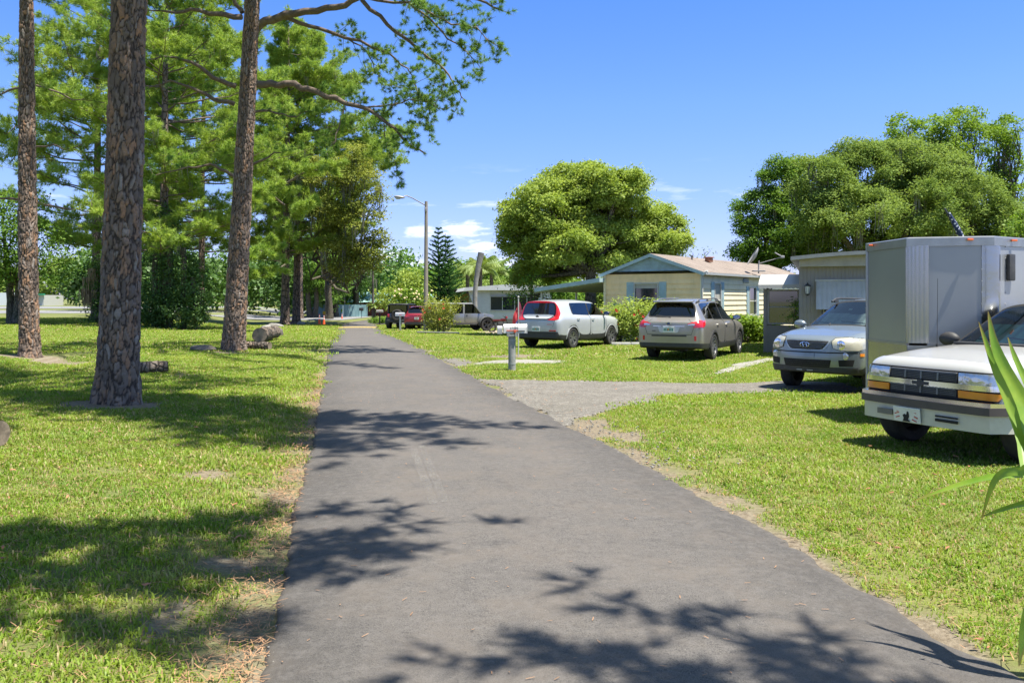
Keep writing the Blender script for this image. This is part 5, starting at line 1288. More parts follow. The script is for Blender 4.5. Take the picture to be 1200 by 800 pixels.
def grey_home():
    root = thing('mobile_home', 'grey ribbed metal mobile home with white window awning, behind the silver front-facing car', 'house')
    A = Vector((8.15, 24.2)); d = Vector((.94, -.34)).normalized(); bk = Vector((-d.y, d.x)) ; n = -bk     # end wall runs right, home goes back
    W, Ln = 3.9, 12.0; z0 = g(A.x, A.y); zb = z0 + .35; zw = 2.60
    M = frame_on(A, A + d, n); B = A + d * W
    win = (.62, 3.0, 1.05, 2.1)
    bm = bmesh.new(); ribbed(bm, M, 0, W, zb, zw, .10, .007, [win]); ML = frame_on(A, A + bk, -d); ribbed(bm, ML, 0, Ln, zb, zw, .10, .012); MR = frame_on(B, B + bk, d); ribbed(bm, MR, 0, Ln, zb, zw, .10, .012); bm_obj('wall', bm, GREYW, root)
    bm = bmesh.new()
    for Mx, L_ in ((M, W), (ML, Ln), (MR, Ln)):
        vs = [bm.verts.new(Mx @ Vector(x)) for x in ((0, -.03, z0 - .1), (L_, -.03, z0 - .1), (L_, -.03, zb), (0, -.03, zb))]; bm.faces.new(vs)
    bm_obj('skirting', bm, GREY2, root)
    # shallow curved roof, front fascia band
    prof = [(-.22, 2.87)] + [(u, 2.87 + .13 * math.sin(math.pi * (u + .22) / (W + .44))) for u in np.linspace(-.05, W + .05, 12)] + [(W + .22, 2.87)]
    bm = bmesh.new(); pr2 = prof + [(p[0], p[1] - .10) for p in prof[::-1]]; prism(bm, pr2, .62, -Ln - .2, 1); bmesh.ops.transform(bm, matrix=M, verts=bm.verts); bm_obj('roof', bm, GREYL, root)
    bm = bmesh.new(); fp = [(0.0, zw)] + [(max(0, min(W, p[0])), p[1] - .102) for p in prof] + [(W, zw)]
    prism(bm, fp, .30, .0, 1); bmesh.ops.transform(bm, matrix=M, verts=bm.verts); bm_obj('fascia', bm, GREY2, root)
    window(root, M, *win, GREYL, sashes=0, mull=2)
    bm = bmesh.new(); vs = []                                      # hinged corrugated awning over the window
    for k in range(43):
        u = .45 + k * .064; o = .012 * (k % 2); vs.append((bm.verts.new((u, .07 + o, 2.2)), bm.verts.new((u, .50 + o, 1.40 + o))))
    for p, q in zip(vs, vs[1:]): bm.faces.new((p[0], q[0], q[1], p[1]))
    for p in vs[:1] + vs[-1:]: bm.faces.new([bm.verts.new(x) for x in (p[0].co, p[1].co, (p[1].co.x, .07, 1.42))])
    box(bm, (.45 + 21 * .064, .07, 2.215), (2.75, .06, .05)); bmesh.ops.transform(bm, matrix=M, verts=bm.verts); bm_obj('window_awning', bm, AWN, root)
    # lantern
    lm = simple('black_metal', (.02, .02, .02), .4, var=.1); bm = bmesh.new(); c = Vector((.22, .16, 1.93))
    box(bm, (.22, .03, 1.98), (.11, .04, .2), bev=.01); tube(bm, [(.22, .04, 2.0), (.22, .12, 2.12), (.22, .16, 2.13)], .012, 6)
    lathe(bm, [(.012, .22), (.02, .20), (.09, .135), (.095, .125), (.012, .13)], 6, Matrix.Translation(c)); lathe(bm, [(.012, -.14), (.055, -.11), (.06, -.095), (.012, -.09)], 6, Matrix.Translation(c))
    for k in range(6): a = k * math.pi / 3; tube(bm, [c + Vector((.085 * math.cos(a), .085 * math.sin(a), .13)), c + Vector((.056 * math.cos(a), .056 * math.sin(a), -.10))], .006, 4)
    bmesh.ops.transform(bm, matrix=M, verts=bm.verts); ln = bm_obj('wall_lantern', bm, lm, root, smooth=30)
    bm = bmesh.new(); lathe(bm, [(.01, .12), (.075, .12), (.048, -.09), (.01, -.09)], 6, Matrix.Translation(c)); bmesh.ops.transform(bm, matrix=M, verts=bm.verts); gm = simple('frosted_lantern_glass', (.55, .56, .54), .2); bm_obj('pane', bm, gm, ln)
    # screened porch on its left side
    pr = thing('screened_porch', 'small grey porch with scalloped white awning between the cream and grey homes', 'porch')
    PA = Vector((7.72, 26.2)); PM = frame_on(PA, PA + d, n); pz0 = g(7.7, 26)
    bm = bmesh.new(); box(bm, (.55, -.02, pz0 + .42), (1.1, .05, .9), bev=.005); box(bm, (.05, .0, pz0 + 1.05), (.10, .07, 2.1)); box(bm, (1.1, .0, pz0 + 1.05), (.08, .07, 2.1)); box(bm, (.55, 0, pz0 + 2.08), (1.1, .06, .10)); bmesh.ops.transform(bm, matrix=PM, verts=bm.verts); bm_obj('frame', bm, GREYW, pr)
    window(pr, PM, .12, 1.04, .92, 1.98, GREYL, sashes=1, sill=False)
    bm = bmesh.new(); vs = [bm.verts.new(PM @ Vector(x)) for x in ((0, 0, pz0), (0, -5, pz0), (0, -5, 2.1), (0, 0, 2.1))]; bm.faces.new(vs); bm_obj('side_panel', bm, GREYW, pr)
    bm = bmesh.new(); u0, u1 = -.10, 1.75; vs = []
    nn_ = 28
    for k in range(nn_ + 1):
        u = u0 + (u1 - u0) * k / nn_; sc_ = .03 * abs(math.sin(math.pi * k / 2)); rw = []
        for t in np.linspace(0, 1, 7): rw.append(bm.verts.new(PM @ Vector((u, .75 - 1.5 * t, 2.12 + .34 * math.sin(t * math.pi / 2)))))
        dn = bm.verts.new(PM @ Vector((u, .76, 2.02 - sc_ * 1.0))); rw = [dn] + rw; vs.append(rw)
    for p, q in zip(vs, vs[1:]):
        for a in range(len(p) - 1): bm.faces.new((p[a], q[a], q[a + 1], p[a + 1]))
    bm_obj('awning', bm, AWN, pr, smooth=40)
    bm = bmesh.new(); vs = [bm.verts.new(PM @ Vector(x)) for x in ((-.10, -.75, 2.46), (1.75, -.75, 2.46), (1.75, -5.5, 2.5), (-.10, -5.5, 2.5))]; bm.faces.new(vs); bm_obj('porch_roof', bm, AWN, pr)
    bm = bmesh.new(); box(bm, (1.6, -.9, pz0 + 1.0), (.9, .05, 2.0)); bmesh.ops.transform(bm, matrix=PM, verts=bm.verts); bm_obj('screen_door', bm, simple('dark_screen', (.045, .04, .038), .8), pr)
    shrub('leggy green creeper climbing beside the grey porch door', 0, 0, .38, 1.5, LEAF_BRIGHT, 130, .08, 4, None, base=Vector((8.55, 25.0, g(8.5, 25))), dens=4)
grey_home()

def far_homes():
    # white home with a bow window
    root = thing('mobile_home', 'white mobile home with slanted bow front of four windows, far behind the mailbox', 'house')
    A = Vector((-2.50, 62.0)); d = Vector((.99, .12)).normalized(); n = Vector((d.y, -d.x)); M = frame_on(A, A + d, n); z0 = g(-1, 62); W = 5.4
    wh = simple('white_home_paint', (.56, .57, .58), .55, var=.07, dirt=((.35, .33, .3), .4)); sk = simple('taupe_skirting', (.34, .30, .27), .7, var=.15, vs=3)
    win = (.9, 4.5, z0 + 1.35, z0 + 2.4)
    bm = bmesh.new(); prism(bm, [(0, z0 + .75), (W, z0 + .75), (W, z0 + 2.8), (0, z0 + 2.8)], -.02, -9, 1)
    for (a, b) in ((0, win[0]), (win[1], W)): box(bm, ((a + b) / 2, .06, z0 + 1.8), (b - a, .14, 2.1))
    box(bm, (W / 2, .06, z0 + 1.04), (win[1] - win[0], .14, .62)); bmesh.ops.transform(bm, matrix=M, verts=bm.verts); bm_obj('wall', bm, wh, root)
    bm = bmesh.new(); box(bm, (W / 2, -.0, z0 + .33), (W - .1, .14, .84)); bmesh.ops.transform(bm, matrix=M, verts=bm.verts); bm_obj('skirting', bm, sk, root)
    bm = bmesh.new(); prism(bm, [(-1.1, z0 + 2.75), (-.9, z0 + 3.02), (W * .5, z0 + 3.3), (W + .3, z0 + 3.05), (W + .3, z0 + 2.82), (-.1, z0 + 2.82)], .55, -9.2, 1)
    prism(bm, [(-.7, z0 + 2.8), (.25, z0 + 2.85), (.25, z0 + .85), (-.02, z0 + .85)], .18, .0, 1); bmesh.ops.transform(bm, matrix=M, verts=bm.verts); bm_obj('roof', bm, wh, root)
    MW = M @ Matrix.Translation((0, .10, 0)); window(root, MW, *win, TRIMW, sashes=0, mull=3, sill=True)
    # tan home with brown fascia
    root = thing('mobile_home', 'tan mobile home with brown roof band and open carport, left of the white home', 'house')
    A = Vector((-6.2, 76)); M = frame_on(A, A + Vector((1, 0)), Vector((0, -1))); z0 = g(-4, 76) + .3; tan = simple('tan_paint', (.52, .42, .21), .6, var=.1); br = simple('brown_fascia', (.12, .07, .045), .6)
    bm = bmesh.new(); prism(bm, [(0, z0), (4.8, z0), (4.8, z0 + 2.5), (0, z0 + 2.5)], 0, -8, 1); bmesh.ops.transform(bm, matrix=M, verts=bm.verts); bm_obj('wall', bm, tan, root)
    bm = bmesh.new(); prism(bm, [(-.6, z0 + 2.48), (5.6, z0 + 2.5), (5.6, z0 + 2.76), (-.6, z0 + 2.86)], 1.9, -8.2, 1); bmesh.ops.transform(bm, matrix=M, verts=bm.verts); rf_ = bm_obj('roof', bm, br, root)
    bm = bmesh.new(); prism(bm, [(-.7, z0 + 2.865), (5.7, z0 + 2.765), (5.7, z0 + 2.82), (-.7, z0 + 2.93)], 2.0, -8.3, 1); bmesh.ops.transform(bm, matrix=M, verts=bm.verts); bm_obj('roof_edge', bm, TRIMW, rf_)
    for u in (.3, 2.7, 5.2):
        bm = bmesh.new(); box(bm, (u, 1.7, z0 + 1.25), (.09, .09, 2.5)); bmesh.ops.transform(bm, matrix=M, verts=bm.verts); bm_obj('post', bm, TRIMW, root)
    window(root, M, .35, 1.25, z0 + 1.1, z0 + 2.1, simple('brown_frame', (.15, .08, .05), .6), sashes=0, sill=False)
    # low houses with green metal roofs beyond the fence
    gm = simple('green_metal_roof', (.36, .60, .55), .4, var=.1); rd = simple('red_barn_wall', (.25, .06, .04), .7)
    root = thing('low_building', 'long low building with pale green metal roof beyond the blue fence', 'building'); z0 = g(-15, 130)
    bm = bmesh.new(); prism(bm, [(130, z0), (142, z0), (142, z0 + 2.2), (130, z0 + 2.2)], -24.0, -8, 0); bm_obj('wall', bm, rd, root)
    bm = bmesh.new(); prism(bm, [(128.5, z0 + 2.1), (136, z0 + 3.7), (143.5, z0 + 2.1), (136, z0 + 3.5)], -25.0, -7, 0); bm_obj('roof', bm, gm, root)
    root = thing('low_building', 'small low white building with green trim across the highway', 'building'); x0 = -116; z0 = g(x0, 205)
    bm = bmesh.new(); prism(bm, [(x0 - 1, z0), (x0 + 3.5, z0), (x0 + 3.5, z0 + 2.6), (x0 - 1, z0 + 2.6)], 205, 214, 1); bm_obj('wall', bm, TRIMW, root)
    bm = bmesh.new(); box(bm, (x0 + 1.2, 204.6, z0 + 2.75), (5.2, 1.0, .4)); box(bm, (x0 + 1.6, 204.9, z0 + 1.4), (1.4, .1, 2.2)); bm_obj('trim', bm, simple('green_trim', (.03, .25, .13), .5), root)
    root = thing('low_building', 'pale low building at the far left edge across the highway', 'building'); x0 = -128; z0 = g(x0, 200)
    bm = bmesh.new(); prism(bm, [(x0 - 10, z0), (x0 + 2.5, z0), (x0 + 2.5, z0 + 3.2), (x0 - 10, z0 + 3.2)], 205, 216, 1); bm_obj('wall', bm, simple('pale_wall', (.5, .55, .6), .6), root)
far_homes()

# ---- blue slatted fence at the far bend
def blue_fence():
    root = thing('fence', 'weathered blue green board fence closing the far end of the lawn', 'fence')
    s = Nodes('blue_green_boards'); v = s.coord('Object', (5.5, .3, .3)); wn = s.n('TexWhiteNoise'); fl = s.n('VectorMath', operation='FLOOR'); s.l(v, fl.inputs[0]); s.l(fl.outputs[0], wn.inputs['Vector'])
    c = s.mix(wn.outputs['Value'], (.12, .22, .235), (.21, .33, .34)); s.set(base=c, rough=.8); m = s.m
    for (pa, pb) in (((363, 371.6), (385, 372.2)), ((386, 371.6), (430, 371.2))):
        a = at(*pa); b = at(*pb); bm = bmesh.new(); n = 26; rr = random.Random(3)
        for k in range(n):
            p = a.lerp(b, (k + .5) / n); L_ = (b - a).length / n; h = 1.78 + rr.uniform(-.03, .03); box(bm, (p.x, p.y, p.z + h / 2), (L_ * .96, .03, h), rot=(0, 0, math.atan2(b.y - a.y, b.x - a.x)))
        for z in (.4, 1.45):
            c_ = (a + b) / 2; box(bm, (c_.x, c_.y + .06, c_.z + z), ((b - a).length, .05, .1), rot=(0, 0, math.atan2(b.y - a.y, b.x - a.x)))
        bm_obj('board_panel', bm, m, root)
        for q in (a, b):
            bm = bmesh.new(); box(bm, (q.x, q.y + .02, q.z + .92), (.16, .16, 1.9)); bm_obj('post', bm, m, root)
    p = at(408, 371.4); bm = bmesh.new(); box(bm, (p.x, p.y - .12, p.z + 1.45), (.62, .03, .28)); o = bm_obj('sign', bm, simple('red_sign', (.45, .08, .05), .6), None); tag(o, 'small dull red sign fixed high on the blue fence', 'sign')
blue_fence()
bm = bmesh.new(); p = at(425, 372.6)
tube(bm, [(p.x, p.y - 1, p.z), (p.x, p.y - 1, p.z + 1.4)], .035, 6); box(bm, (p.x, p.y - 1.05, p.z + 1.2), (.55, .4, .42), bev=.05); o = bm_obj('mailbox', bm, simple('dark_box', (.03, .03, .03), .5), None, smooth=40); tag(o, 'tiny black box on a thin post before the right end of the blue fence', 'mailbox')

# ---- street light
GALV = simple('galvanised_grey', (.30, .29, .275), .55, metal=.3, var=.12, vs=2)
def street_light():
    b = at(499, 388); D = b.y; top = P(499.5, 236, D); root = thing('street_light', 'tall weathered wooden street light pole with curved arm over the road', 'street light')
    bm = bmesh.new(); tube(bm, [b - Vector((0, 0, .1)), b.lerp(top, .5), top], [.155, .13, .10], 12); bm_obj('pole', bm, simple('weathered_pole_wood', (.27, .235, .19), .9, var=.2, vs=1.5, bump=.3), root, smooth=40)
    a0 = P(499, 241, D); a1 = P(484, 232.5, D - .5); a2 = P(477, 229.5, D - .8); a3 = P(473, 230, D - .9)
    bm = bmesh.new(); tube(bm, [a0, a1, a2, a3], .035, 8); bm_obj('arm', bm, GALV, root, smooth=50)
    bm = bmesh.new(); c = P(468, 231, D - 1.0); Mx = Matrix.Translation(c) @ Euler((0, R(8), 0)).to_matrix().to_4x4()
    vs = bmesh.ops.create_uvsphere(bm, u_segments=16, v_segments=10, radius=1, matrix=Mx @ Matrix.Diagonal((.36, .15, .09, 1)))['verts']; bm_obj('lamp_head', bm, GALV, root, smooth=60)
    bm = bmesh.new(); bmesh.ops.create_uvsphere(bm, u_segments=14, v_segments=8, radius=1, matrix=Matrix.Translation(c + Vector((-.08, 0, -.05))) @ Matrix.Diagonal((.2, .12, .10, 1))); bm_obj('lens', bm, simple('lamp_lens', (.5, .5, .47), .2), root, smooth=60)
    bm = bmesh.new(); box(bm, P(499, 246, D) + Vector((0, -.14, 0)), (.14, .12, .3), bev=.02); bm_obj('junction_box', bm, GALV, root, smooth=40)
street_light()
b = at(437, 377); b2_ = P(437, 308, b.y); bm = bmesh.new(); tube(bm, [b, b2_], [.14, .10], 8); o = bm_obj('utility_pole', bm, simple('dark_pole', (.13, .11, .09), .9), None, smooth=40); tag(o, 'thin dark utility pole beside the small date palms', 'pole')

# ---- mailboxes
def mailbox_near():
    b = at(600, 434.5); root = thing('mailbox', 'white house-number mailbox with red flag on grey wooden post, nearest the camera', 'mailbox', (b.x, b.y, b.z), R(4))
    wood = simple('grey_post_wood', (.26, .265, .25), .85, var=.2, vs=6, bump=.4, bs=20); wh = simple('chalky_white_metal', (.60, .60, .57), .5, var=.12, vs=6, dirt=((.3, .28, .24), .6)); gy = simple('dull_grey_metal', (.34, .35, .35), .5, var=.1)
    bm = bmesh.new(); lathe(bm, [(.085, -.05), (.085, .78), (.08, .80)], 14); bm_obj('post', bm, wood, root, smooth=40)
    bm = bmesh.new(); lathe(bm, [(.091, .16), (.091, .18)], 14); lathe(bm, [(.091, .70), (.091, .725)], 14); bm_obj('post_band', bm, gy, root, smooth=40)
    bm = bmesh.new(); box(bm, (0, 0, .825), (.22, .24, .05)); box(bm, (-.09, 0, .845), (.06, .26, .09)); box(bm, (.09, 0, .845), (.06, .26, .09)); bm_obj('bracket', bm, wood, root)
    bm = bmesh.new(); pr = [(-.10, 0), (.10, 0), (.10, .12)] + [(.10 * math.cos(a), .12 + .10 * math.sin(a)) for a in np.linspace(0, math.pi, 12)[1:-1]] + [(-.10, .12)]
    prism(bm, [(y, .875 + z * .95) for y, z in pr], -.20, .33, 0); bm_obj('box', bm, wh, root, smooth=40)
    bm = bmesh.new(); prism(bm, [(y * 1.04, .872 + z * .985) for y, z in pr], .33, .345, 0); bm_obj('door', bm, wh, root, smooth=40)
    bm = bmesh.new(); prism(bm, [(y * .8 - .0, .86 + z * .85) for y, z in pr], -.34, -.225, 0); bm_obj('newspaper_box', bm, gy, root, smooth=40)
    bm = bmesh.new(); box(bm, (.00, -.108, .935), (.27, .008, .022)); box(bm, (.06, -.112, .915), (.055, .008, .075), bev=.003); bm_obj('flag', bm, simple('red_flag_metal', (.62, .11, .05), .5), root, smooth=30)
    bm = bmesh.new(); box(bm, (.20, -.107, .925), (.18, .006, .022)); bm_obj('label_strip', bm, simple('dark_strip', (.06, .06, .06), .6), root)
    txt(root, 'house_number', '21252', .078, (.045, -.1035, .982), (R(90), 0, 0), simple('black_digits', (.03, .03, .03), .6))
def txt(parent, name, body, size, loc, rot, m, ext=.0015, align='CENTER'):
    cu = bpy.data.curves.new(name, 'FONT'); cu.body = body; cu.size = size; cu.align_x = align; cu.extrude = ext; cu.resolution_u = 3
    t = bpy.data.objects.new(name, cu); COL.objects.link(t); bpy.context.view_layer.update()
    me = bpy.data.meshes.new_from_object(t.evaluated_get(bpy.context.evaluated_depsgraph_get())); COL.objects.unlink(t); bpy.data.objects.remove(t)
    o = bpy.data.objects.new(name, me); me.materials.clear(); me.materials.append(m); link(o, parent); o.location = loc; o.rotation_euler = rot; return o
mailbox_near()
def small_mailbox(label, px_, py_, top, postm, boxm, w_=.30):
    b = at(px_, py_); H = (py_ - top) / 1000 * b.y; root = thing('mailbox', label, 'mailbox', b, R(-8))
    bm = bmesh.new(); box(bm, (0, 0, (H - .22) / 2), (.10, .10, H - .2), bev=.008); bm_obj('post', bm, postm, root, smooth=30)
    pr = [(-.11, 0), (.11, 0), (.11, .13)] + [(.11 * math.cos(a), .13 + .11 * math.sin(a)) for a in np.linspace(0, math.pi, 10)[1:-1]] + [(-.11, .13)]
    bm = bmesh.new(); prism(bm, [(y, H - .24 + z) for y, z in pr], -w_, w_, 0); bm_obj('box', bm, boxm, root, smooth=40)
    bm = bmesh.new(); box(bm, (.05, -.13, H - .15), (.16, .01, .03)); bm_obj('flag', bm, simple('flag_red', (.6, .06, .04), .5), root)
small_mailbox('black mailbox on a black post near the date palms', 445, 380.5, 363, simple('black_post', (.02, .02, .02), .6), simple('grey_box', (.28, .28, .27), .5))
small_mailbox('silver mailbox on a white post before the black off-roader', 469, 388, 366, TRIMW, simple('silver_box', (.5, .5, .5), .35, metal=.4))
# ---- cones
def cone(label, px_, py_, h, group):
    b = at(px_, py_); root = thing('traffic_cone', label, 'traffic cone', b, 0, group); og = simple('cone_orange', (.85, .13, .03), .5, var=.06); wt = simple('cone_collar', (.75, .75, .75), .4); bk_ = simple('cone_base', (.10, .05, .03), .7)
    bm = bmesh.new(); box(bm, (0, 0, .02), (h * .38, h * .38, .04), bev=.008); bm_obj('base', bm, bk_, root, smooth=30)
    f = lambda t: h * (.14 * (1 - t) + .028 * t)
    bm = bmesh.new(); lathe(bm, [(f(0), .04), (f(.55), h * .55)], 20); lathe(bm, [(f(.68), h * .68), (f(.8), h * .8)], 20); lathe(bm, [(f(.9), h * .9), (f(1), h), (.005, h)], 20); bm_obj('cone', bm, og, root, smooth=40)
    bm = bmesh.new(); lathe(bm, [(f(.55) + .002, h * .55), (f(.68) + .002, h * .68)], 20); lathe(bm, [(f(.8) + .002, h * .8), (f(.9) + .002, h * .9)], 20); bm_obj('collar', bm, wt, root, smooth=40)
    return root
CG = 'orange traffic cones by the speed hump'
cone('left orange traffic cone of the two beside the speed hump', 374.3, 380.5, .95, CG); cone('right orange traffic cone of the two, a yellow sign behind it', 379.6, 380.7, .92, CG); cone('tiny lone orange traffic cone in front of the blue fence', 400.8, 373.8, .7, CG)
b = at(380, 379.5); root = thing('warning_sign', 'small yellow diamond warning sign behind the traffic cones', 'sign', b); bm = bmesh.new(); box(bm, (0, 0, .55), (.05, .04, 1.1)); bm_obj('post', bm, GALV, root); bm = bmesh.new(); box(bm, (0, -.04, 1.05), (.26, .02, .3), bev=.01); bm_obj('board', bm, simple('yellow_sign', (.75, .42, .03), .5), root)
b = at(401, 373.2); bm = bmesh.new(); tube(bm, [b + Vector((0, .5, 0)), b + Vector((0, .5, 1.7))], .04, 6); o = bm_obj('post', bm, simple('striped_post', (.4, .5, .52), .6), None); tag(o, 'thin pale post in front of the middle of the blue fence', 'post'); o.name = 'marker_post'

# ---- logs and rocks
def log(label, a, b, r, seed, cut=True, group=None):
    rr = random.Random(seed); a = Vector(a); b = Vector(b); ax = (b - a).normalized(); root = thing('log', label, 'log', (0, 0, 0), 0, group)
    bm = bmesh.new(); n = 36; rings = []; u = ax.cross(Vector((0, 0, 1))).normalized(); v = u.cross(ax); ns = 16
    for i in range(ns + 1):
        t = i / ns; c = a.lerp(b, t); rings.append([bm.verts.new(c + (u * math.cos(x) + v * math.sin(x)) * r * (1 - .08 * t + .10 * mnoise.noise(Vector((math.cos(x) * 1.3, math.sin(x) * 1.3, t * 4 + seed))) + .04 * mnoise.noise(Vector((math.cos(x) * 6, math.sin(x) * 6, t * 9 + seed))))) for x in [6.283 * k / n for k in range(n)]])
    for p, q in zip(rings, rings[1:]):
        for k in range(n): bm.faces.new((p[k], p[(k + 1) % n], q[(k + 1) % n], q[k]))
    bm_obj('bark', bm, bark_mat('log_bark', (.20, .165, .135), (.27, .20, .145), (.06, .05, .04), (9, 6), .8), root, smooth=180)
    s = Nodes('cut_wood'); w_ = s.coord('Object'); c = s.mix(s.ramp(s.noise(5, 6, .7, w_, 1.0), (.35, 0.0), (.65, 1.0)), (.15, .115, .08), (.30, .24, .17)); s.set(base=c, rough=.9)
    bm = bmesh.new()
    for end, c, sg in ((rings[0] if False else 0, a, -1), (1, b, 1)):
        co = [Vector(c) + (u * math.cos(x) + v * math.sin(x)) * r * (.97 - .08 * end) + ax * sg * (.012 + .01 * rr.random()) for x in [6.283 * k / n for k in range(n)]]
        ce = bm.verts.new(Vector(c) + ax * sg * .004); vs = [bm.verts.new(x) for x in co]
        for k in range(n): bm.faces.new((ce, vs[k], vs[(k + 1) % n]))
    bm_obj('cut_end', bm, s.m, root, smooth=180); return root
LG = 'cut logs lying by the roadside pines'
pa = at(306, 402); log('thick cut log lying end-on beyond the big pine, the largest log', pa + Vector((-.05, 0, .28)), pa + Vector((-.35, 3.0, .28)), .26, 1, group=LG)
pa = at(288, 410); log('short thin grey log against the foot of the long-limbed pine', pa + Vector((-.12, .15, .13)), pa + Vector((.75, -.1, .13)), .13, 2, group=LG)
pa = at(166, 439); log('pale log end poking out behind the thick nearest pine', pa + Vector((-.5, -.1, .11)), pa + Vector((.33, .42, .14)), .125, 3, group=LG)
pa = at(-14, 524); log('grey log end cut off by the left edge of the picture', pa + Vector((-.9, .3, .14)), pa + Vector((.10, .0, .14)), .15, 4, group=LG)
def rock(label, c, s_, seed, m, group=None, name='rock'):
    bm = bmesh.new(); bmesh.ops.create_icosphere(bm, subdivisions=3, radius=1)
    for v in bm.verts: v.co *= 1 + .3 * mnoise.noise(v.co * 1.1 + Vector((seed * 3.1, 0, 0))) + .1 * mnoise.noise(v.co * 3 + Vector((seed, 0, 0))); v.co = Vector((v.co.x * s_[0], v.co.y * s_[1], v.co.z * s_[2]))
    o = bm_obj(name, bm, m, None, smooth=50, loc=Vector(c) + Vector((0, 0, s_[2] * .5))); tag(o, label, 'rock', group); return o
RK = simple('pale_rock', (.25, .235, .21), .9, var=.25, vs=5, bump=.6, bs=12, dirt=((.2, .19, .15), .7)); RKD = simple('dark_rock', (.14, .12, .10), .95, var=.3, vs=6, bump=.6, bs=12)
rock('left white rock behind the thick log', at(313, 386), (.40, .3, .22), 1, RK, 'rocks near the roadside logs'); rock('long pale rock touching the close pair of pines', at(323, 383.5), (.6, .3, .22), 2, RK, 'rocks near the roadside logs'); rock('small pale rock right of the close pair of pines', at(353, 381), (.35, .3, .25), 3, RK, 'rocks near the roadside logs')
rock('low dark rock left of the long-limbed pine', at(238, 411), (.36, .25, .12), 4, RKD, 'rocks near the roadside logs'); rock('brown lumpy rock on top of the far end of the thick log', at(322, 394), (.35, .3, .3), 5, RKD, 'rocks near the roadside logs')
# white edging blocks by the hibiscus
for k, px_ in enumerate((722, 733, 745, 755)):
    p = at(px_, 405); bm = bmesh.new(); box(bm, (0, 0, .06), (.34, .16, .12), rot=(0, 0, R(4 * k)), bev=.015); o = bm_obj('edging_block', bm, TRIMW, None, smooth=30, loc=p); tag(o, ('edging block nearest the silver hatchback, white', 'second white edging block from the silver hatchback', 'third white edging block from the silver hatchback', 'white edging block nearest the tan wagon')[k], 'edging block', 'white blocks edging the hibiscus bed')
# white pipe rail in front of the blossom shrub
p0 = at(489, 391.5); p1 = at(538, 392.5); bm = bmesh.new(); tube(bm, [p0 + Vector((0, 0, .12)), p1 + Vector((0, 0, .12))], .04, 6)
for t in (0.02, .5, .98): q = p0.lerp(p1, t); tube(bm, [q, q + Vector((0, 0, .12))], .035, 6)
o = bm_obj('low_rail', bm, simple('dark_rail', (.22, .22, .2), .7), None); tag(o, 'low grey border rail in front of the blossoming shrub', 'rail')

# ---- little flag by the hatchback, starry wind streamer above the trailer
def flag_pole():
    D = 24.5; b = Vector(((607.5 - 600) / 1000 * D, D, 0)); b.z = g(b.x, b.y); top = P(607.5, 348, D); root = thing('flag_pole', 'short white pole with a limp red and blue starred flag behind the near mailbox', 'flag')
    bm = bmesh.new(); tube(bm, [b, top], .016, 8); bmesh.ops.create_uvsphere(bm, u_segments=8, v_segments=6, radius=.03, matrix=Matrix.Translation(top)); bm_obj('pole', bm, TRIMW, root, smooth=50)
    def cloth(name, pts, m):
        """pts rows of (x, y px)"""
        V = []; F = []; n = len(pts); k = len(pts[0])
        for i, row in enumerate(pts):
            for j, (a, c) in enumerate(row): V.append(P(a, c, D + .05 * math.sin(j * 2.1 + i * 1.3))[:])
        for i in range(n - 1):
            for j in range(k - 1): F.append((i * k + j, i * k + j + 1, (i + 1) * k + j + 1, (i + 1) * k + j))
        return mesh_np(name, V, F, m, root, True)
    red = simple('flag_red_cloth', (.62, .06, .07), .8, var=.2, vs=9); blue = simple('flag_blue_cloth', (.03, .10, .42), .8, var=.2, vs=9)
    cloth('red_cloth', [[(607, 358), (605, 362), (602, 368), (601, 372)], [(607, 366), (605, 369), (602.5, 374), (600.5, 378)], [(607, 374), (605, 377), (603, 381), (601, 382)]], red)
    cloth('red_fly', [[(608.5, 353), (610, 356), (611, 360)], [(608.5, 362), (610, 365), (611.5, 368)], [(608.5, 368), (609.5, 371), (610.5, 374)]], simple('flag_pink_cloth', (.7, .14, .2), .8))
    cloth('blue_field', [[(606.5, 373), (604, 378), (601, 384)], [(606.5, 379), (603.5, 383), (600, 388)], [(605, 385), (602.5, 388), (599, 391)]], blue)
    bm = bmesh.new()
    for a, c in ((605, 379), (603.5, 383), (602, 386), (604.5, 384)):
        q = P(a, c, D - .07); vs = []
        for k in range(10): rr_ = .026 if k % 2 == 0 else .011; vs.append(bm.verts.new(q + Vector((math.sin(k * .628) * rr_, 0, math.cos(k * .628) * rr_))))
        bm.faces.new(vs)
    bm_obj('stars', bm, simple('flag_white', (.8, .8, .8), .8), root)
flag_pole()
def streamer():
    D = 19; root = thing('flag', 'rolled dark blue flag with white stars on a leaning pole above the trailer', 'flag'); a = P(1136, 300, D); b = P(1107, 244, D); bm = bmesh.new(); gb = Vector((a.x + 1.3, D, g(a.x, D)))
    tube(bm, [gb, a, b], [.03, .025, .02], 8); bm_obj('pole', bm, simple('dark_metal', (.06, .06, .065), .5), root, smooth=50)
    s = Nodes('starred_blue_cloth'); w_ = s.coord('Object'); vo = s.n('TexVoronoi', i_Scale=16.0); s.l(w_, vo.inputs['Vector']); c = s.mix(s.ramp(vo.outputs['Distance'], (.28, 1.0), (.34, 0.0)), (.015, .03, .09), (.75, .75, .78)); s.set(base=c, rough=.8)
    bm = bmesh.new(); p0 = P(1112, 249, D - .05); p1 = P(1126, 276, D - .05); p2 = P(1131, 284, D - .05); tube(bm, [p0, p0.lerp(p1, .5), p1, p2], [.025, .055, .06, .035], 10); bm_obj('cloth', bm, s.m, root, smooth=60)
streamer()

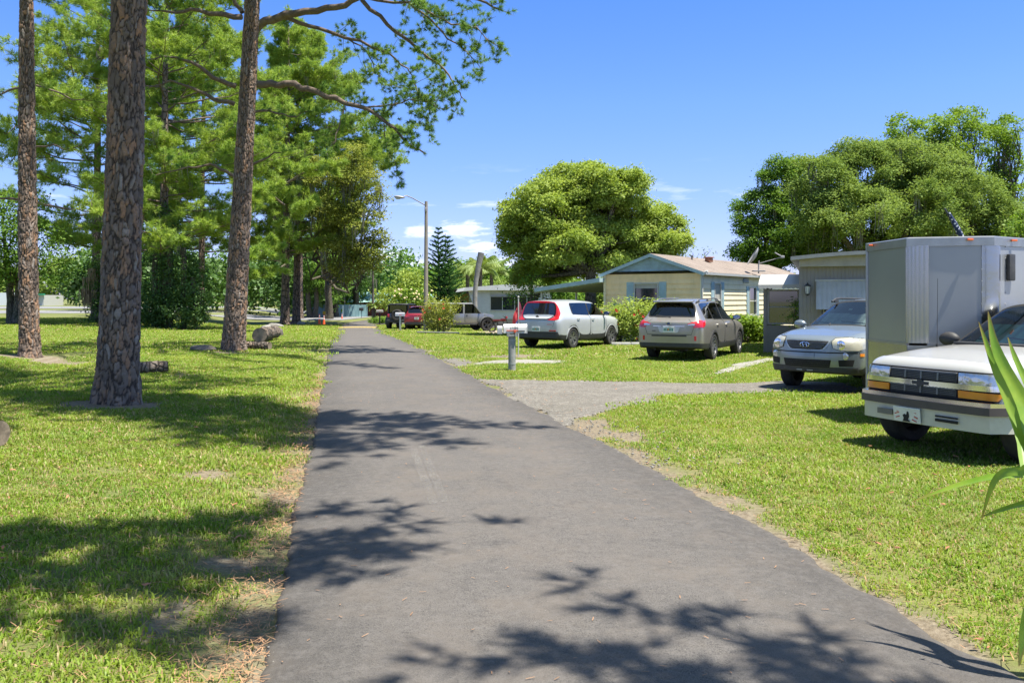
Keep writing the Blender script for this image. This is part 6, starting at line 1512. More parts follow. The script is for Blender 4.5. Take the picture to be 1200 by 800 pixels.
# ---- long strap leaves of the plant at the right edge
def strap_plant():
    root = thing('strap_leaf_plant', 'plant with long bright green strap leaves reaching in from the right edge', 'plant'); rr = random.Random(3)
    s = Nodes('strap_leaf'); v = s.coord('Object'); tone = s.attr('tone')
    c = s.mix(s.ramp(s.noise(7, 5, .65, v), (.35, 0.0), (.7, .8)), (.17, .33, .03), (.33, .46, .06)); c = s.mix(s.ramp(tone, (.88, 0.0), (1.0, .9)), c, (.33, .22, .07)); wv_ = s.n('TexWave', i_Scale=1.0, i_Distortion=.5); 
    di = s.n('BsdfPrincipled', i_Roughness=.38); s.l(c, di.inputs['Base Color']); tl = s.n('BsdfTranslucent'); s.l(s.mix(1.0, c, (1.1, 1.0, .5), 'MULTIPLY'), tl.inputs[0]); m1 = s.n('MixShader', i_0=.42); s.l(di.outputs[0], m1.inputs[1]); s.l(tl.outputs[0], m1.inputs[2]); s.l(m1.outputs[0], s.out.inputs[0])
    def leaf(pts, w_, face, fold=.35, twist=0):
        pts = [Vector(p) for p in pts]; n = 18; C = []
        for k in range(n + 1):                      # Catmull-Rom through the points
            t = k / n * (len(pts) - 1); i = min(int(t), len(pts) - 2); f = t - i
            p0, p1, p2, p3 = pts[max(0, i - 1)], pts[i], pts[i + 1], pts[min(len(pts) - 1, i + 2)]
            C.append(.5 * ((2 * p1) + (p2 - p0) * f + (2 * p0 - 5 * p1 + 4 * p2 - p3) * f * f + (3 * p1 - p0 - 3 * p2 + p3) * f ** 3))
        V = []; F = []; T = []; fc = Vector(face).normalized()
        for k, c_ in enumerate(C):
            t = k / n; ax = (C[min(n, k + 1)] - C[max(0, k - 1)]).normalized(); sd_ = ax.cross(fc); sd_.normalize(); up = sd_.cross(ax)
            a = twist * t; sd2 = sd_ * math.cos(a) + up * math.sin(a); up2 = up * math.cos(a) - sd_ * math.sin(a)
            ww = w_ * (min(1, .45 + t * 2.2)) * (1 - max(0, (t - .35) / .65) ** 1.7) + .0015
            ww *= 1 + .05 * math.sin(t * 23 + w_ * 90)
            for u in (-1, -.5, 0, .5, 1): V.append((c_ + sd2 * ww * u + up2 * (abs(u) * ww * fold))[:]); T.append(min(1, t + .05 * abs(u) + (.12 if abs(u) == 1 and t > .6 else 0)))
        for k in range(n):
            for j in range(4): F.append((5 * k + j, 5 * k + j + 1, 5 * k + j + 6, 5 * k + j + 5))
        return mesh_np('leaf', V, F, s.m, root, True, {'tone': T})
    B = Vector((2.95, 3.55, g(2.95, 3.5) + .05)); f = (-.25, -.9, .35)
    leaf([B + Vector((0, 0, .1)), P(1235, 560, 3.8), P(1200, 475, 4.0), P(1168, 412, 4.1), P(1158, 365, 4.15)], .036, f)
    leaf([B + Vector((-.05, .1, .1)), P(1225, 590, 3.7), P(1196, 505, 3.95), P(1166, 430, 4.1), P(1147, 377, 4.2)], .028, f, twist=.3)
    leaf([B + Vector((.1, 0, .1)), P(1260, 540, 3.7), P(1215, 470, 3.9), P(1192, 425, 4.0), P(1181, 395, 4.05)], .02, f)
    up = (.1, -.5, .9)
    leaf([B + Vector((0, 0, .3)), P(1245, 570, 3.7), P(1205, 558, 3.8), P(1160, 560, 3.9), P(1112, 572, 4.0), P(1070, 587, 4.05)], .030, up, .25)
    leaf([B + Vector((0, .1, .3)), P(1240, 590, 3.8), P(1205, 590, 3.85), P(1178, 596, 3.9), P(1148, 606, 3.95)], .024, up, .2)
    leaf([B + Vector((0, .1, .3)), P(1235, 560, 3.7), P(1195, 553, 3.75), P(1172, 556, 3.8), P(1160, 575, 3.82), P(1150, 610, 3.85)], .018, f, .2)
    leaf([B + Vector((.1, .1, .3)), P(1240, 550, 3.8), P(1205, 548, 3.85), P(1180, 552, 3.9), P(1160, 556, 3.95)], .022, up, .2)
    leaf([B + Vector((0, -.1, .1)), P(1232, 700, 3.5), P(1210, 712, 3.5), P(1200, 740, 3.5), P(1194, 780, 3.48)], .03, f, .2)
    for k in range(16):
        a = rr.uniform(0, 6.28); L_ = rr.uniform(.6, 1.3); d = Vector((math.cos(a) * .6 + .55, math.sin(a) * .8 - .1, 0))
        leaf([B + Vector((.5, -.1, 0)), B + Vector((.5, 0, 0)) + d * L_ * .3 + Vector((0, 0, L_ * .6)), B + Vector((.5, 0, 0)) + d * L_ * .75 + Vector((0, 0, L_ * .85)), B + Vector((.5, 0, 0)) + d * L_ * 1.15 + Vector((0, 0, L_ * .6))], .04, d + Vector((0, 0, .5)), .3)
strap_plant()
# ---------------------------------------------------------------- vehicles
RUBBER = simple('tyre_rubber', (.028, .027, .026), .85, var=.25, vs=14, dirt=((.12, .10, .08), .4))
BLACKP = simple('black_plastic', (.035, .035, .036), .6, var=.15, vs=6, dirt=((.12, .11, .09), .4))
GAPM = simple('panel_gap', (.012, .012, .012), .8)
UNDER = simple('underbody', (.02, .019, .018), .9)
CHROME = simple('chrome', (.75, .75, .76), .12, metal=1.0, var=.05)
ALLOY = simple('alloy_rim', (.50, .50, .51), .32, metal=.85, var=.08)
DALLOY = simple('dark_alloy_rim', (.26, .26, .265), .35, metal=.7, var=.1)
REDL = Nodes('red_lens'); REDL.set(base=(.50, .012, .018), rough=.12, coat=1.0, coatr=.03); REDL = REDL.m
CLEARL = Nodes('clear_lens'); CLEARL.set(base=(.52, .53, .53), rough=.10, metal=.55, coat=1.0, coatr=.03); _v = CLEARL.coord('Object'); CLEARL.bump(CLEARL.noise(18, 1, .4, _v), .22, .02); CLEARL = CLEARL.m
HAZEL = simple('yellowed_lens', (.50, .48, .38), .22, metal=.25, var=.15, vs=8, coat=.8)
AMBER = simple('amber_lens', (.80, .26, .02), .2, var=.08, coat=1.0)
PLATEM = simple('plate_white', (.68, .70, .68), .45, var=.05)
PGREEN = simple('plate_green', (.03, .22, .15), .5); PORANGE = simple('plate_orange', (.75, .28, .04), .5)
def glass_mat(name, tint, op):
    s = Nodes(name); s.nt.nodes.remove(s.b)
    tr = s.n('BsdfTransparent'); tr.inputs[0].default_value = tint + (1,)
    gl = s.n('BsdfGlossy', i_Roughness=.02); gl.inputs[0].default_value = (.92, .95, .97, 1)
    fr = s.n('Fresnel', i_IOR=1.55); f = s.math('ADD', s.math('MULTIPLY', fr.outputs[0], 1.15), op)
    m1 = s.n('MixShader'); s.l(f, m1.inputs[0]); s.l(tr.outputs[0], m1.inputs[1]); s.l(gl.outputs[0], m1.inputs[2]); s.l(m1.outputs[0], s.out.inputs[0]); return s.m
CARGLASS = glass_mat('car_glass_tinted', (.16, .18, .18), .03); CARGLASS_L = glass_mat('windshield_glass', (.62, .72, .68), .05)

KEYS = ('hw', 'zb', 'zm', 'zs', 'zt', 'hb', 'z6', 'h6', 'zc')
def make_body(root, keys, wheels, wr, paintm, cowl, rf, rb, rg, splits, doors, front_bulge=.16, rear_bulge=.10, lower=None, glass=CARGLASS, glassF=CARGLASS_L, pillar=None, hood=True, dpillar=None, sub=2):
    """keys: rows of x and the nine profile numbers, front to rear; cowl/rf windshield foot and head, rb/rg rear window head and foot"""
    keys = sorted(keys, key=lambda k: k[0]); kx = [k[0] for k in keys]; kv = np.array([k[1:] for k in keys])
    R_ = wr * 1.14; splits = tuple(splits); sp2 = [q + d for q in splits for d in (-.03, .03)]; xs = set(kx) | set(sp2) | {cowl, rf, rb, rg} | set(doors)
    for xc in wheels:
        for f in (-1.16, -1, -.9, -.62, -.25, .25, .62, .9, 1, 1.16): xs.add(round(xc + f * R_, 4))
    xs = sorted(xs); out = [xs[0]]
    must = {kx[0], kx[-1], cowl, rf, rb, rg} | set(sp2)
    for x in xs[1:]:
        if x - out[-1] < .05:
            if x in must and out[-1] not in must: out[-1] = x
            elif x in must and x - out[-1] > .012: out.append(x)
            continue
        out.append(x)
    xs = out[::-1]                                      # front first
    bm = bmesh.new(); cr = bm.edges.layers.float.new('crease_edge')
    rings = []
    for x in xs:
        p = dict(zip(KEYS, [float(np.interp(x, kx, kv[:, j])) for j in range(9)]))
        zb = p['zb']
        for xc in wheels:
            dx = abs(x - xc) / R_
            if dx < .985: zb = max(zb, wr * .97 + R_ * math.sqrt(max(0, 1 - dx * dx)))
        zm = max(p['zm'], zb + .03 if zb > .5 else p['zm'])
        top = [(p['hb'], p['zt']), (p['h6'], p['z6']), (p['h6'] * .80, p['z6'] + (p['zc'] - p['z6']) * .62), (p['h6'] * .42, p['z6'] + (p['zc'] - p['z6']) * .93), (0, p['zc'])]
        T = [Vector((x, a, b)) for a, b in top] + [Vector((x, -a, b)) for a, b in top[3::-1]]
        sides = [(p['hw'] * .995 if zb > .5 else p['hw'] * .95, zb), (p['hw'] * .99, zb + (zm - zb) * (.30 if lower and zb < .5 else .5)), (p['hw'], zm), (p['hw'] * .985, p['zs'])]
        rings.append((T, sides, p))
    def bul(x0, y, hw, b): return b * (1 - min(1, abs(y) / hw) ** 2.2)
    first, last = 0, len(xs) - 1; grid = []
    for i, (T, sd_, p) in enumerate(rings):
        b = front_bulge if i == first else (-rear_bulge if i == last else 0)
        if i == 1: b = front_bulge * .5
        if i == last - 1: b = -rear_bulge * .4
        hw = p['hw']; fr = [abs(t.y) / max(1e-6, T[0].y) * (1 if t.y >= 0 else -1) for t in T]
        rowT = [bm.verts.new((t.x + bul(0, t.y, hw, b), t.y, t.z)) for t in T]
        L_ = [bm.verts.new((xs[i] + bul(0, a, hw, b), a, z)) for a, z in sd_]; Rr = [bm.verts.new((xs[i] + bul(0, a, hw, b), -a, z)) for a, z in sd_]
        B = [L_[0]] + [bm.verts.new((xs[i] + bul(0, fr[k] * sd_[0][0], hw, b), fr[k] * sd_[0][0], sd_[0][1])) for k in range(1, 8)] + [Rr[0]]
        cap = None
        if i in (first, last):
            cap = [[L_[r]] + [bm.verts.new((xs[i] + bul(0, fr[k] * sd_[r][0], hw, b * (1.0 + .25 * (r == 2))), fr[k] * sd_[r][0], sd_[r][1])) for k in range(1, 8)] + [Rr[r]] for r in (1, 2, 3)]
        grid.append((rowT, L_, Rr, B, cap))
    def F(vs, m):
        f = bm.faces.new(vs); f.material_index = m; f.smooth = True; return f
    ws = []; rw = []; sw = {}; dr = {}; hd = []
    def mid(i): return (xs[i] + xs[i + 1]) / 2
    seg_of = lambda x, cuts: next((k for k in range(len(cuts) - 1) if cuts[k + 1] < x < cuts[k]), None)
    for i in range(len(xs) - 1):
        A, B_ = grid[i], grid[i + 1]; x = mid(i)
        for k in range(8):
            f = F((A[0][k], A[0][k + 1], B_[0][k + 1], B_[0][k]), 0)
            if 1 <= k <= 6:
                if rf < x < cowl: ws.append(f)
                elif rg < x < rb: rw.append(f)
                elif x > cowl and hood and x < kx[-1] - .12: hd.append(f)
            else:
                s_ = next((q for q in range(len(splits) - 1) if splits[q + 1] + .03 < x < splits[q] - .03), None)
                if s_ is not None: sw.setdefault((s_, k), []).append(f)
                elif splits[-1] - .05 < x < splits[0] + .05: f.material_index = 4
                if dpillar and rg < x < rb: f.material_index = 5
        for side, (P_, Q_) in enumerate(((A[1], B_[1]), (A[2], B_[2]))):
            P2 = P_ + [A[0][0] if side == 0 else A[0][8]]; Q2 = Q_ + [B_[0][0] if side == 0 else B_[0][8]]
            for r in range(4):
                f = F((P2[r], P2[r + 1], Q2[r + 1], Q2[r]), 0 if not (lower and r == 0) else 2)
                d_ = seg_of(x, doors)
                if d_ is not None and (r >= 1 or not lower): dr.setdefault((d_, side), []).append(f)
        for k in range(8): F((A[3][k], B_[3][k], B_[3][k + 1], A[3][k + 1]), 1)
    for i in (first, last):
        rowT, L_, Rr, B, cap = grid[i]; rows = [B] + cap + [rowT]
        for r in range(4):
            for k in range(8): F((rows[r][k], rows[r][k + 1], rows[r + 1][k + 1], rows[r + 1][k]), 2 if (lower and r == 0) else 0)
    bmesh.ops.recalc_face_normals(bm, faces=bm.faces)
    mats = [paintm, UNDER, lower or paintm, GAPM, pillar or GAPM, dpillar or GAPM]; names = {}
    def group(faces, th, name, m, ring, depth=0.0):
        if not faces: return
        mats.append(m); idx = len(mats) - 1; names[idx] = name
        r = {'faces': []} if not th else bmesh.ops.inset_region(bm, faces=faces, thickness=th, depth=depth, use_even_offset=True, use_boundary=True)
        for f in r['faces']: f.material_index = ring; f.smooth = True
        for f in faces:
            if f.is_valid: f.material_index = idx
    group(ws, .035, 'windshield', glassF, 4 if pillar else 3, -.004); group(rw, .03, 'rear_window', glass, 5 if dpillar else 4, -.004)
    for key, fs in sw.items(): group(fs, 0, 'side_window', glass if key[0] else (glassF if glass is not CARGLASS else CARGLASS), 4 if pillar else 3, -.004)
    for key, fs in dr.items(): group(fs, .006, 'door', paintm, 3, -.006)
    if hood: group(hd, .006, 'hood', paintm, 3, -.005)
    for e in bm.edges:
        if len(e.link_faces) == 2:
            a, b = e.link_faces
            if a.material_index != b.material_index: e[cr] = .9
            elif a.normal.angle(b.normal, 0) > R(60): e[cr] = .35
    me = bpy.data.meshes.new('cage'); bm.to_mesh(me); bm.free()
    for m in mats: me.materials.append(m)
    o = bpy.data.objects.new('cage', me); COL.objects.link(o); md = o.modifiers.new('s', 'SUBSURF'); md.levels = sub; md.render_levels = sub
    bpy.context.view_layer.update(); me2 = bpy.data.meshes.new_from_object(o.evaluated_get(bpy.context.evaluated_depsgraph_get())); COL.objects.unlink(o); bpy.data.objects.remove(o)
    full = bmesh.new(); full.from_mesh(me2); tree = BVHTree.FromBMesh(full)
    out = {}
    groups = {}
    for f in full.faces: groups.setdefault(f.material_index if f.material_index in names else -1, []).append(f)
    for idx, fs in groups.items():
        nb = bmesh.new(); vm = {}
        for f in fs:
            vs = []
            for v in f.verts:
                if v.index not in vm: vm[v.index] = nb.verts.new(v.co)
                vs.append(vm[v.index])
            nf = nb.faces.new(vs); nf.smooth = True; nf.material_index = f.material_index if idx == -1 else 0
        mm = bpy.data.meshes.new('p'); nb.to_mesh(mm); nb.free()
        nme = 'body' if idx == -1 else names[idx]; mm.name = nme
        for m in (mats[:6] if idx == -1 else [mats[idx]]): mm.materials.append(m)
        ob = bpy.data.objects.new(nme, mm); link(ob, root); out.setdefault(nme, []).append(ob)
    full.free(); return tree, out
def decal(tree, poly, axis, parent, name, m, off=.006, res=.05, origin=None, rot=0.0, back=.012):
    """a thin moulded piece lying on the body. axis 'F','B','L','R': projected from the front, back, left or right; poly in (y,z) or (x,z). rot turns the projection about z."""
    D_ = {'F': Vector((-1, 0, 0)), 'B': Vector((1, 0, 0)), 'L': Vector((0, -1, 0)), 'R': Vector((0, 1, 0)), 'T': Vector((0, 0, -1))}[axis]
    if rot: D_.rotate(Euler((0, 0, rot)))
    def O(p):
        if axis == 'T': return Vector((p[0], p[1], 4))
        if axis in 'FB':
            q = Vector((0, p[0], p[1]))
            if rot: side = Vector((-D_.y, D_.x, 0)) * (1 if axis == 'B' else -1); q = (Vector(origin) if origin else Vector((0, 0, 0))) + side * p[0] + Vector((0, 0, p[1]))
            return q - D_ * 6
        return Vector((p[0], 0, p[1])) - D_ * 6
    bm = bmesh.new(); vs = [bm.verts.new((p[0], p[1], 0)) for p in poly]; bm.faces.new(vs)
    bmesh.ops.triangulate(bm, faces=bm.faces)
    for _ in range(6):
        es = [e for e in bm.edges if e.calc_length() > res]
        if not es: break
        bmesh.ops.subdivide_edges(bm, edges=es, cuts=1); bmesh.ops.triangulate(bm, faces=[f for f in bm.faces if len(f.verts) > 3])
    bad = []; cx0 = sum(p[0] for p in poly) / len(poly); cy0 = sum(p[1] for p in poly) / len(poly)
    for v in bm.verts:
        h = tree.ray_cast(O(v.co), D_)
        if h[0] is None:                       # past the outline of the body: slide inwards until it lands on it
            c0 = Vector((cx0, cy0, 0)); q = v.co.copy()
            for k_ in range(40):
                q = q.lerp(c0, .02); h = tree.ray_cast(O(q), D_)
                if h[0] is not None: break
        if h[0] is None: bad.append(v)
        else: v.co = h[0] - D_ * off
    if bad: bmesh.ops.delete(bm, geom=bad, context='VERTS')
    if not bm.faces: bm.free(); return None
    ext = bmesh.ops.extrude_edge_only(bm, edges=[e for e in bm.edges if e.is_boundary])
    for v in [x for x in ext['geom'] if isinstance(x, bmesh.types.BMVert)]: v.co += D_ * (off + back)
    return bm_obj(name, bm, m, parent, smooth=35)
def rrect(cx, cz, w, h, r=.02, n=3):
    out = []
    for sx, sz, a0 in ((1, 1, 0), (-1, 1, 90), (-1, -1, 180), (1, -1, 270)):
        for k in range(n + 1): a = R(a0 + 90 * k / n); out.append((cx + sx * (w / 2 - r) + r * math.cos(a), cz + sz * (h / 2 - r) + r * math.sin(a)))
    return out
def mirror_poly(p): return [(-a, b) for a, b in p][::-1]
def wheel(root, x, y, r, wd, rimm, spokes=5, split=True, steer=0):
    e = bpy.data.objects.new('wheel', None); link(e, root); e.location = (x, y, r); s_ = 1 if y > 0 else -1; e.rotation_euler = (0, 0, steer)
    Mx = Matrix.Rotation(R(-90 * s_), 4, 'X')                      # local z outwards
    bm = bmesh.new(); h = wd / 2; rr_ = r * .665
    prof = [(rr_, -h * .8), (r * .80, -h), (r * .93, -h * .96), (r * .985, -h * .74), (r, -h * .45), (r, h * .45), (r * .985, h * .74), (r * .93, h * .96), (r * .80, h), (rr_, h * .82), (rr_ * .97, h * .6), (rr_ * .97, -h * .6)]
    lathe(bm, prof, 40, Mx, closed=True); bm_obj('tyre', bm, RUBBER, e, smooth=35)
    bm = bmesh.new()
    lathe(bm, [(rr_ * .99, h * .55), (rr_ * 1.01, h * .86), (rr_ * .94, h * .88), (rr_ * .90, h * .55), (rr_ * .88, h * .1)], 40, Mx, closed=True)
    lathe(bm, [(.03, h * .60), (.06, h * .58), (.065, h * .2), (.01, h * .2)], 16, Mx)
    for k in range(spokes):
        for d in ((-.16, .16) if split else (0,)):
            a = 6.283 * k / spokes; a1 = a + d * .55; a2 = a + d * 1.5; wi = .022 if split else .04; p0 = Vector((math.cos(a1) * .045, math.sin(a1) * .045, 0)); p1 = Vector((math.cos(a2) * rr_ * .93, math.sin(a2) * rr_ * .93, 0)); t = (p1 - p0).normalized(); n = Vector((-t.y, t.x, 0)); q = []
            for p, z0, z1, ww in ((p0, h * .25, h * .60, wi), (p1, h * .45, h * .80, wi * 1.15)):
                for sg in (-1, 1):
                    for z in (z0, z1): q.append(bm.verts.new(Mx @ (p + n * sg * ww + Vector((0, 0, z)))))
            a_, b_, c_, d_, e_, f_, g_, h_ = q
            for fc in ((a_, b_, d_, c_), (e_, g_, h_, f_), (b_, f_, h_, d_), (a_, c_, g_, e_), (a_, e_, f_, b_), (c_, d_, h_, g_)): bm.faces.new(fc)
    bm_obj('rim', bm, rimm, e, smooth=35)
    bm = bmesh.new(); lathe(bm, [(.01, 0), (rr_ * .9, 0), (rr_ * .9, h * .1), (.01, h * .1)], 28, Mx); bm_obj('brake_disc', bm, UNDER, e)
def wheels4(root, xf, xr, y, r, wd, rimm, spokes=5, split=True, steer=0):
    for x, sg, st in ((xf, 1, steer), (xf, -1, steer), (xr, 1, 0), (xr, -1, 0)): wheel(root, x, sg * y, r, wd, rimm, spokes, split, st)
def well_liners(root, xf, xr, y, r):
    for x in (xf, xr):
        for sg in (1, -1): part_box('wheel_well', (x, sg * (y - .32), r * 1.15), (r * 2.1, .36, r * 1.9), UNDER, root)
def mirror_part(root, x, y, z, m, gl=True, s=1.0):
    for sg in (1, -1):
        bm = bmesh.new(); bmesh.ops.create_uvsphere(bm, u_segments=16, v_segments=10, radius=1, matrix=Matrix.Translation((x, sg * (y + .11 * s), z + .07)) @ Matrix.Diagonal((.075, .12 * s, .075 * s, 1)))
        for v in bm.verts: v.co.x = max(v.co.x, x - .035)
        tube(bm, [(x + .03, sg * (y - .04), z), (x + .01, sg * (y + .05), z + .04)], .025, 6); mo = bm_obj('mirror', bm, m, root, smooth=40)
        bm = bmesh.new(); lathe(bm, [(.005, 0), (.06, 0), (.06, .004), (.005, .004)], 16, Matrix.Translation((x - .037, sg * (y + .11 * s), z + .07)) @ Euler((0, R(-90), 0)).to_matrix().to_4x4() @ Matrix.Diagonal((1, 1.6, 1, 1))); bm_obj('mirror_glass', bm, CHROME, mo)
def handle(tree, parent_doors, x, z, m, chrome=False):
    for sg, ax in ((1, 'L'), (-1, 'R')):
        h = tree.ray_cast(Vector((x, sg * 5, z)), Vector((0, -sg, 0)))
        if h[0] is None: continue
        p = h[0]; bm = bmesh.new(); tube(bm, [p + Vector((.085, -sg * .005, 0)), p + Vector((.07, sg * .035, .004)), p + Vector((-.06, sg * .035, .004)), p + Vector((-.08, -sg * .005, 0))], .013, 6)
        def far_(d): vv = list(d.data.vertices)[::7]; return sum((v.co - p).length for v in vv) / len(vv)
        best = min(parent_doors, key=far_)
        bm_obj('handle', bm, m, best, smooth=40)
def plate(root, tree, axis, y, z, x=None, w_=.31, h=.155, lines=True, m=None, rot=0):
    hit = tree.ray_cast(Vector((5 if axis == 'F' else -5, y, z)), Vector((-1 if axis == 'F' else 1, 0, 0))); sx = 1 if axis == 'F' else -1; X = hit[0].x + sx * .02
    bm = bmesh.new(); box(bm, (X, y, z), (.012, w_, h), bev=.004, seg=1); pl = bm_obj('licence_plate', bm, m or PLATEM, root, smooth=30)
    if lines:
        bm = bmesh.new()
        for k in (-2.6, -1.6, -.6, .7, 1.7, 2.7):
            box(bm, (X + sx * .008, y + k * .042 * sx, z - .005), (.003, .026, .062))
        box(bm, (X + sx * .008, y, z + .058), (.003, .16, .016)); bm_obj('plate_lettering', bm, PGREEN, pl)
        bm = bmesh.new(); lathe(bm, [(.001, 0), (.024, 0), (.024, .003), (.001, .003)], 12, Matrix.Translation((X + sx * .0085, y, z)) @ Euler((0, R(90 * sx), 0)).to_matrix().to_4x4()); bm_obj('plate_emblem', bm, PORANGE, pl)
    return X
def rails(root, x0, x1, y, z0, z1, m, arch=.05):
    for sg in (1, -1):
        bm = bmesh.new(); n = 12; pts = [(x0 + (x1 - x0) * k / n, sg * (y - .01 * math.sin(math.pi * k / n)), z0 + (z1 - z0) * k / n + arch * min(1, math.sin(math.pi * k / n) * 3)) for k in range(n + 1)]
        tube(bm, pts, .020, 8)
        for k in (1, 6, 11): p = Vector(pts[k]); box(bm, p - Vector((0, 0, arch * .5)), (.16 if k != 6 else .08, .035, arch), bev=.008, seg=1)
        bm_obj('roof_rail', bm, m, root, smooth=40)
def interior(root, xs_, z, w_=.5, m=None, headz=None, top=1.3):
    m = m or simple('seat_cloth', (.09, .085, .08), .9)
    for x in xs_:
        for sg in (1, -1):
            bm = bmesh.new(); box(bm, (x, sg * .36, z + .1), (.5, .48, .16), bev=.05); box(bm, (x - .24, sg * .36, z + .42), (.14, .46, .62), rot=(0, R(-12), 0), bev=.05); box(bm, (x - .33, sg * .36, z + .80), (.10, .24, .17), rot=(0, R(-10), 0), bev=.04); bm_obj('seat', bm, m, root, smooth=40)
def arch_trim(root, tree, xc, r, m, name='wheel_arch_trim', wdt=.055, sides=('L', 'R'), zc=None):
    R_ = r * 1.14; zc = zc or r * .97
    for ax in sides:
        n = 15; out = []; inn = []
        for k in range(n + 1): a = math.pi * k / n; out.append((xc + (R_ + wdt) * math.cos(a), zc + (R_ + wdt) * math.sin(a))); inn.append((xc + (R_ + .004) * math.cos(a), zc + (R_ + .004) * math.sin(a)))
        bm = bmesh.new(); sg = 1 if ax == 'L' else -1; rows = []
        for o_, i_ in zip(out, inn):
            h = tree.ray_cast(Vector((o_[0], sg * 5, max(.3, o_[1]))), Vector((0, -sg, 0))); y = abs(h[0].y) if h[0] is not None else .85
            rows.append([bm.verts.new((o_[0], sg * (y + .002), o_[1])), bm.verts.new((o_[0], sg * (y + .012), o_[1])), bm.verts.new((i_[0], sg * (y + .016), i_[1])), bm.verts.new((i_[0], sg * (y - .06), i_[1]))])
        for p, q in zip(rows, rows[1:]):
            for k in range(3): bm.faces.new((p[k], p[k + 1], q[k + 1], q[k]))
        bm_obj(name, bm, m, root, smooth=40)
def wiper(root, pts, m=None):
    bm = bmesh.new(); tube(bm, pts, .009, 5); bm_obj('wiper', bm, m or BLACKP, root, smooth=40)
def ring_badge(root, c, rx, rz, ax, m, th=.008):
    bm = bmesh.new(); n = 28; pts = [Vector((c[0], c[1] + rx * math.cos(6.2832 * k / n), c[2] + rz * math.sin(6.2832 * k / n))) for k in range(n + 1)]; tube(bm, pts, th, 6, cap=False); return bm_obj('badge', bm, m, root, smooth=60)

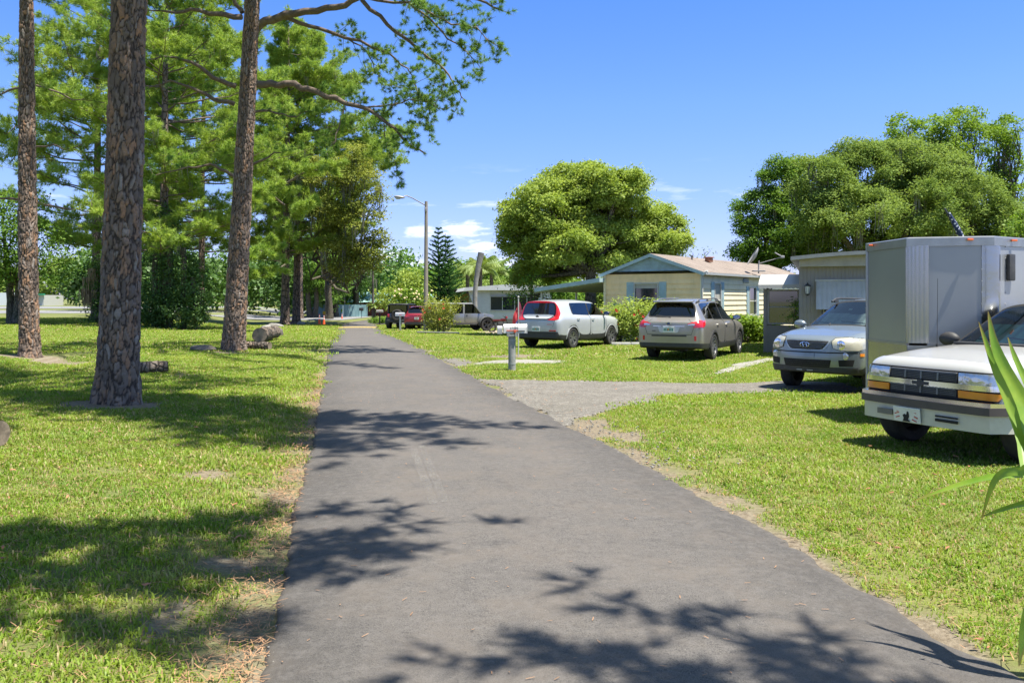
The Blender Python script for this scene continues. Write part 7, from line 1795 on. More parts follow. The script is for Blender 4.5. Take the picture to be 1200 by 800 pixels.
# ---- tan wagon, seen from behind
def wagon():
    f = Vector((.478, .878)); c = Vector((5.29, 24.57)); root = thing('parked_car', 'tan metallic station wagon with roof rails parked on the grass, its back to the road', 'car', (c.x, c.y, g(c.x, c.y) + .015), math.atan2(f.y, f.x), 'cars parked in the yards')
    pm = paint('champagne_paint', (.34, .315, .27), .55, .32)
    K = [(2.38, .70, .28, .52, .66, .74, .60, .76, .48, .78), (2.2, .87, .26, .62, .78, .87, .76, .90, .62, .92), (1.75, .915, .27, .74, .88, .97, .80, 1.0, .68, 1.03), (1.05, .92, .27, .80, .93, 1.03, .82, 1.05, .73, 1.09), (.25, .92, .27, .82, .95, 1.06, .82, 1.50, .62, 1.60), (-.4, .92, .27, .82, .96, 1.07, .82, 1.54, .62, 1.655), (-1.5, .92, .27, .82, .97, 1.09, .81, 1.53, .60, 1.63), (-1.98, .91, .30, .82, .98, 1.10, .80, 1.49, .585, 1.575), (-2.24, .90, .32, .82, .99, 1.10, .785, 1.135, .68, 1.15), (-2.33, .885, .33, .78, .97, 1.05, .77, 1.07, .66, 1.08), (-2.40, .80, .36, .74, .92, .99, .70, 1.01, .58, 1.02)]
    t, o = make_body(root, K, (1.42, -1.325), .35, pm, 1.05, .25, -1.98, -2.24, (.98, -.22, -1.12, -1.80), (.95, -.22, -1.12), .14, .06, BLACKP, pillar=GAPM)
    wheels4(root, 1.42, -1.325, .80, .35, .225, DALLOY, 5)
    for xc in (1.42, -1.325): arch_trim(root, t, xc, .35, BLACKP, wdt=.05)
    # alloy faces brighter: double spokes
    for a, b in ((-1, 'B'),):
        tl = [(.50, .98), (.60, 1.02), (.86, 1.075), (.90, .98), (.885, .89), (.66, .875), (.63, .93), (.50, .95)]
        for pl in (tl, mirror_poly(tl)): decal(t, pl, 'B', root, 'taillight', REDL, .012)
        cl = [(.50, .965), (.62, .995), (.70, .985), (.68, .935), (.52, .94)]
        for pl in (cl, mirror_poly(cl)): decal(t, pl, 'B', root, 'reversing_lens', CLEARL, .018)
    for sg, ax in ((1, 'L'), (-1, 'R')): decal(t, [(-2.40, .90), (-2.40, 1.06), (-2.28, 1.08), (-2.02, 1.05), (-2.14, .95), (-2.30, .885)], ax, root, 'taillight', REDL, .010)
    decal(t, rrect(0, .915, .86, .012, .005), 'B', root, 'tailgate_crease', CHROME, .012)
    decal(t, [(-.30, .90), (.30, .90), (.25, .765), (.20, .745), (-.20, .745), (-.25, .765)], 'B', root, 'plate_recess', simple('bright_silver', (.56, .56, .54), .3, metal=.4), .003)
    for pl in ([(-.60, .70), (.60, .70), (.60, .691), (-.60, .691)], [(.60, .69), (.66, .87), (.652, .87), (.592, .69)], [(-.592, .69), (-.652, .87), (-.66, .87), (-.60, .69)], [(.50, 1.10), (.60, 1.02), (.592, 1.018), (.492, 1.098)], [(-.492, 1.098), (-.592, 1.018), (-.60, 1.02), (-.50, 1.10)]): decal(t, pl, 'B', root, 'tailgate_gap', GAPM, .003)
    plate(root, t, 'B', .0, .83); decal(t, rrect(0, .665, .95, .035, .01), 'B', root, 'bumper_step', BLACKP, .012)
    for s_ in (1, -1): decal(t, rrect(s_ * .70, .60, .055, .12, .01), 'B', root, 'reflector', REDL, .012)
    decal(t, rrect(0, 1.555, .26, .02, .006), 'B', root, 'brake_light', REDL, .008)
    X = t.ray_cast(Vector((-5, 0, .99)), Vector((1, 0, 0)))[0].x; ring_badge(root, (X - .012, .0, .985), .062, .032, 'B', CHROME, .007); decal(t, rrect(0, .985, .11, .055, .026), 'B', root, 'badge_field', simple('badge_blue', (.02, .04, .15), .3), .006)
    decal(t, [(.36, .80), (.46, .80), (.46, .78), (.36, .78)], 'B', root, 'model_lettering', BLACKP, .004)
    bm = bmesh.new(); box(bm, (-2.05, 0, 1.565), (.20, 1.10, .035), rot=(0, R(-10), 0), bev=.015); bm_obj('spoiler', bm, pm, root, smooth=40)
    wiper(root, [(-2.27, -.0, 1.135), (-2.26, .08, 1.16), (-2.235, .42, 1.20)])
    rails(root, .35, -1.85, .56, 1.575, 1.545, simple('rail_grey', (.20, .20, .21), .4, metal=.5), .075)
    for x, z in ((-.08 - .0, .93), (-1.0, .94)): handle(t, o['door'], x, z, pm)
    mirror_part(root, .85, .86, 1.03, BLACKP); interior(root, (.1, -.85), .55)
    bm = bmesh.new()
    for y in (-.45, .42): tube(bm, [(-1.6, y, .30), (-2.36, y, .30)], .035, 8)
    box(bm, (-1.9, 0, .33), (.5, .9, .16), bev=.05); box(bm, (-1.325, 0, .32), (.12, 1.4, .10), bev=.03); bm_obj('exhaust', bm, UNDER, root, smooth=40)
    return root
wagon()

# ---- white hatchback with red framed rear window
def hatch():
    f = Vector((.585, .81)); c = Vector((2.07, 29.8)); root = thing('parked_car', 'silver white boxy hatchback with red light frame round its rear window', 'car', (c.x, c.y, g(c.x, c.y) + .015), math.atan2(f.y, f.x), 'cars parked in the yards')
    pm = paint('pearl_white_paint', (.47, .49, .50), .15, .32)
    K = [(2.06, .66, .32, .60, .80, .88, .60, .90, .46, .92), (1.92, .84, .26, .66, .88, .96, .74, .98, .6, 1.0), (1.4, .895, .25, .76, .94, 1.02, .78, 1.05, .68, 1.08), (1.0, .90, .25, .80, .97, 1.06, .80, 1.09, .72, 1.12), (.35, .90, .25, .82, .99, 1.08, .805, 1.48, .66, 1.57), (-.4, .90, .25, .82, 1.0, 1.09, .805, 1.51, .66, 1.615), (-1.5, .90, .25, .84, 1.02, 1.13, .80, 1.50, .655, 1.60), (-1.90, .895, .28, .84, 1.02, 1.14, .80, 1.48, .64, 1.565), (-2.03, .885, .32, .82, .96, 1.02, .80, 1.04, .72, 1.05), (-2.08, .87, .33, .80, .92, .98, .79, 1.0, .70, 1.01), (-2.13, .80, .35, .72, .86, .93, .72, .95, .62, .96)]
    t, o = make_body(root, K, (1.27, -1.30), .335, pm, 1.0, .35, -1.90, -2.03, (.93, -.15, -1.22), (.9, -.15, -1.15), .14, .05, BLACKP, pillar=GAPM, dpillar=REDL)
    wheels4(root, 1.27, -1.30, .79, .335, .225, DALLOY, 5)
    for xc in (1.27, -1.30): arch_trim(root, t, xc, .335, pm, 'wheel_arch', .035)
    fr = [(-.84, 1.02), (-.82, 1.20), (-.74, 1.44), (-.65, 1.52), (-.5, 1.55), (.5, 1.55), (.65, 1.52), (.74, 1.44), (.82, 1.20), (.84, 1.02), (.72, .955), (.52, .94), (.48, .96), (-.48, .96), (-.52, .94), (-.72, .955)]
    for s_ in (1, -1): decal(t, [(s_ * .80, 1.05), (s_ * .80, .97), (s_ * .66, .93), (s_ * .42, .945), (s_ * .56, 1.0), (s_ * .66, 1.06)][::s_], 'B', root, 'taillight', REDL, .012, res=.04)
    decal(t, [(-.52, 1.535), (.52, 1.535), (.56, 1.50), (-.56, 1.50)], 'B', root, 'taillight', REDL, .012, res=.04)
    bg_ = [(-.60, 1.05), (-.62, 1.12), (-.61, 1.30), (-.56, 1.44), (-.47, 1.48), (.47, 1.48), (.56, 1.44), (.61, 1.30), (.62, 1.12), (.60, 1.05), (.46, .97), (-.46, .97)]
    gm = Nodes('rear_dark_glass'); gm.set(base=(.012, .013, .015), rough=.05, coat=1, coatr=.02, spec=.8); decal(t, bg_, 'B', root, 'rear_glass_panel', gm.m, .026, res=.035)
    lip = [(-.58, 1.10), (-.60, 1.075), (-.50, 1.005), (-.40, .985), (.40, .985), (.50, 1.005), (.60, 1.075), (.58, 1.10), (.40, 1.12), (-.40, 1.12)]
    decal(t, lip, 'B', root, 'tailgate_panel', pm, .040)
    X = t.ray_cast(Vector((-5, 0, 1.05)), Vector((1, 0, 0)))[0].x; ring_badge(root, (X - .052, 0, 1.055), .065, .034, 'B', DALLOY, .008); decal(t, rrect(0, 1.055, .11, .05, .024), 'B', root, 'badge_field', GAPM, .046)
    decal(t, [(-.80, .56), (.80, .56), (.85, .40), (.80, .33), (-.80, .33), (-.85, .40)], 'B', root, 'rear_bumper', BLACKP, .012)
    decal(t, [(-.55, .70), (.55, .70), (.50, .575), (-.50, .575)], 'B', root, 'plate_recess', simple('bright_silver_b', (.50, .51, .52), .3, metal=.4), .010)
    plate(root, t, 'B', .0, .64)
    for s_ in (1, -1): decal(t, rrect(s_ * .62, .595, .24, .035, .01), 'B', root, 'reflector', REDL, .018)
    for pl in ([(.70, .95), (.62, .72), (.628, .72), (.708, .95)], [(-.708, .95), (-.628, .72), (-.62, .72), (-.70, .95)]): decal(t, pl, 'B', root, 'tailgate_gap', GAPM, .003)
    decal(t, [(-.42, .79), (-.60, .79), (-.60, .805), (-.42, .805)], 'B', root, 'model_lettering', simple('letter_red', (.5, .05, .04), .4), .006)
    for x, z in ((-.02, .95), (-.98, .97)): handle(t, o['door'], x, z, pm)
    mirror_part(root, .78, .86, 1.06, simple('mirror_black', (.03, .03, .03), .3)); interior(root, (.1, -.8), .55)
    for sg, ax in ((1, 'L'), (-1, 'R')): decal(t, [(1.78, .70), (1.86, .70), (1.88, .76), (1.80, .76)], ax, root, 'side_marker', AMBER, .006)
    decal(t, [(.45, .86), (.80, .92), (.78, .80), (.5, .76)], 'F', root, 'headlight', CLEARL, .01); decal(t, [(-.45, .86), (-.5, .76), (-.78, .80), (-.80, .92)], 'F', root, 'headlight', CLEARL, .01)
hatch()

# ---- silver crossover, seen from the front
def crossover():
    f = Vector((-.75, -.66)).normalized(); c = Vector((6.86, 16.5)); root = thing('parked_car', 'silver blue crossover facing the road with clouded headlights, left of the trailer', 'car', (c.x, c.y, g(c.x, c.y) + .015), math.atan2(f.y, f.x), 'cars parked in the yards')
    pm = paint('silver_blue_paint', (.235, .27, .285), .5, .32)
    K = [(2.10, .70, .38, .60, .80, .89, .60, .92, .47, .945), (1.98, .85, .34, .66, .88, .98, .72, 1.0, .6, 1.02), (1.6, .90, .33, .80, .96, 1.04, .77, 1.07, .68, 1.10), (.95, .905, .33, .84, .99, 1.09, .79, 1.13, .71, 1.17), (.15, .90, .33, .85, 1.0, 1.11, .79, 1.53, .62, 1.63), (-.6, .90, .33, .85, 1.0, 1.12, .79, 1.57, .62, 1.68), (-1.55, .90, .33, .85, 1.0, 1.13, .78, 1.54, .60, 1.64), (-1.88, .89, .34, .85, 1.0, 1.14, .76, 1.50, .58, 1.60), (-2.08, .88, .36, .84, .99, 1.10, .74, 1.13, .66, 1.14), (-2.15, .82, .38, .78, .95, 1.03, .70, 1.05, .60, 1.06)]
    t, o = make_body(root, K, (1.34, -1.29), .35, pm, .95, .15, -1.88, -2.08, (.88, -.3, -1.15, -1.78), (.85, -.3, -1.15), .16, .06, BLACKP, pillar=GAPM)
    wheels4(root, 1.34, -1.29, .79, .35, .225, ALLOY, 5, steer=R(8))
    hl = [(.44, .93), (.47, .985), (.66, 1.0), (.84, .97), (.90, .90), (.90, .80), (.84, .755), (.60, .755), (.47, .80)]
    for pl in (hl, mirror_poly(hl)): decal(t, pl, 'F', root, 'headlight_rim', GAPM, .004); decal(t, [((a - (.68 if a > 0 else -.68)) * .94 + (.68 if a > 0 else -.68), (b - .87) * .92 + .87) for a, b in pl], 'F', root, 'headlight', HAZEL, .016)
    for s_ in (1, -1):
        h = t.ray_cast(Vector((5, s_ * .60, .86)), Vector((-1, 0, 0)))[0]; bm = bmesh.new(); lathe(bm, [(.005, .0), (.075, .004), (.08, .012), (.07, .016), (.005, .010)], 20, Matrix.Translation(h + Vector((.018, 0, 0))) @ Euler((0, R(90), 0)).to_matrix().to_4x4()); bm_obj('headlight_bulb', bm, CHROME, root, smooth=40)
    gr = [(-.40, .925), (.40, .925), (.37, .86), (.31, .79), (.26, .775), (-.26, .775), (-.31, .79), (-.37, .86)]
    decal(t, [(a * 1.08, (b - .85) * 1.12 + .85) for a, b in gr], 'F', root, 'grille_surround', simple('satin_silver', (.42, .45, .47), .3, metal=.6), .008); decal(t, gr, 'F', root, 'grille', BLACKP, .014)
    for z, w_ in ((.885, .36), (.852, .34), (.819, .30)): decal(t, rrect(0, z, 2 * w_, .014, .005), 'F', root, 'grille_bar', simple('grille_bar_grey', (.12, .13, .14), .35, metal=.6), .024)
    X = t.ray_cast(Vector((5, 0, .855)), Vector((-1, 0, 0)))[0].x + .034; ring_badge(root, (X, 0, .855), .085, .045, 'F', CHROME, .009)
    bm = bmesh.new()
    for s_ in (-1, 1): tube(bm, [(X, s_ * .034 + .012, .822), (X, s_ * .034 - .012, .888)], .008, 6)
    tube(bm, [(X, .034, .846), (X, .0, .862), (X, -.034, .864)], .007, 6); bm_obj('badge', bm, CHROME, root, smooth=40)
    decal(t, [(-.86, .735), (.86, .735), (.86, .715), (-.86, .715)], 'F', root, 'bumper_top_line', GAPM, .003)
    decal(t, [(-.45, .60), (.45, .60), (.42, .47), (-.42, .47)], 'F', root, 'lower_grille', GAPM, .010)
    for k in range(3): decal(t, rrect(0, .50 + .035 * k, .84, .008, .002), 'F', root, 'lower_grille_bar', BLACKP, .018)
    for s_ in (1, -1):
        decal(t, [(s_ * .56, .60), (s_ * .78, .61), (s_ * .76, .50), (s_ * .57, .49)][::s_], 'F', root, 'fog_recess', GAPM, .006)
        h = t.ray_cast(Vector((5, s_ * .66, .67)), Vector((-1, 0, 0)))[0]; bm = bmesh.new(); lathe(bm, [(.005, .0), (.055, .0), (.062, .012), (.05, .018), (.005, .012)], 18, Matrix.Translation(h + Vector((.0, 0, 0))) @ Euler((0, R(90), 0)).to_matrix().to_4x4()); bm_obj('fog_light', bm, CLEARL, root, smooth=40)
        decal(t, [(1.95, .715), (1.85, .715), (1.85, .665), (1.95, .665)], 'L' if s_ > 0 else 'R', root, 'side_marker', AMBER, .008)
    decal(t, rrect(0, .675, .34, .08, .01), 'F', root, 'plate_holder', pm, .012)
    decal(t, [(-.82, .475), (.82, .475), (.82, .34), (-.82, .34)], 'F', root, 'lower_bumper', BLACKP, .008)
    for y in (-.12, .08): decal(t, rrect(y, .41, .11, .02, .006), 'F', root, 'bumper_slot', simple('light_slot', (.3, .3, .3), .6), .012)
    wiper(root, [(.97, .45, 1.17), (.86, .40, 1.20), (.80, -.10, 1.235)]); wiper(root, [(.97, -.25, 1.17), (.86, -.28, 1.20), (.80, -.62, 1.215)])
    rails(root, .25, -1.6, .58, 1.60, 1.57, BLACKP, .07)
    for x, z in ((-.15, .96), (-1.02, .97)): handle(t, o['door'], x, z, pm)
    mirror_part(root, .74, .86, 1.09, pm, s=1.1); interior(root, (.0, -.9), .60)
    sil = simple('sun_shade_silver', (.62, .64, .66), .35, metal=.3, var=.25, vs=9)
    bm = bmesh.new(); n = 14; vs = []
    for k in range(n + 1):
        y = -.60 + 1.2 * k / n; b_ = .03 * (k % 2); vs.append((bm.verts.new((.78 - b_, y, 1.16)), bm.verts.new((.40 - b_, y * .94, 1.38 if abs(y) > .15 else 1.36))))
    for p, q in zip(vs, vs[1:]): bm.faces.new((p[0], q[0], q[1], p[1]))
    bm_obj('sun_shade', bm, sil, root)
    part_box('dashboard', (.74, 0, 1.04), (.42, 1.3, .14), BLACKP, root, bev=.04); part_box('inspection_sticker', (.40, -.12, 1.455), (.004, .07, .05), PLATEM, root, rot=(0, R(-58), 0))
    tl = [(.66, 1.0), (.84, 1.0), (.86, .80), (.70, .80)]
    for pl in (tl, mirror_poly(tl)): decal(t, pl, 'B', root, 'taillight', REDL, .01)
crossover()

# ---- white utility vehicle at the right edge
def white_truck():
    f = Vector((-.91, -.41)).normalized(); c = Vector((6.32, 9.88)); root = thing('parked_car', 'white older utility vehicle with chrome grille bar and amber lamps at the right edge', 'car', (c.x, c.y, g(c.x, c.y) + .015), math.atan2(f.y, f.x), 'cars parked in the yards')
    pm = paint('white_paint', (.47, .465, .44), 0.0, .30)
    K = [(2.13, .80, .50, .62, .80, .90, .75, .93, .62, .945), (2.03, .845, .48, .70, .89, .975, .79, 1.0, .66, 1.02), (1.5, .86, .42, .86, .95, 1.03, .80, 1.06, .69, 1.085), (.85, .86, .42, .88, .99, 1.07, .79, 1.10, .71, 1.13), (.12, .86, .42, .88, 1.0, 1.09, .79, 1.50, .63, 1.60), (-.5, .86, .42, .88, 1.0, 1.09, .79, 1.55, .63, 1.65), (-1.9, .86, .42, .88, 1.0, 1.10, .78, 1.55, .62, 1.65), (-2.1, .855, .44, .86, 1.0, 1.09, .77, 1.48, .60, 1.58), (-2.22, .84, .46, .84, .98, 1.06, .76, 1.08, .68, 1.09), (-2.28, .80, .48, .78, .94, 1.02, .72, 1.04, .62, 1.05)]
    t, o = make_body(root, K, (1.56, -1.30), .37, pm, .85, .12, -2.1, -2.22, (.78, -.25, -1.1, -1.98), (.75, -.25, -1.1), .06, .04, pillar=GAPM)
    wheels4(root, 1.56, -1.30, .75, .37, .235, simple('dark_steel_rim', (.06, .06, .06), .5, metal=.4), 5, False, R(4))
    # nose: dark grille field, lamps, chrome bar
    decal(t, [(-.80, .915), (.80, .915), (.825, .70), (.80, .635), (-.80, .635), (-.825, .70)], 'F', root, 'grille_surround', GAPM, .006)
    gd = simple('grille_dark', (.05, .05, .053), .5)
    for z0, z1 in ((.80, .895), (.655, .735)):
        w0 = .405; decal(t, [(-w0, z1), (w0, z1), (w0, z0), (-w0, z0)], 'F', root, 'grille', BLACKP, .020)
        for a in (-.2, .0, .2): decal(t, rrect(a, (z0 + z1) / 2, .018, z1 - z0 - .01, .003), 'F', root, 'grille_rib', simple('rib_grey', (.16, .16, .17), .4), .034)
        decal(t, rrect(0, z1 - .004, 2 * w0, .014, .003), 'F', root, 'grille_frame', simple('rib_grey2', (.14, .14, .15), .4), .036)
        for k in range(4): decal(t, rrect(0, z0 + .018 + k * .018, 2 * w0 - .04, .005, .001), 'F', root, 'grille_bar', simple('fine_bar', (.10, .10, .10), .5), .028)
    hl = [(.425, .90), (.80, .90), (.835, .865), (.845, .785), (.43, .790)]
    for pl in (hl, mirror_poly(hl)): decal(t, pl, 'F', root, 'headlight', CLEARL, .024, res=.03)
    am = [(.425, .725), (.84, .715), (.845, .66), (.80, .645), (.43, .65)]
    for pl in (am, mirror_poly(am)): decal(t, pl, 'F', root, 'turn_signal', AMBER, .024)
    decal(t, [(-.83, .79), (.83, .79), (.83, .735), (-.83, .735)], 'F', root, 'chrome_bar', CHROME, .036)
    for s_, ax in ((1, 'L'), (-1, 'R')): decal(t, [(2.06, .72), (1.96, .715), (1.96, .655), (2.06, .65)], ax, root, 'side_marker', AMBER, .008); decal(t, [(2.08, .89), (1.98, .895), (1.975, .79), (2.08, .79)], ax, root, 'headlight', CLEARL, .008)
    bt = [(-.12, -.018), (-.12, .018), (-.045, .018), (-.035, .036), (.035, .036), (.045, .018), (.12, .018), (.12, -.018), (.045, -.018), (.035, -.036), (-.035, -.036), (-.045, -.018)]
    decal(t, [(a * .8, b + .7625) for a, b in bt], 'F', root, 'badge', simple('badge_dark', (.03, .03, .03), .4), .048, res=.03)
    # bumper: chrome top, dark strip, cream lower valance
    def bumper(name, z0, z1, out, m, hwf=.86, wrap=.20, bev=.0):
        bm = bmesh.new(); path = []
        for k in range(25):
            y = -hwf + 2 * hwf * k / 24; e = abs(y) / hwf; x = 2.17 + .05 * (1 - e ** 2) + out - (.10 * max(0, (e - .86) / .14) ** 2 if e > .86 else 0); path.append((x, y))
        path = [(2.17 + .0 - wrap, -hwf - .012 - out * .3)] + [(2.0, -hwf - .01 - out * .3)] + path[1:-1] + [(2.0, hwf + .01 + out * .3), (2.17 - wrap, hwf + .012 + out * .3)]
        rows = [[bm.verts.new((x, y, z0)), bm.verts.new((x, y, z1)), bm.verts.new((x - .08 if abs(y) < hwf - .06 else x, y * .93, z1 + .012)), bm.verts.new((x - .08 if abs(y) < hwf - .06 else x, y * .93, z0))] for x, y in path]
        for p, q in zip(rows, rows[1:]):
            for k in range(4): bm.faces.new((p[k], p[(k + 1) % 4], q[(k + 1) % 4], q[k]))
        bm.faces.new(rows[0]); bm.faces.new(rows[-1]); return bm_obj(name, bm, m, root, smooth=40)
    bumper('bumper_chrome', .585, .625, .05, CHROME); bumper('bumper_strip', .505, .584, .065, simple('dark_rubber_strip', (.075, .062, .058), .5)); cream = simple('cream_valance', (.55, .53, .44), .4, var=.06, coat=.4, dirt=((.4, .37, .28), .5))
    bumper('bumper_lower', .33, .504, .035, cream, .84, .20)
    part_box('valance_slot', (2.262, .34, .405), (.01, .26, .028), GAPM, root); part_box('valance_slot', (2.262, .34, .445), (.01, .26, .016), GAPM, root); part_box('valance_slot', (2.27, -.42, .42), (.01, .20, .06), simple('slot_shade', (.16, .15, .13), .6), root)
    bm = bmesh.new(); box(bm, (2.285, -.12, .415), (.012, .34, .16), rot=(0, R(6), 0), bev=.004, seg=1); pl = bm_obj('licence_plate', bm, simple('novelty_plate', (.70, .69, .64), .45), root, smooth=30)
    bm = bmesh.new()                                              # plate with red marks and a dark running-animal silhouette
    for a, b, w_, h in ((.10, .45, .05, .010), (.12, .425, .06, .010), (.11, .385, .05, .010), (-.10, .45, .05, .010), (-.12, .40, .05, .012), (-.10, .365, .06, .010)): box(bm, (2.293, -.12 - a, b), (.003, w_, h), rot=(R(18 if a > 0 else -18), 0, 0))
    bm_obj('plate_lettering', bm, simple('plate_red', (.45, .06, .04), .5), pl)
    bm = bmesh.new(); prism(bm, [(-.04, .35), (-.03, .38), (-.045, .41), (-.02, .425), (0, .41), (.01, .455), (.03, .45), (.035, .40), (.02, .37), (.045, .355), (.045, .345), (-.05, .345)], 2.292, 2.297, 0); bmesh.ops.translate(bm, verts=bm.verts, vec=(0, -.12, 0)); bm_obj('plate_emblem', bm, GAPM, pl)
    wiper(root, [(.87, .40, 1.13), (.76, .36, 1.165), (.70, -.12, 1.205)]); wiper(root, [(.87, -.20, 1.13), (.76, -.22, 1.165), (.70, -.62, 1.185)])
    part_box('cowl_panel', (.84, 0, 1.125), (.16, 1.30, .03), BLACKP, root, bev=.01)
    mirror_part(root, .58, .84, 1.08, BLACKP, s=1.15); interior(root, (-.05, -.9), .62); part_box('dashboard', (.62, 0, 1.03), (.40, 1.3, .12), simple('dash_teal', (.10, .24, .20), .7), root, bev=.04)
    bm = bmesh.new(); n = 16; vs = []
    for k in range(n + 1):
        y = -.60 + 1.2 * k / n; b_ = .035 * (k % 2); vs.append((bm.verts.new((.66 - b_, y, 1.10)), bm.verts.new((.32 - b_, y * .94, 1.34))))
    for p, q in zip(vs, vs[1:]): bm.faces.new((p[0], q[0], q[1], p[1]))
    bm_obj('sun_shade', bm, simple('sun_shade_green', (.25, .52, .40), .35, metal=.3, var=.3, vs=9), root)
    for x, z in ((-.1, .96), (-.98, .97)): handle(t, o['door'], x, z, BLACKP)
    # whip antenna on the far fender
    h = t.ray_cast(Vector((1.12, -.70, 3)), Vector((0, 0, -1)))[0]; bm = bmesh.new(); tube(bm, [h, h + Vector((0, 0, .03))], .015, 8); tube(bm, [h, h + Vector((-.02, -.01, .80))], [.004, .0025], 5); bm_obj('antenna', bm, BLACKP, root)
white_truck()

# ---- far vehicles
def red_suv():
    p = at(490, 386.5); root = thing('parked_car', 'dark red sport utility vehicle seen from behind, beyond the street light', 'car', (p.x, p.y + 2.2, g(p.x, p.y + 2.2) + .02), R(88), 'cars parked in the yards')
    pm = paint('dark_red_paint', (.30, .015, .03), .3, .3)
    K = [(2.25, .70, .30, .60, .80, .88, .62, .90, .5, .92), (2.1, .87, .28, .66, .88, .97, .76, 1.0, .62, 1.02), (1.5, .93, .27, .80, .96, 1.05, .80, 1.08, .70, 1.1), (1.0, .93, .27, .82, 1.0, 1.09, .82, 1.12, .72, 1.15), (.2, .93, .27, .82, 1.0, 1.11, .82, 1.52, .62, 1.62), (-.5, .93, .27, .82, 1.0, 1.12, .82, 1.56, .62, 1.68), (-1.6, .93, .27, .82, 1.0, 1.14, .81, 1.55, .60, 1.66), (-2.0, .92, .3, .82, 1.0, 1.15, .80, 1.50, .58, 1.60), (-2.25, .90, .34, .82, 1.0, 1.12, .76, 1.15, .66, 1.16), (-2.32, .84, .38, .78, .95, 1.03, .70, 1.05, .6, 1.06)]
    t, o = make_body(root, K, (1.4, -1.4), .36, pm, 1.0, .2, -2.0, -2.25, (.93, -.25, -1.2, -1.9), (.9, -.25, -1.2), .14, .06, BLACKP, pillar=GAPM, sub=1)
    wheels4(root, 1.4, -1.4, .80, .36, .23, DALLOY, 5); tl = [(.46, 1.0), (.86, 1.06), (.90, .95), (.72, .90), (.48, .94)]
    for pl in (tl, mirror_poly(tl)): decal(t, pl, 'B', root, 'taillight', REDL, .02)
    plate(root, t, 'B', 0, .82); decal(t, rrect(0, .50, 1.5, .16, .03), 'B', root, 'rear_bumper', BLACKP, .012); mirror_part(root, .8, .87, 1.08, pm); rails(root, .3, -1.8, .56, 1.60, 1.57, BLACKP, .05)
    bm = bmesh.new(); box(bm, (-2.05, 0, 1.63), (.24, 1.1, .04), bev=.015); bm_obj('spoiler', bm, pm, root, smooth=40)
red_suv()
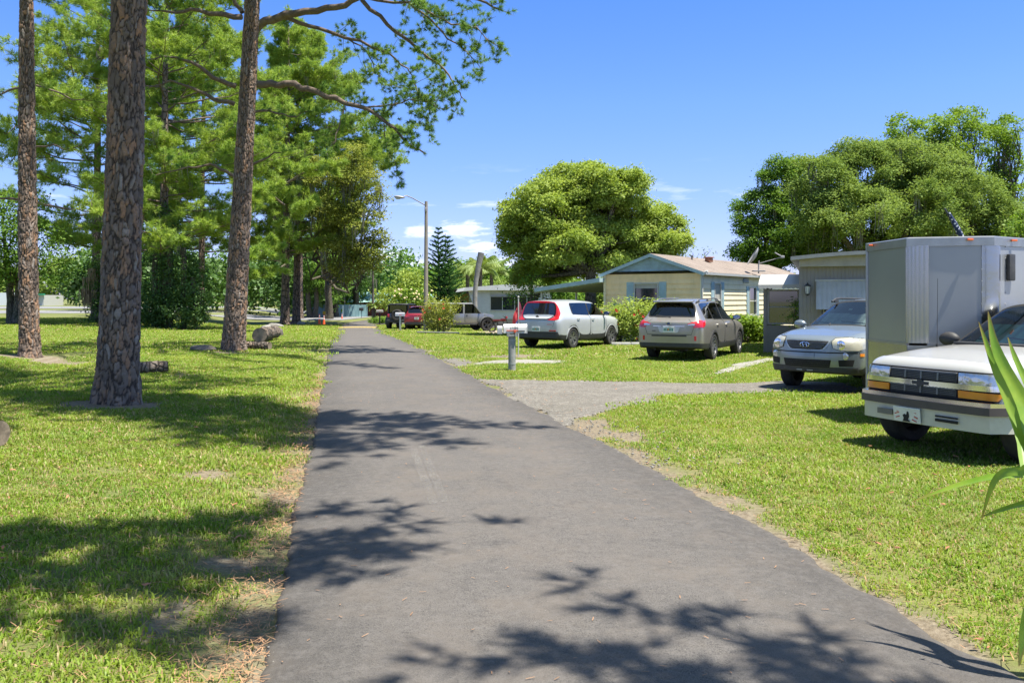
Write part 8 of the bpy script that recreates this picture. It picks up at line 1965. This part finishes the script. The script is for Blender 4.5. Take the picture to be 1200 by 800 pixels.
def offroader(label, loc, rz, col, spare=True, metal=.3):
    root = thing('offroad_car', label, 'car', loc, rz, 'boxy four-door off-road cars by the far homes'); pm = paint('offroad_paint', col, metal, .35); top = simple('hardtop', tuple(min(1, c * .9) for c in col) if metal else (.03, .03, .03), .5)
    def cab(name, prof, hw, m, tap=0.0, parent=root, bev=.03):
        bm = bmesh.new(); prism(bm, prof, -hw, hw, 1)
        if tap:
            zs_ = [v.co.z for v in bm.verts]; z0, z1 = min(zs_), max(zs_)
            for v in bm.verts: v.co.y *= 1 - tap * (v.co.z - z0) / (z1 - z0)
        if bev: bmesh.ops.bevel(bm, geom=bm.edges, offset=bev, segments=2, profile=.5, affect='EDGES')
        return bm_obj(name, bm, m, parent, smooth=40)
    cab('body', [(1.35, .55), (1.35, 1.12), (-2.05, 1.15), (-2.10, .55), (-1.9, .50), (1.1, .48)], .76, pm)
    cab('hood', [(1.30, .70), (2.02, .68), (2.04, 1.04), (1.30, 1.16)], .66, pm, .06); cab('grille', [(2.02, .66), (2.10, .66), (2.09, 1.05), (2.02, 1.05)], .62, pm, .03, bev=.02)
    for k in range(7): part_box('grille_slot', (2.10, -.33 + .11 * k, .86), (.02, .055, .26), GAPM, root, bev=.005)
    for s_ in (1, -1):
        bm = bmesh.new(); lathe(bm, [(.005, 0), (.095, 0), (.09, .03), (.005, .045)], 20, Matrix.Translation((2.09, s_ * .48, .92)) @ Euler((0, R(90), 0)).to_matrix().to_4x4()); bm_obj('headlight', bm, CLEARL, root, smooth=50)
    # hard top with separate windows
    cab('roof', [(.62, 1.74), (.50, 1.82), (-2.0, 1.84), (-2.06, 1.76)], .70, top, .05, bev=.02)
    for s_ in (1, -1):
        pts = [(1.18, 1.13), (.62, 1.76), (.54, 1.76), (1.10, 1.13)]; bm = bmesh.new(); prism(bm, pts, s_ * .70, s_ * .74, 1); bm_obj('pillar', bm, pm, root)
        for x0, x1 in ((-.05, -.17), (-1.0, -1.12), (-1.96, -2.07)): part_box('pillar', ((x0 + x1) / 2, s_ * .715, 1.45), (abs(x1 - x0), .05, .64), top, root)
        for x0, x1, xt in ((1.08, -.05, .56), (-.17, -1.0, -.17), (-1.12, -1.96, -1.12)):
            bm = bmesh.new(); prism(bm, [(x0, 1.15), (x1, 1.15), (x1, 1.75), (xt, 1.75)], s_ * .715, s_ * .722, 1); bm_obj('side_window', bm, CARGLASS, root)
        for x0, x1 in ((1.02, -.08), (-.12, -1.02)):
            bm = bmesh.new(); box(bm, ((x0 + x1) / 2, s_ * .768, .86), (abs(x0 - x1) - .03, .02, .56), bev=.008); d_ = bm_obj('door', bm, pm, root, smooth=40); part_box('handle', (x1 + .15, s_ * .79, 1.03), (.14, .03, .035), BLACKP, d_, bev=.008)
        part_box('side_step', (-.05, s_ * .80, .44), (1.7, .10, .07), BLACKP, root, bev=.02)
        for xc in (1.48, -1.47):
            bm = bmesh.new(); R_ = .50; q = []
            for a in np.linspace(R(-5), R(185), 9): q.append((xc + R_ * 1.08 * math.cos(a), .46 + R_ * .98 * math.sin(a)))
            q2 = [(x, z - .05) for x, z in q]
            vs = [[bm.verts.new((x, s_ * y, z)) for y, z in ((.66, z_), (.95, z_ - .01), (.95, z_ - .06), (.66, z_ - .05))] for x, z_ in q]
            for p_, q_ in zip(vs, vs[1:]):
                for k in range(4): bm.faces.new((p_[k], p_[(k + 1) % 4], q_[(k + 1) % 4], q_[k]))
            bm.faces.new(vs[0]); bm.faces.new(vs[-1]); bm_obj('fender', bm, BLACKP if metal < .25 else simple('grey_fender', (.085, .088, .09), .6), root, smooth=40)
    bm = bmesh.new(); prism(bm, [(1.12, 1.16), (.58, 1.76), (.565, 1.76), (1.105, 1.16)], -.66, .66, 1); bm_obj('windshield', bm, CARGLASS_L, root)
    part_box('windshield_frame', (1.15, 0, 1.15), (.10, 1.44, .06), pm, root, bev=.01)
    part_box('rear_window', (-2.04, 0, 1.48), (.012, 1.2, .48), CARGLASS, root); part_box('tailgate', (-2.09, 0, .85), (.04, 1.4, .56), pm, root, bev=.01)
    for x, nm in ((2.28, 'front_bumper'), (-2.25, 'rear_bumper')): part_box(nm, (x, 0, .60), (.20, 1.55, .20), BLACKP, root, bev=.03)
    for s_ in (1, -1): part_box('taillight', (-2.12, s_ * .68, .98), (.05, .13, .24), REDL, root, bev=.01)
    wheels4(root, 1.48, -1.47, .79, .415, .27, simple('black_rim', (.035, .035, .037), .4, metal=.5), 5, False)
    if spare: e = bpy.data.objects.new('spare_wheel', None); link(e, root); bm = bmesh.new(); lathe(bm, [(.22, -.11), (.34, -.13), (.41, -.08), (.41, .08), (.34, .13), (.22, .11)], 30, Matrix.Translation((-2.32, 0, 1.02)) @ Euler((0, R(90), 0)).to_matrix().to_4x4(), True); bm_obj('tyre', bm, RUBBER, e, smooth=35); bm = bmesh.new(); lathe(bm, [(.01, 0), (.23, 0), (.23, .04), (.01, .06)], 20, Matrix.Translation((-2.36, 0, 1.02)) @ Euler((0, R(-90), 0)).to_matrix().to_4x4()); bm_obj('rim', bm, BLACKP, e)
    mirror_part(root, .95, .72, 1.15, BLACKP); interior(root, (.1, -.9), .65)
    return root
fw = Vector((.88, .47)).normalized(); wp = at(570, 388); c = Vector((wp.x, wp.y)) - fw * 1.48 + Vector((-fw.y, fw.x)) * .79
offroader('silver four-door off-road car parked sideways before the white home', (c.x, c.y, g(c.x, c.y) + .02), math.atan2(fw.y, fw.x), (.22, .225, .23), True, .5)
p = at(468, 386); offroader('black four-door off-road car left of the dark red one', (p.x + .1, p.y + 2.2, g(p.x, p.y + 2) + .02), R(84), (.02, .022, .028), True, .1)
p = at(598, 389); o = thing('motorbike', 'small dark motorbike with a red lamp in front of the silver off-road car', 'motorbike', (p.x - .6, p.y - .2, p.z), R(20))
for x in (-.55, .55):
    bm = bmesh.new(); lathe(bm, [(.20, -.04), (.28, -.045), (.28, .045), (.20, .04)], 24, Matrix.Translation((x, 0, .28)) @ Euler((R(90), 0, 0)).to_matrix().to_4x4(), True); bm_obj('wheel', bm, RUBBER, o, smooth=35)
bm = bmesh.new(); tube(bm, [(.55, 0, .28), (.35, 0, .85), (.25, 0, .95)], .03, 6); tube(bm, [(-.55, 0, .28), (0, 0, .35), (.3, 0, .75), (-.4, 0, .62), (-.55, 0, .28)], .03, 6); box(bm, (.0, 0, .45), (.4, .22, .28), bev=.05); tube(bm, [(.25, -.3, .98), (.27, 0, .93), (.25, .3, .98)], .015, 6); bm_obj('frame', bm, BLACKP, o, smooth=40)
bm = bmesh.new(); box(bm, (-.2, 0, .72), (.6, .2, .1), bev=.04); box(bm, (.18, 0, .74), (.32, .2, .18), bev=.05); bm_obj('seat', bm, simple('dark_red_tank', (.10, .012, .012), .3), o, smooth=40)
bm = bmesh.new(); box(bm, (.40, 0, .90), (.08, .14, .12), bev=.02); bm_obj('lamp', bm, REDL, o, smooth=40)

# ---- enclosed cargo trailer
def trailer():
    root = thing('cargo_trailer', 'grey enclosed cargo trailer with diamond plate nose strip behind the white vehicle', 'trailer')
    a = Vector((.85, .53)).normalized(); L_ = Vector((5.06, 12.15)); N1 = Vector((5.095, 11.0)); N2 = Vector((5.31, 10.92)); R0 = Vector((5.93, 10.74)); R1 = Vector((6.10, 10.76)); Ln = 3.7
    z0, z1, zg = .44, 2.49, 1.10
    gr = Nodes('grey_trailer_skin'); v = gr.coord('Object'); c = gr.mix(gr.ramp(gr.noise(.8, 5, .6, v), (.3, 0.0), (.7, 1.0)), (.26, .27, .28), (.305, .315, .322)); gr.set(base=c, rough=.34, metal=.25, coat=.5, coatr=.15); gr = gr.m
    pol = Nodes('polished_aluminium'); v = pol.coord('Object'); pol.set(base=(.36, .37, .37), metal=1.0, rough=.2); pol.bump(pol.noise(3.0, 3, .5, v), .10, .05); pol = pol.m
    dp = Nodes('diamond_plate'); v = dp.coord('Object'); ck = []
    mp_ = dp.n('Mapping'); mp_.inputs['Rotation'].default_value = (0, R(45), 0); mp_.inputs['Scale'].default_value = (1, 1, 1); dp.l(v, mp_.inputs[0]); vo = dp.n('TexVoronoi', i_Scale=52.0, i_Randomness=.15); dp.l(mp_.outputs[0], vo.inputs['Vector'])
    h = dp.ramp(vo.outputs['Distance'], (.20, 1.0), (.42, 0.0)); dp.set(base=(.36, .36, .35), metal=1.0, rough=dp.math('ADD', dp.math('MULTIPLY', h, .12), .16)); dp.bump(h, .5, .010); dp = dp.m
    bnd = simple('satin_aluminium', (.36, .36, .355), .38, metal=.8, var=.1)
    back = lambda p: p + a * Ln
    def wall(name, p, q, za, zb, m, out=0.0, n=1):
        d = (q - p).normalized(); nn_ = Vector((d.y, -d.x)); bm = bmesh.new(); vs = [[bm.verts.new((x.x, x.y, z)) for z in (za, zb)] for x in [p.lerp(q, k / n) + nn_ * out for k in range(n + 1)]]
        for s_, t_ in zip(vs, vs[1:]): bm.faces.new((s_[0], t_[0], t_[1], s_[1]))
        g0 = list(bm.faces); r = bmesh.ops.extrude_face_region(bm, geom=g0)
        for v in [x for x in r['geom'] if isinstance(x, bmesh.types.BMVert)]: v.co -= Vector((nn_.x, nn_.y, 0)) * .02
        return bm_obj(name, bm, m, root)
    wall('nose_panel', L_, N1, z0, z1 - .11, gr); wall('nose_panel', N2, R0, z0, z1 - .11, gr); wall('side_wall', R1, back(R1), z0, z1 - .11, gr); wall('side_wall', back(L_), L_, z0, z1 - .11, gr); wall('rear_wall', back(R1), back(L_), z0, z1 - .11, gr)
    # stone guard of polished sheet round the lower nose
    wall('stone_guard', L_, N1, z0 - .01, zg, pol, .006); wall('stone_guard', N1, N2, z0 - .01, zg, pol, .012); wall('stone_guard', N2, R0, z0 - .01, zg, pol, .006)
    wall('stone_guard_trim', L_, N1, zg, zg + .03, bnd, .014); wall('stone_guard_trim', N2, R0, zg, zg + .03, bnd, .014)
    # rounded diamond plate strip on the nose
    e1 = (L_ - N1).normalized(); e2 = (R0 - N2).normalized(); bm = bmesh.new(); P0 = N1 + e1 * .06; P3 = N2 + e2 * .06; col = []
    for k in range(17):
        t = k / 16; q = P0.lerp(N1, .5) * (1 - t) ** 3 + 3 * N1 * (1 - t) ** 2 * t * 1.0 + 3 * N2 * (1 - t) * t * t + P3.lerp(N2, .5) * t ** 3; col.append((bm.verts.new((q.x - .022 * a.x, q.y - .022 * a.y - .012, zg + .03)), bm.verts.new((q.x - .022 * a.x, q.y - .022 * a.y - .012, z1 - .11))))
    for p, q in zip(col, col[1:]): bm.faces.new((p[0], q[0], q[1], p[1]))
    bm_obj('diamond_plate_strip', bm, dp, root, smooth=180)
    # rounded polished corner
    bm = bmesh.new(); col = []
    for k in range(13):
        t = k / 12; p0 = R0 - (R0 - N2).normalized() * .02; ctr = Vector((6.08, 10.70)); q = p0 * (1 - t) ** 2 + 2 * ctr * (1 - t) * t + (R1 + a * .10) * t * t; col.append((bm.verts.new((q.x, q.y - .008, z0)), bm.verts.new((q.x, q.y - .008, z1 - .10))))
    for p, q in zip(col, col[1:]): bm.faces.new((p[0], q[0], q[1], p[1]))
    bm_obj('corner_cap', bm, pol, root, smooth=180)
    bm = bmesh.new(); tube(bm, [(L_.x, L_.y, z0), (L_.x, L_.y, z1)], .025, 8); bm_obj('corner_post', bm, bnd, root, smooth=60)
    # top rail and roof
    loop = [L_, N1 + Vector((.0, -.01)), N2, R0, Vector((6.06, 10.725)), R1 + a * .12, back(R1), back(L_)]
    cen = sum(loop, Vector((0, 0))) / len(loop); out = [cen + (p - cen) * (1 + .022 / (p - cen).length) for p in loop]
    bm = bmesh.new(); lo = [bm.verts.new((p.x, p.y, z1 - .12)) for p in out]; hi = [bm.verts.new((p.x, p.y, z1 - .015)) for p in out]; inn = [cen + (p - cen) * .985 for p in loop]; tp = [bm.verts.new((p.x, p.y, z1)) for p in inn]; n = len(out)
    for k in range(n): bm.faces.new((lo[k], lo[(k + 1) % n], hi[(k + 1) % n], hi[k])); bm.faces.new((hi[k], hi[(k + 1) % n], tp[(k + 1) % n], tp[k]))
    bm_obj('top_rail', bm, bnd, root, smooth=20)
    bm = bmesh.new(); bm.faces.new([bm.verts.new((p.x, p.y, z1 + .001)) for p in inn]); bm_obj('roof', bm, bnd, root)
    bm = bmesh.new(); bm.faces.new([bm.verts.new((p.x, p.y, z0 + .0)) for p in loop]); bm_obj('floor', bm, UNDER, root)
    wall('bottom_rail', R1, back(R1), z0 - .06, z0 + .05, bnd, .01); wall('bottom_rail', L_, N1, z0 - .05, z0 - .012, bnd, .0)
    for p in (L_.lerp(N1, .20), N2.lerp(R0, .78), R1 + a * .38):
        bm = bmesh.new(); d = (p - cen).normalized(); box(bm, (p.x + d.x * .045, p.y + d.y * .045, z1 - .045), (.075, .03, .028), bev=.008); bm_obj('marker_light', bm, simple('amber_marker', (.85, .16, .03), .25, coat=1.0), root, smooth=40)
    nR = Vector((a.y, -a.x)); q = R1 + a * .30 + nR * .03; bm = bmesh.new(); box(bm, (q.x, q.y, 2.10), (.05, .14, .34), rot=(0, 0, math.atan2(a.y, a.x) + R(90)), bev=.015); bm_obj('side_vent', bm, BLACKP, root, smooth=40)
    # rivets along the right edge of the front panel, door outline on the side
    bm = bmesh.new()
    for k in range(9):
        p = N2.lerp(R0, .97); bmesh.ops.create_icosphere(bm, subdivisions=1, radius=.007, matrix=Matrix.Translation((p.x, p.y - .004, 1.2 + k * .145)))
        p = R1 + a * .22 + nR * .004; bmesh.ops.create_icosphere(bm, subdivisions=1, radius=.007, matrix=Matrix.Translation((p.x, p.y, 1.2 + k * .145)))
    bm_obj('rivets', bm, bnd, root)
    wh_ = R1 + a * 2.2; 
    for s_, base in ((1, R1), (-1, L_)):
        for k in (1.9, 2.6):
            p = base + a * k + nR * (.02 if s_ > 0 else -.02) ; e = bpy.data.objects.new('wheel', None); link(e, root); Mx = Matrix.Translation((p.x, p.y, g(p.x, p.y) + .33)) @ Matrix.Rotation(math.atan2(nR.y, nR.x), 4, 'Z') @ Matrix.Rotation(R(90), 4, 'Y')
            bm = bmesh.new(); lathe(bm, [(.19, -.09), (.27, -.10), (.33, -.06), (.33, .06), (.27, .10), (.19, .09)], 28, Mx, True); bm_obj('tyre', bm, RUBBER, e, smooth=35); bm = bmesh.new(); lathe(bm, [(.01, -.05), (.2, -.05), (.2, .05), (.01, .05)], 20, Mx); bm_obj('rim', bm, TRIMW, e)
trailer()
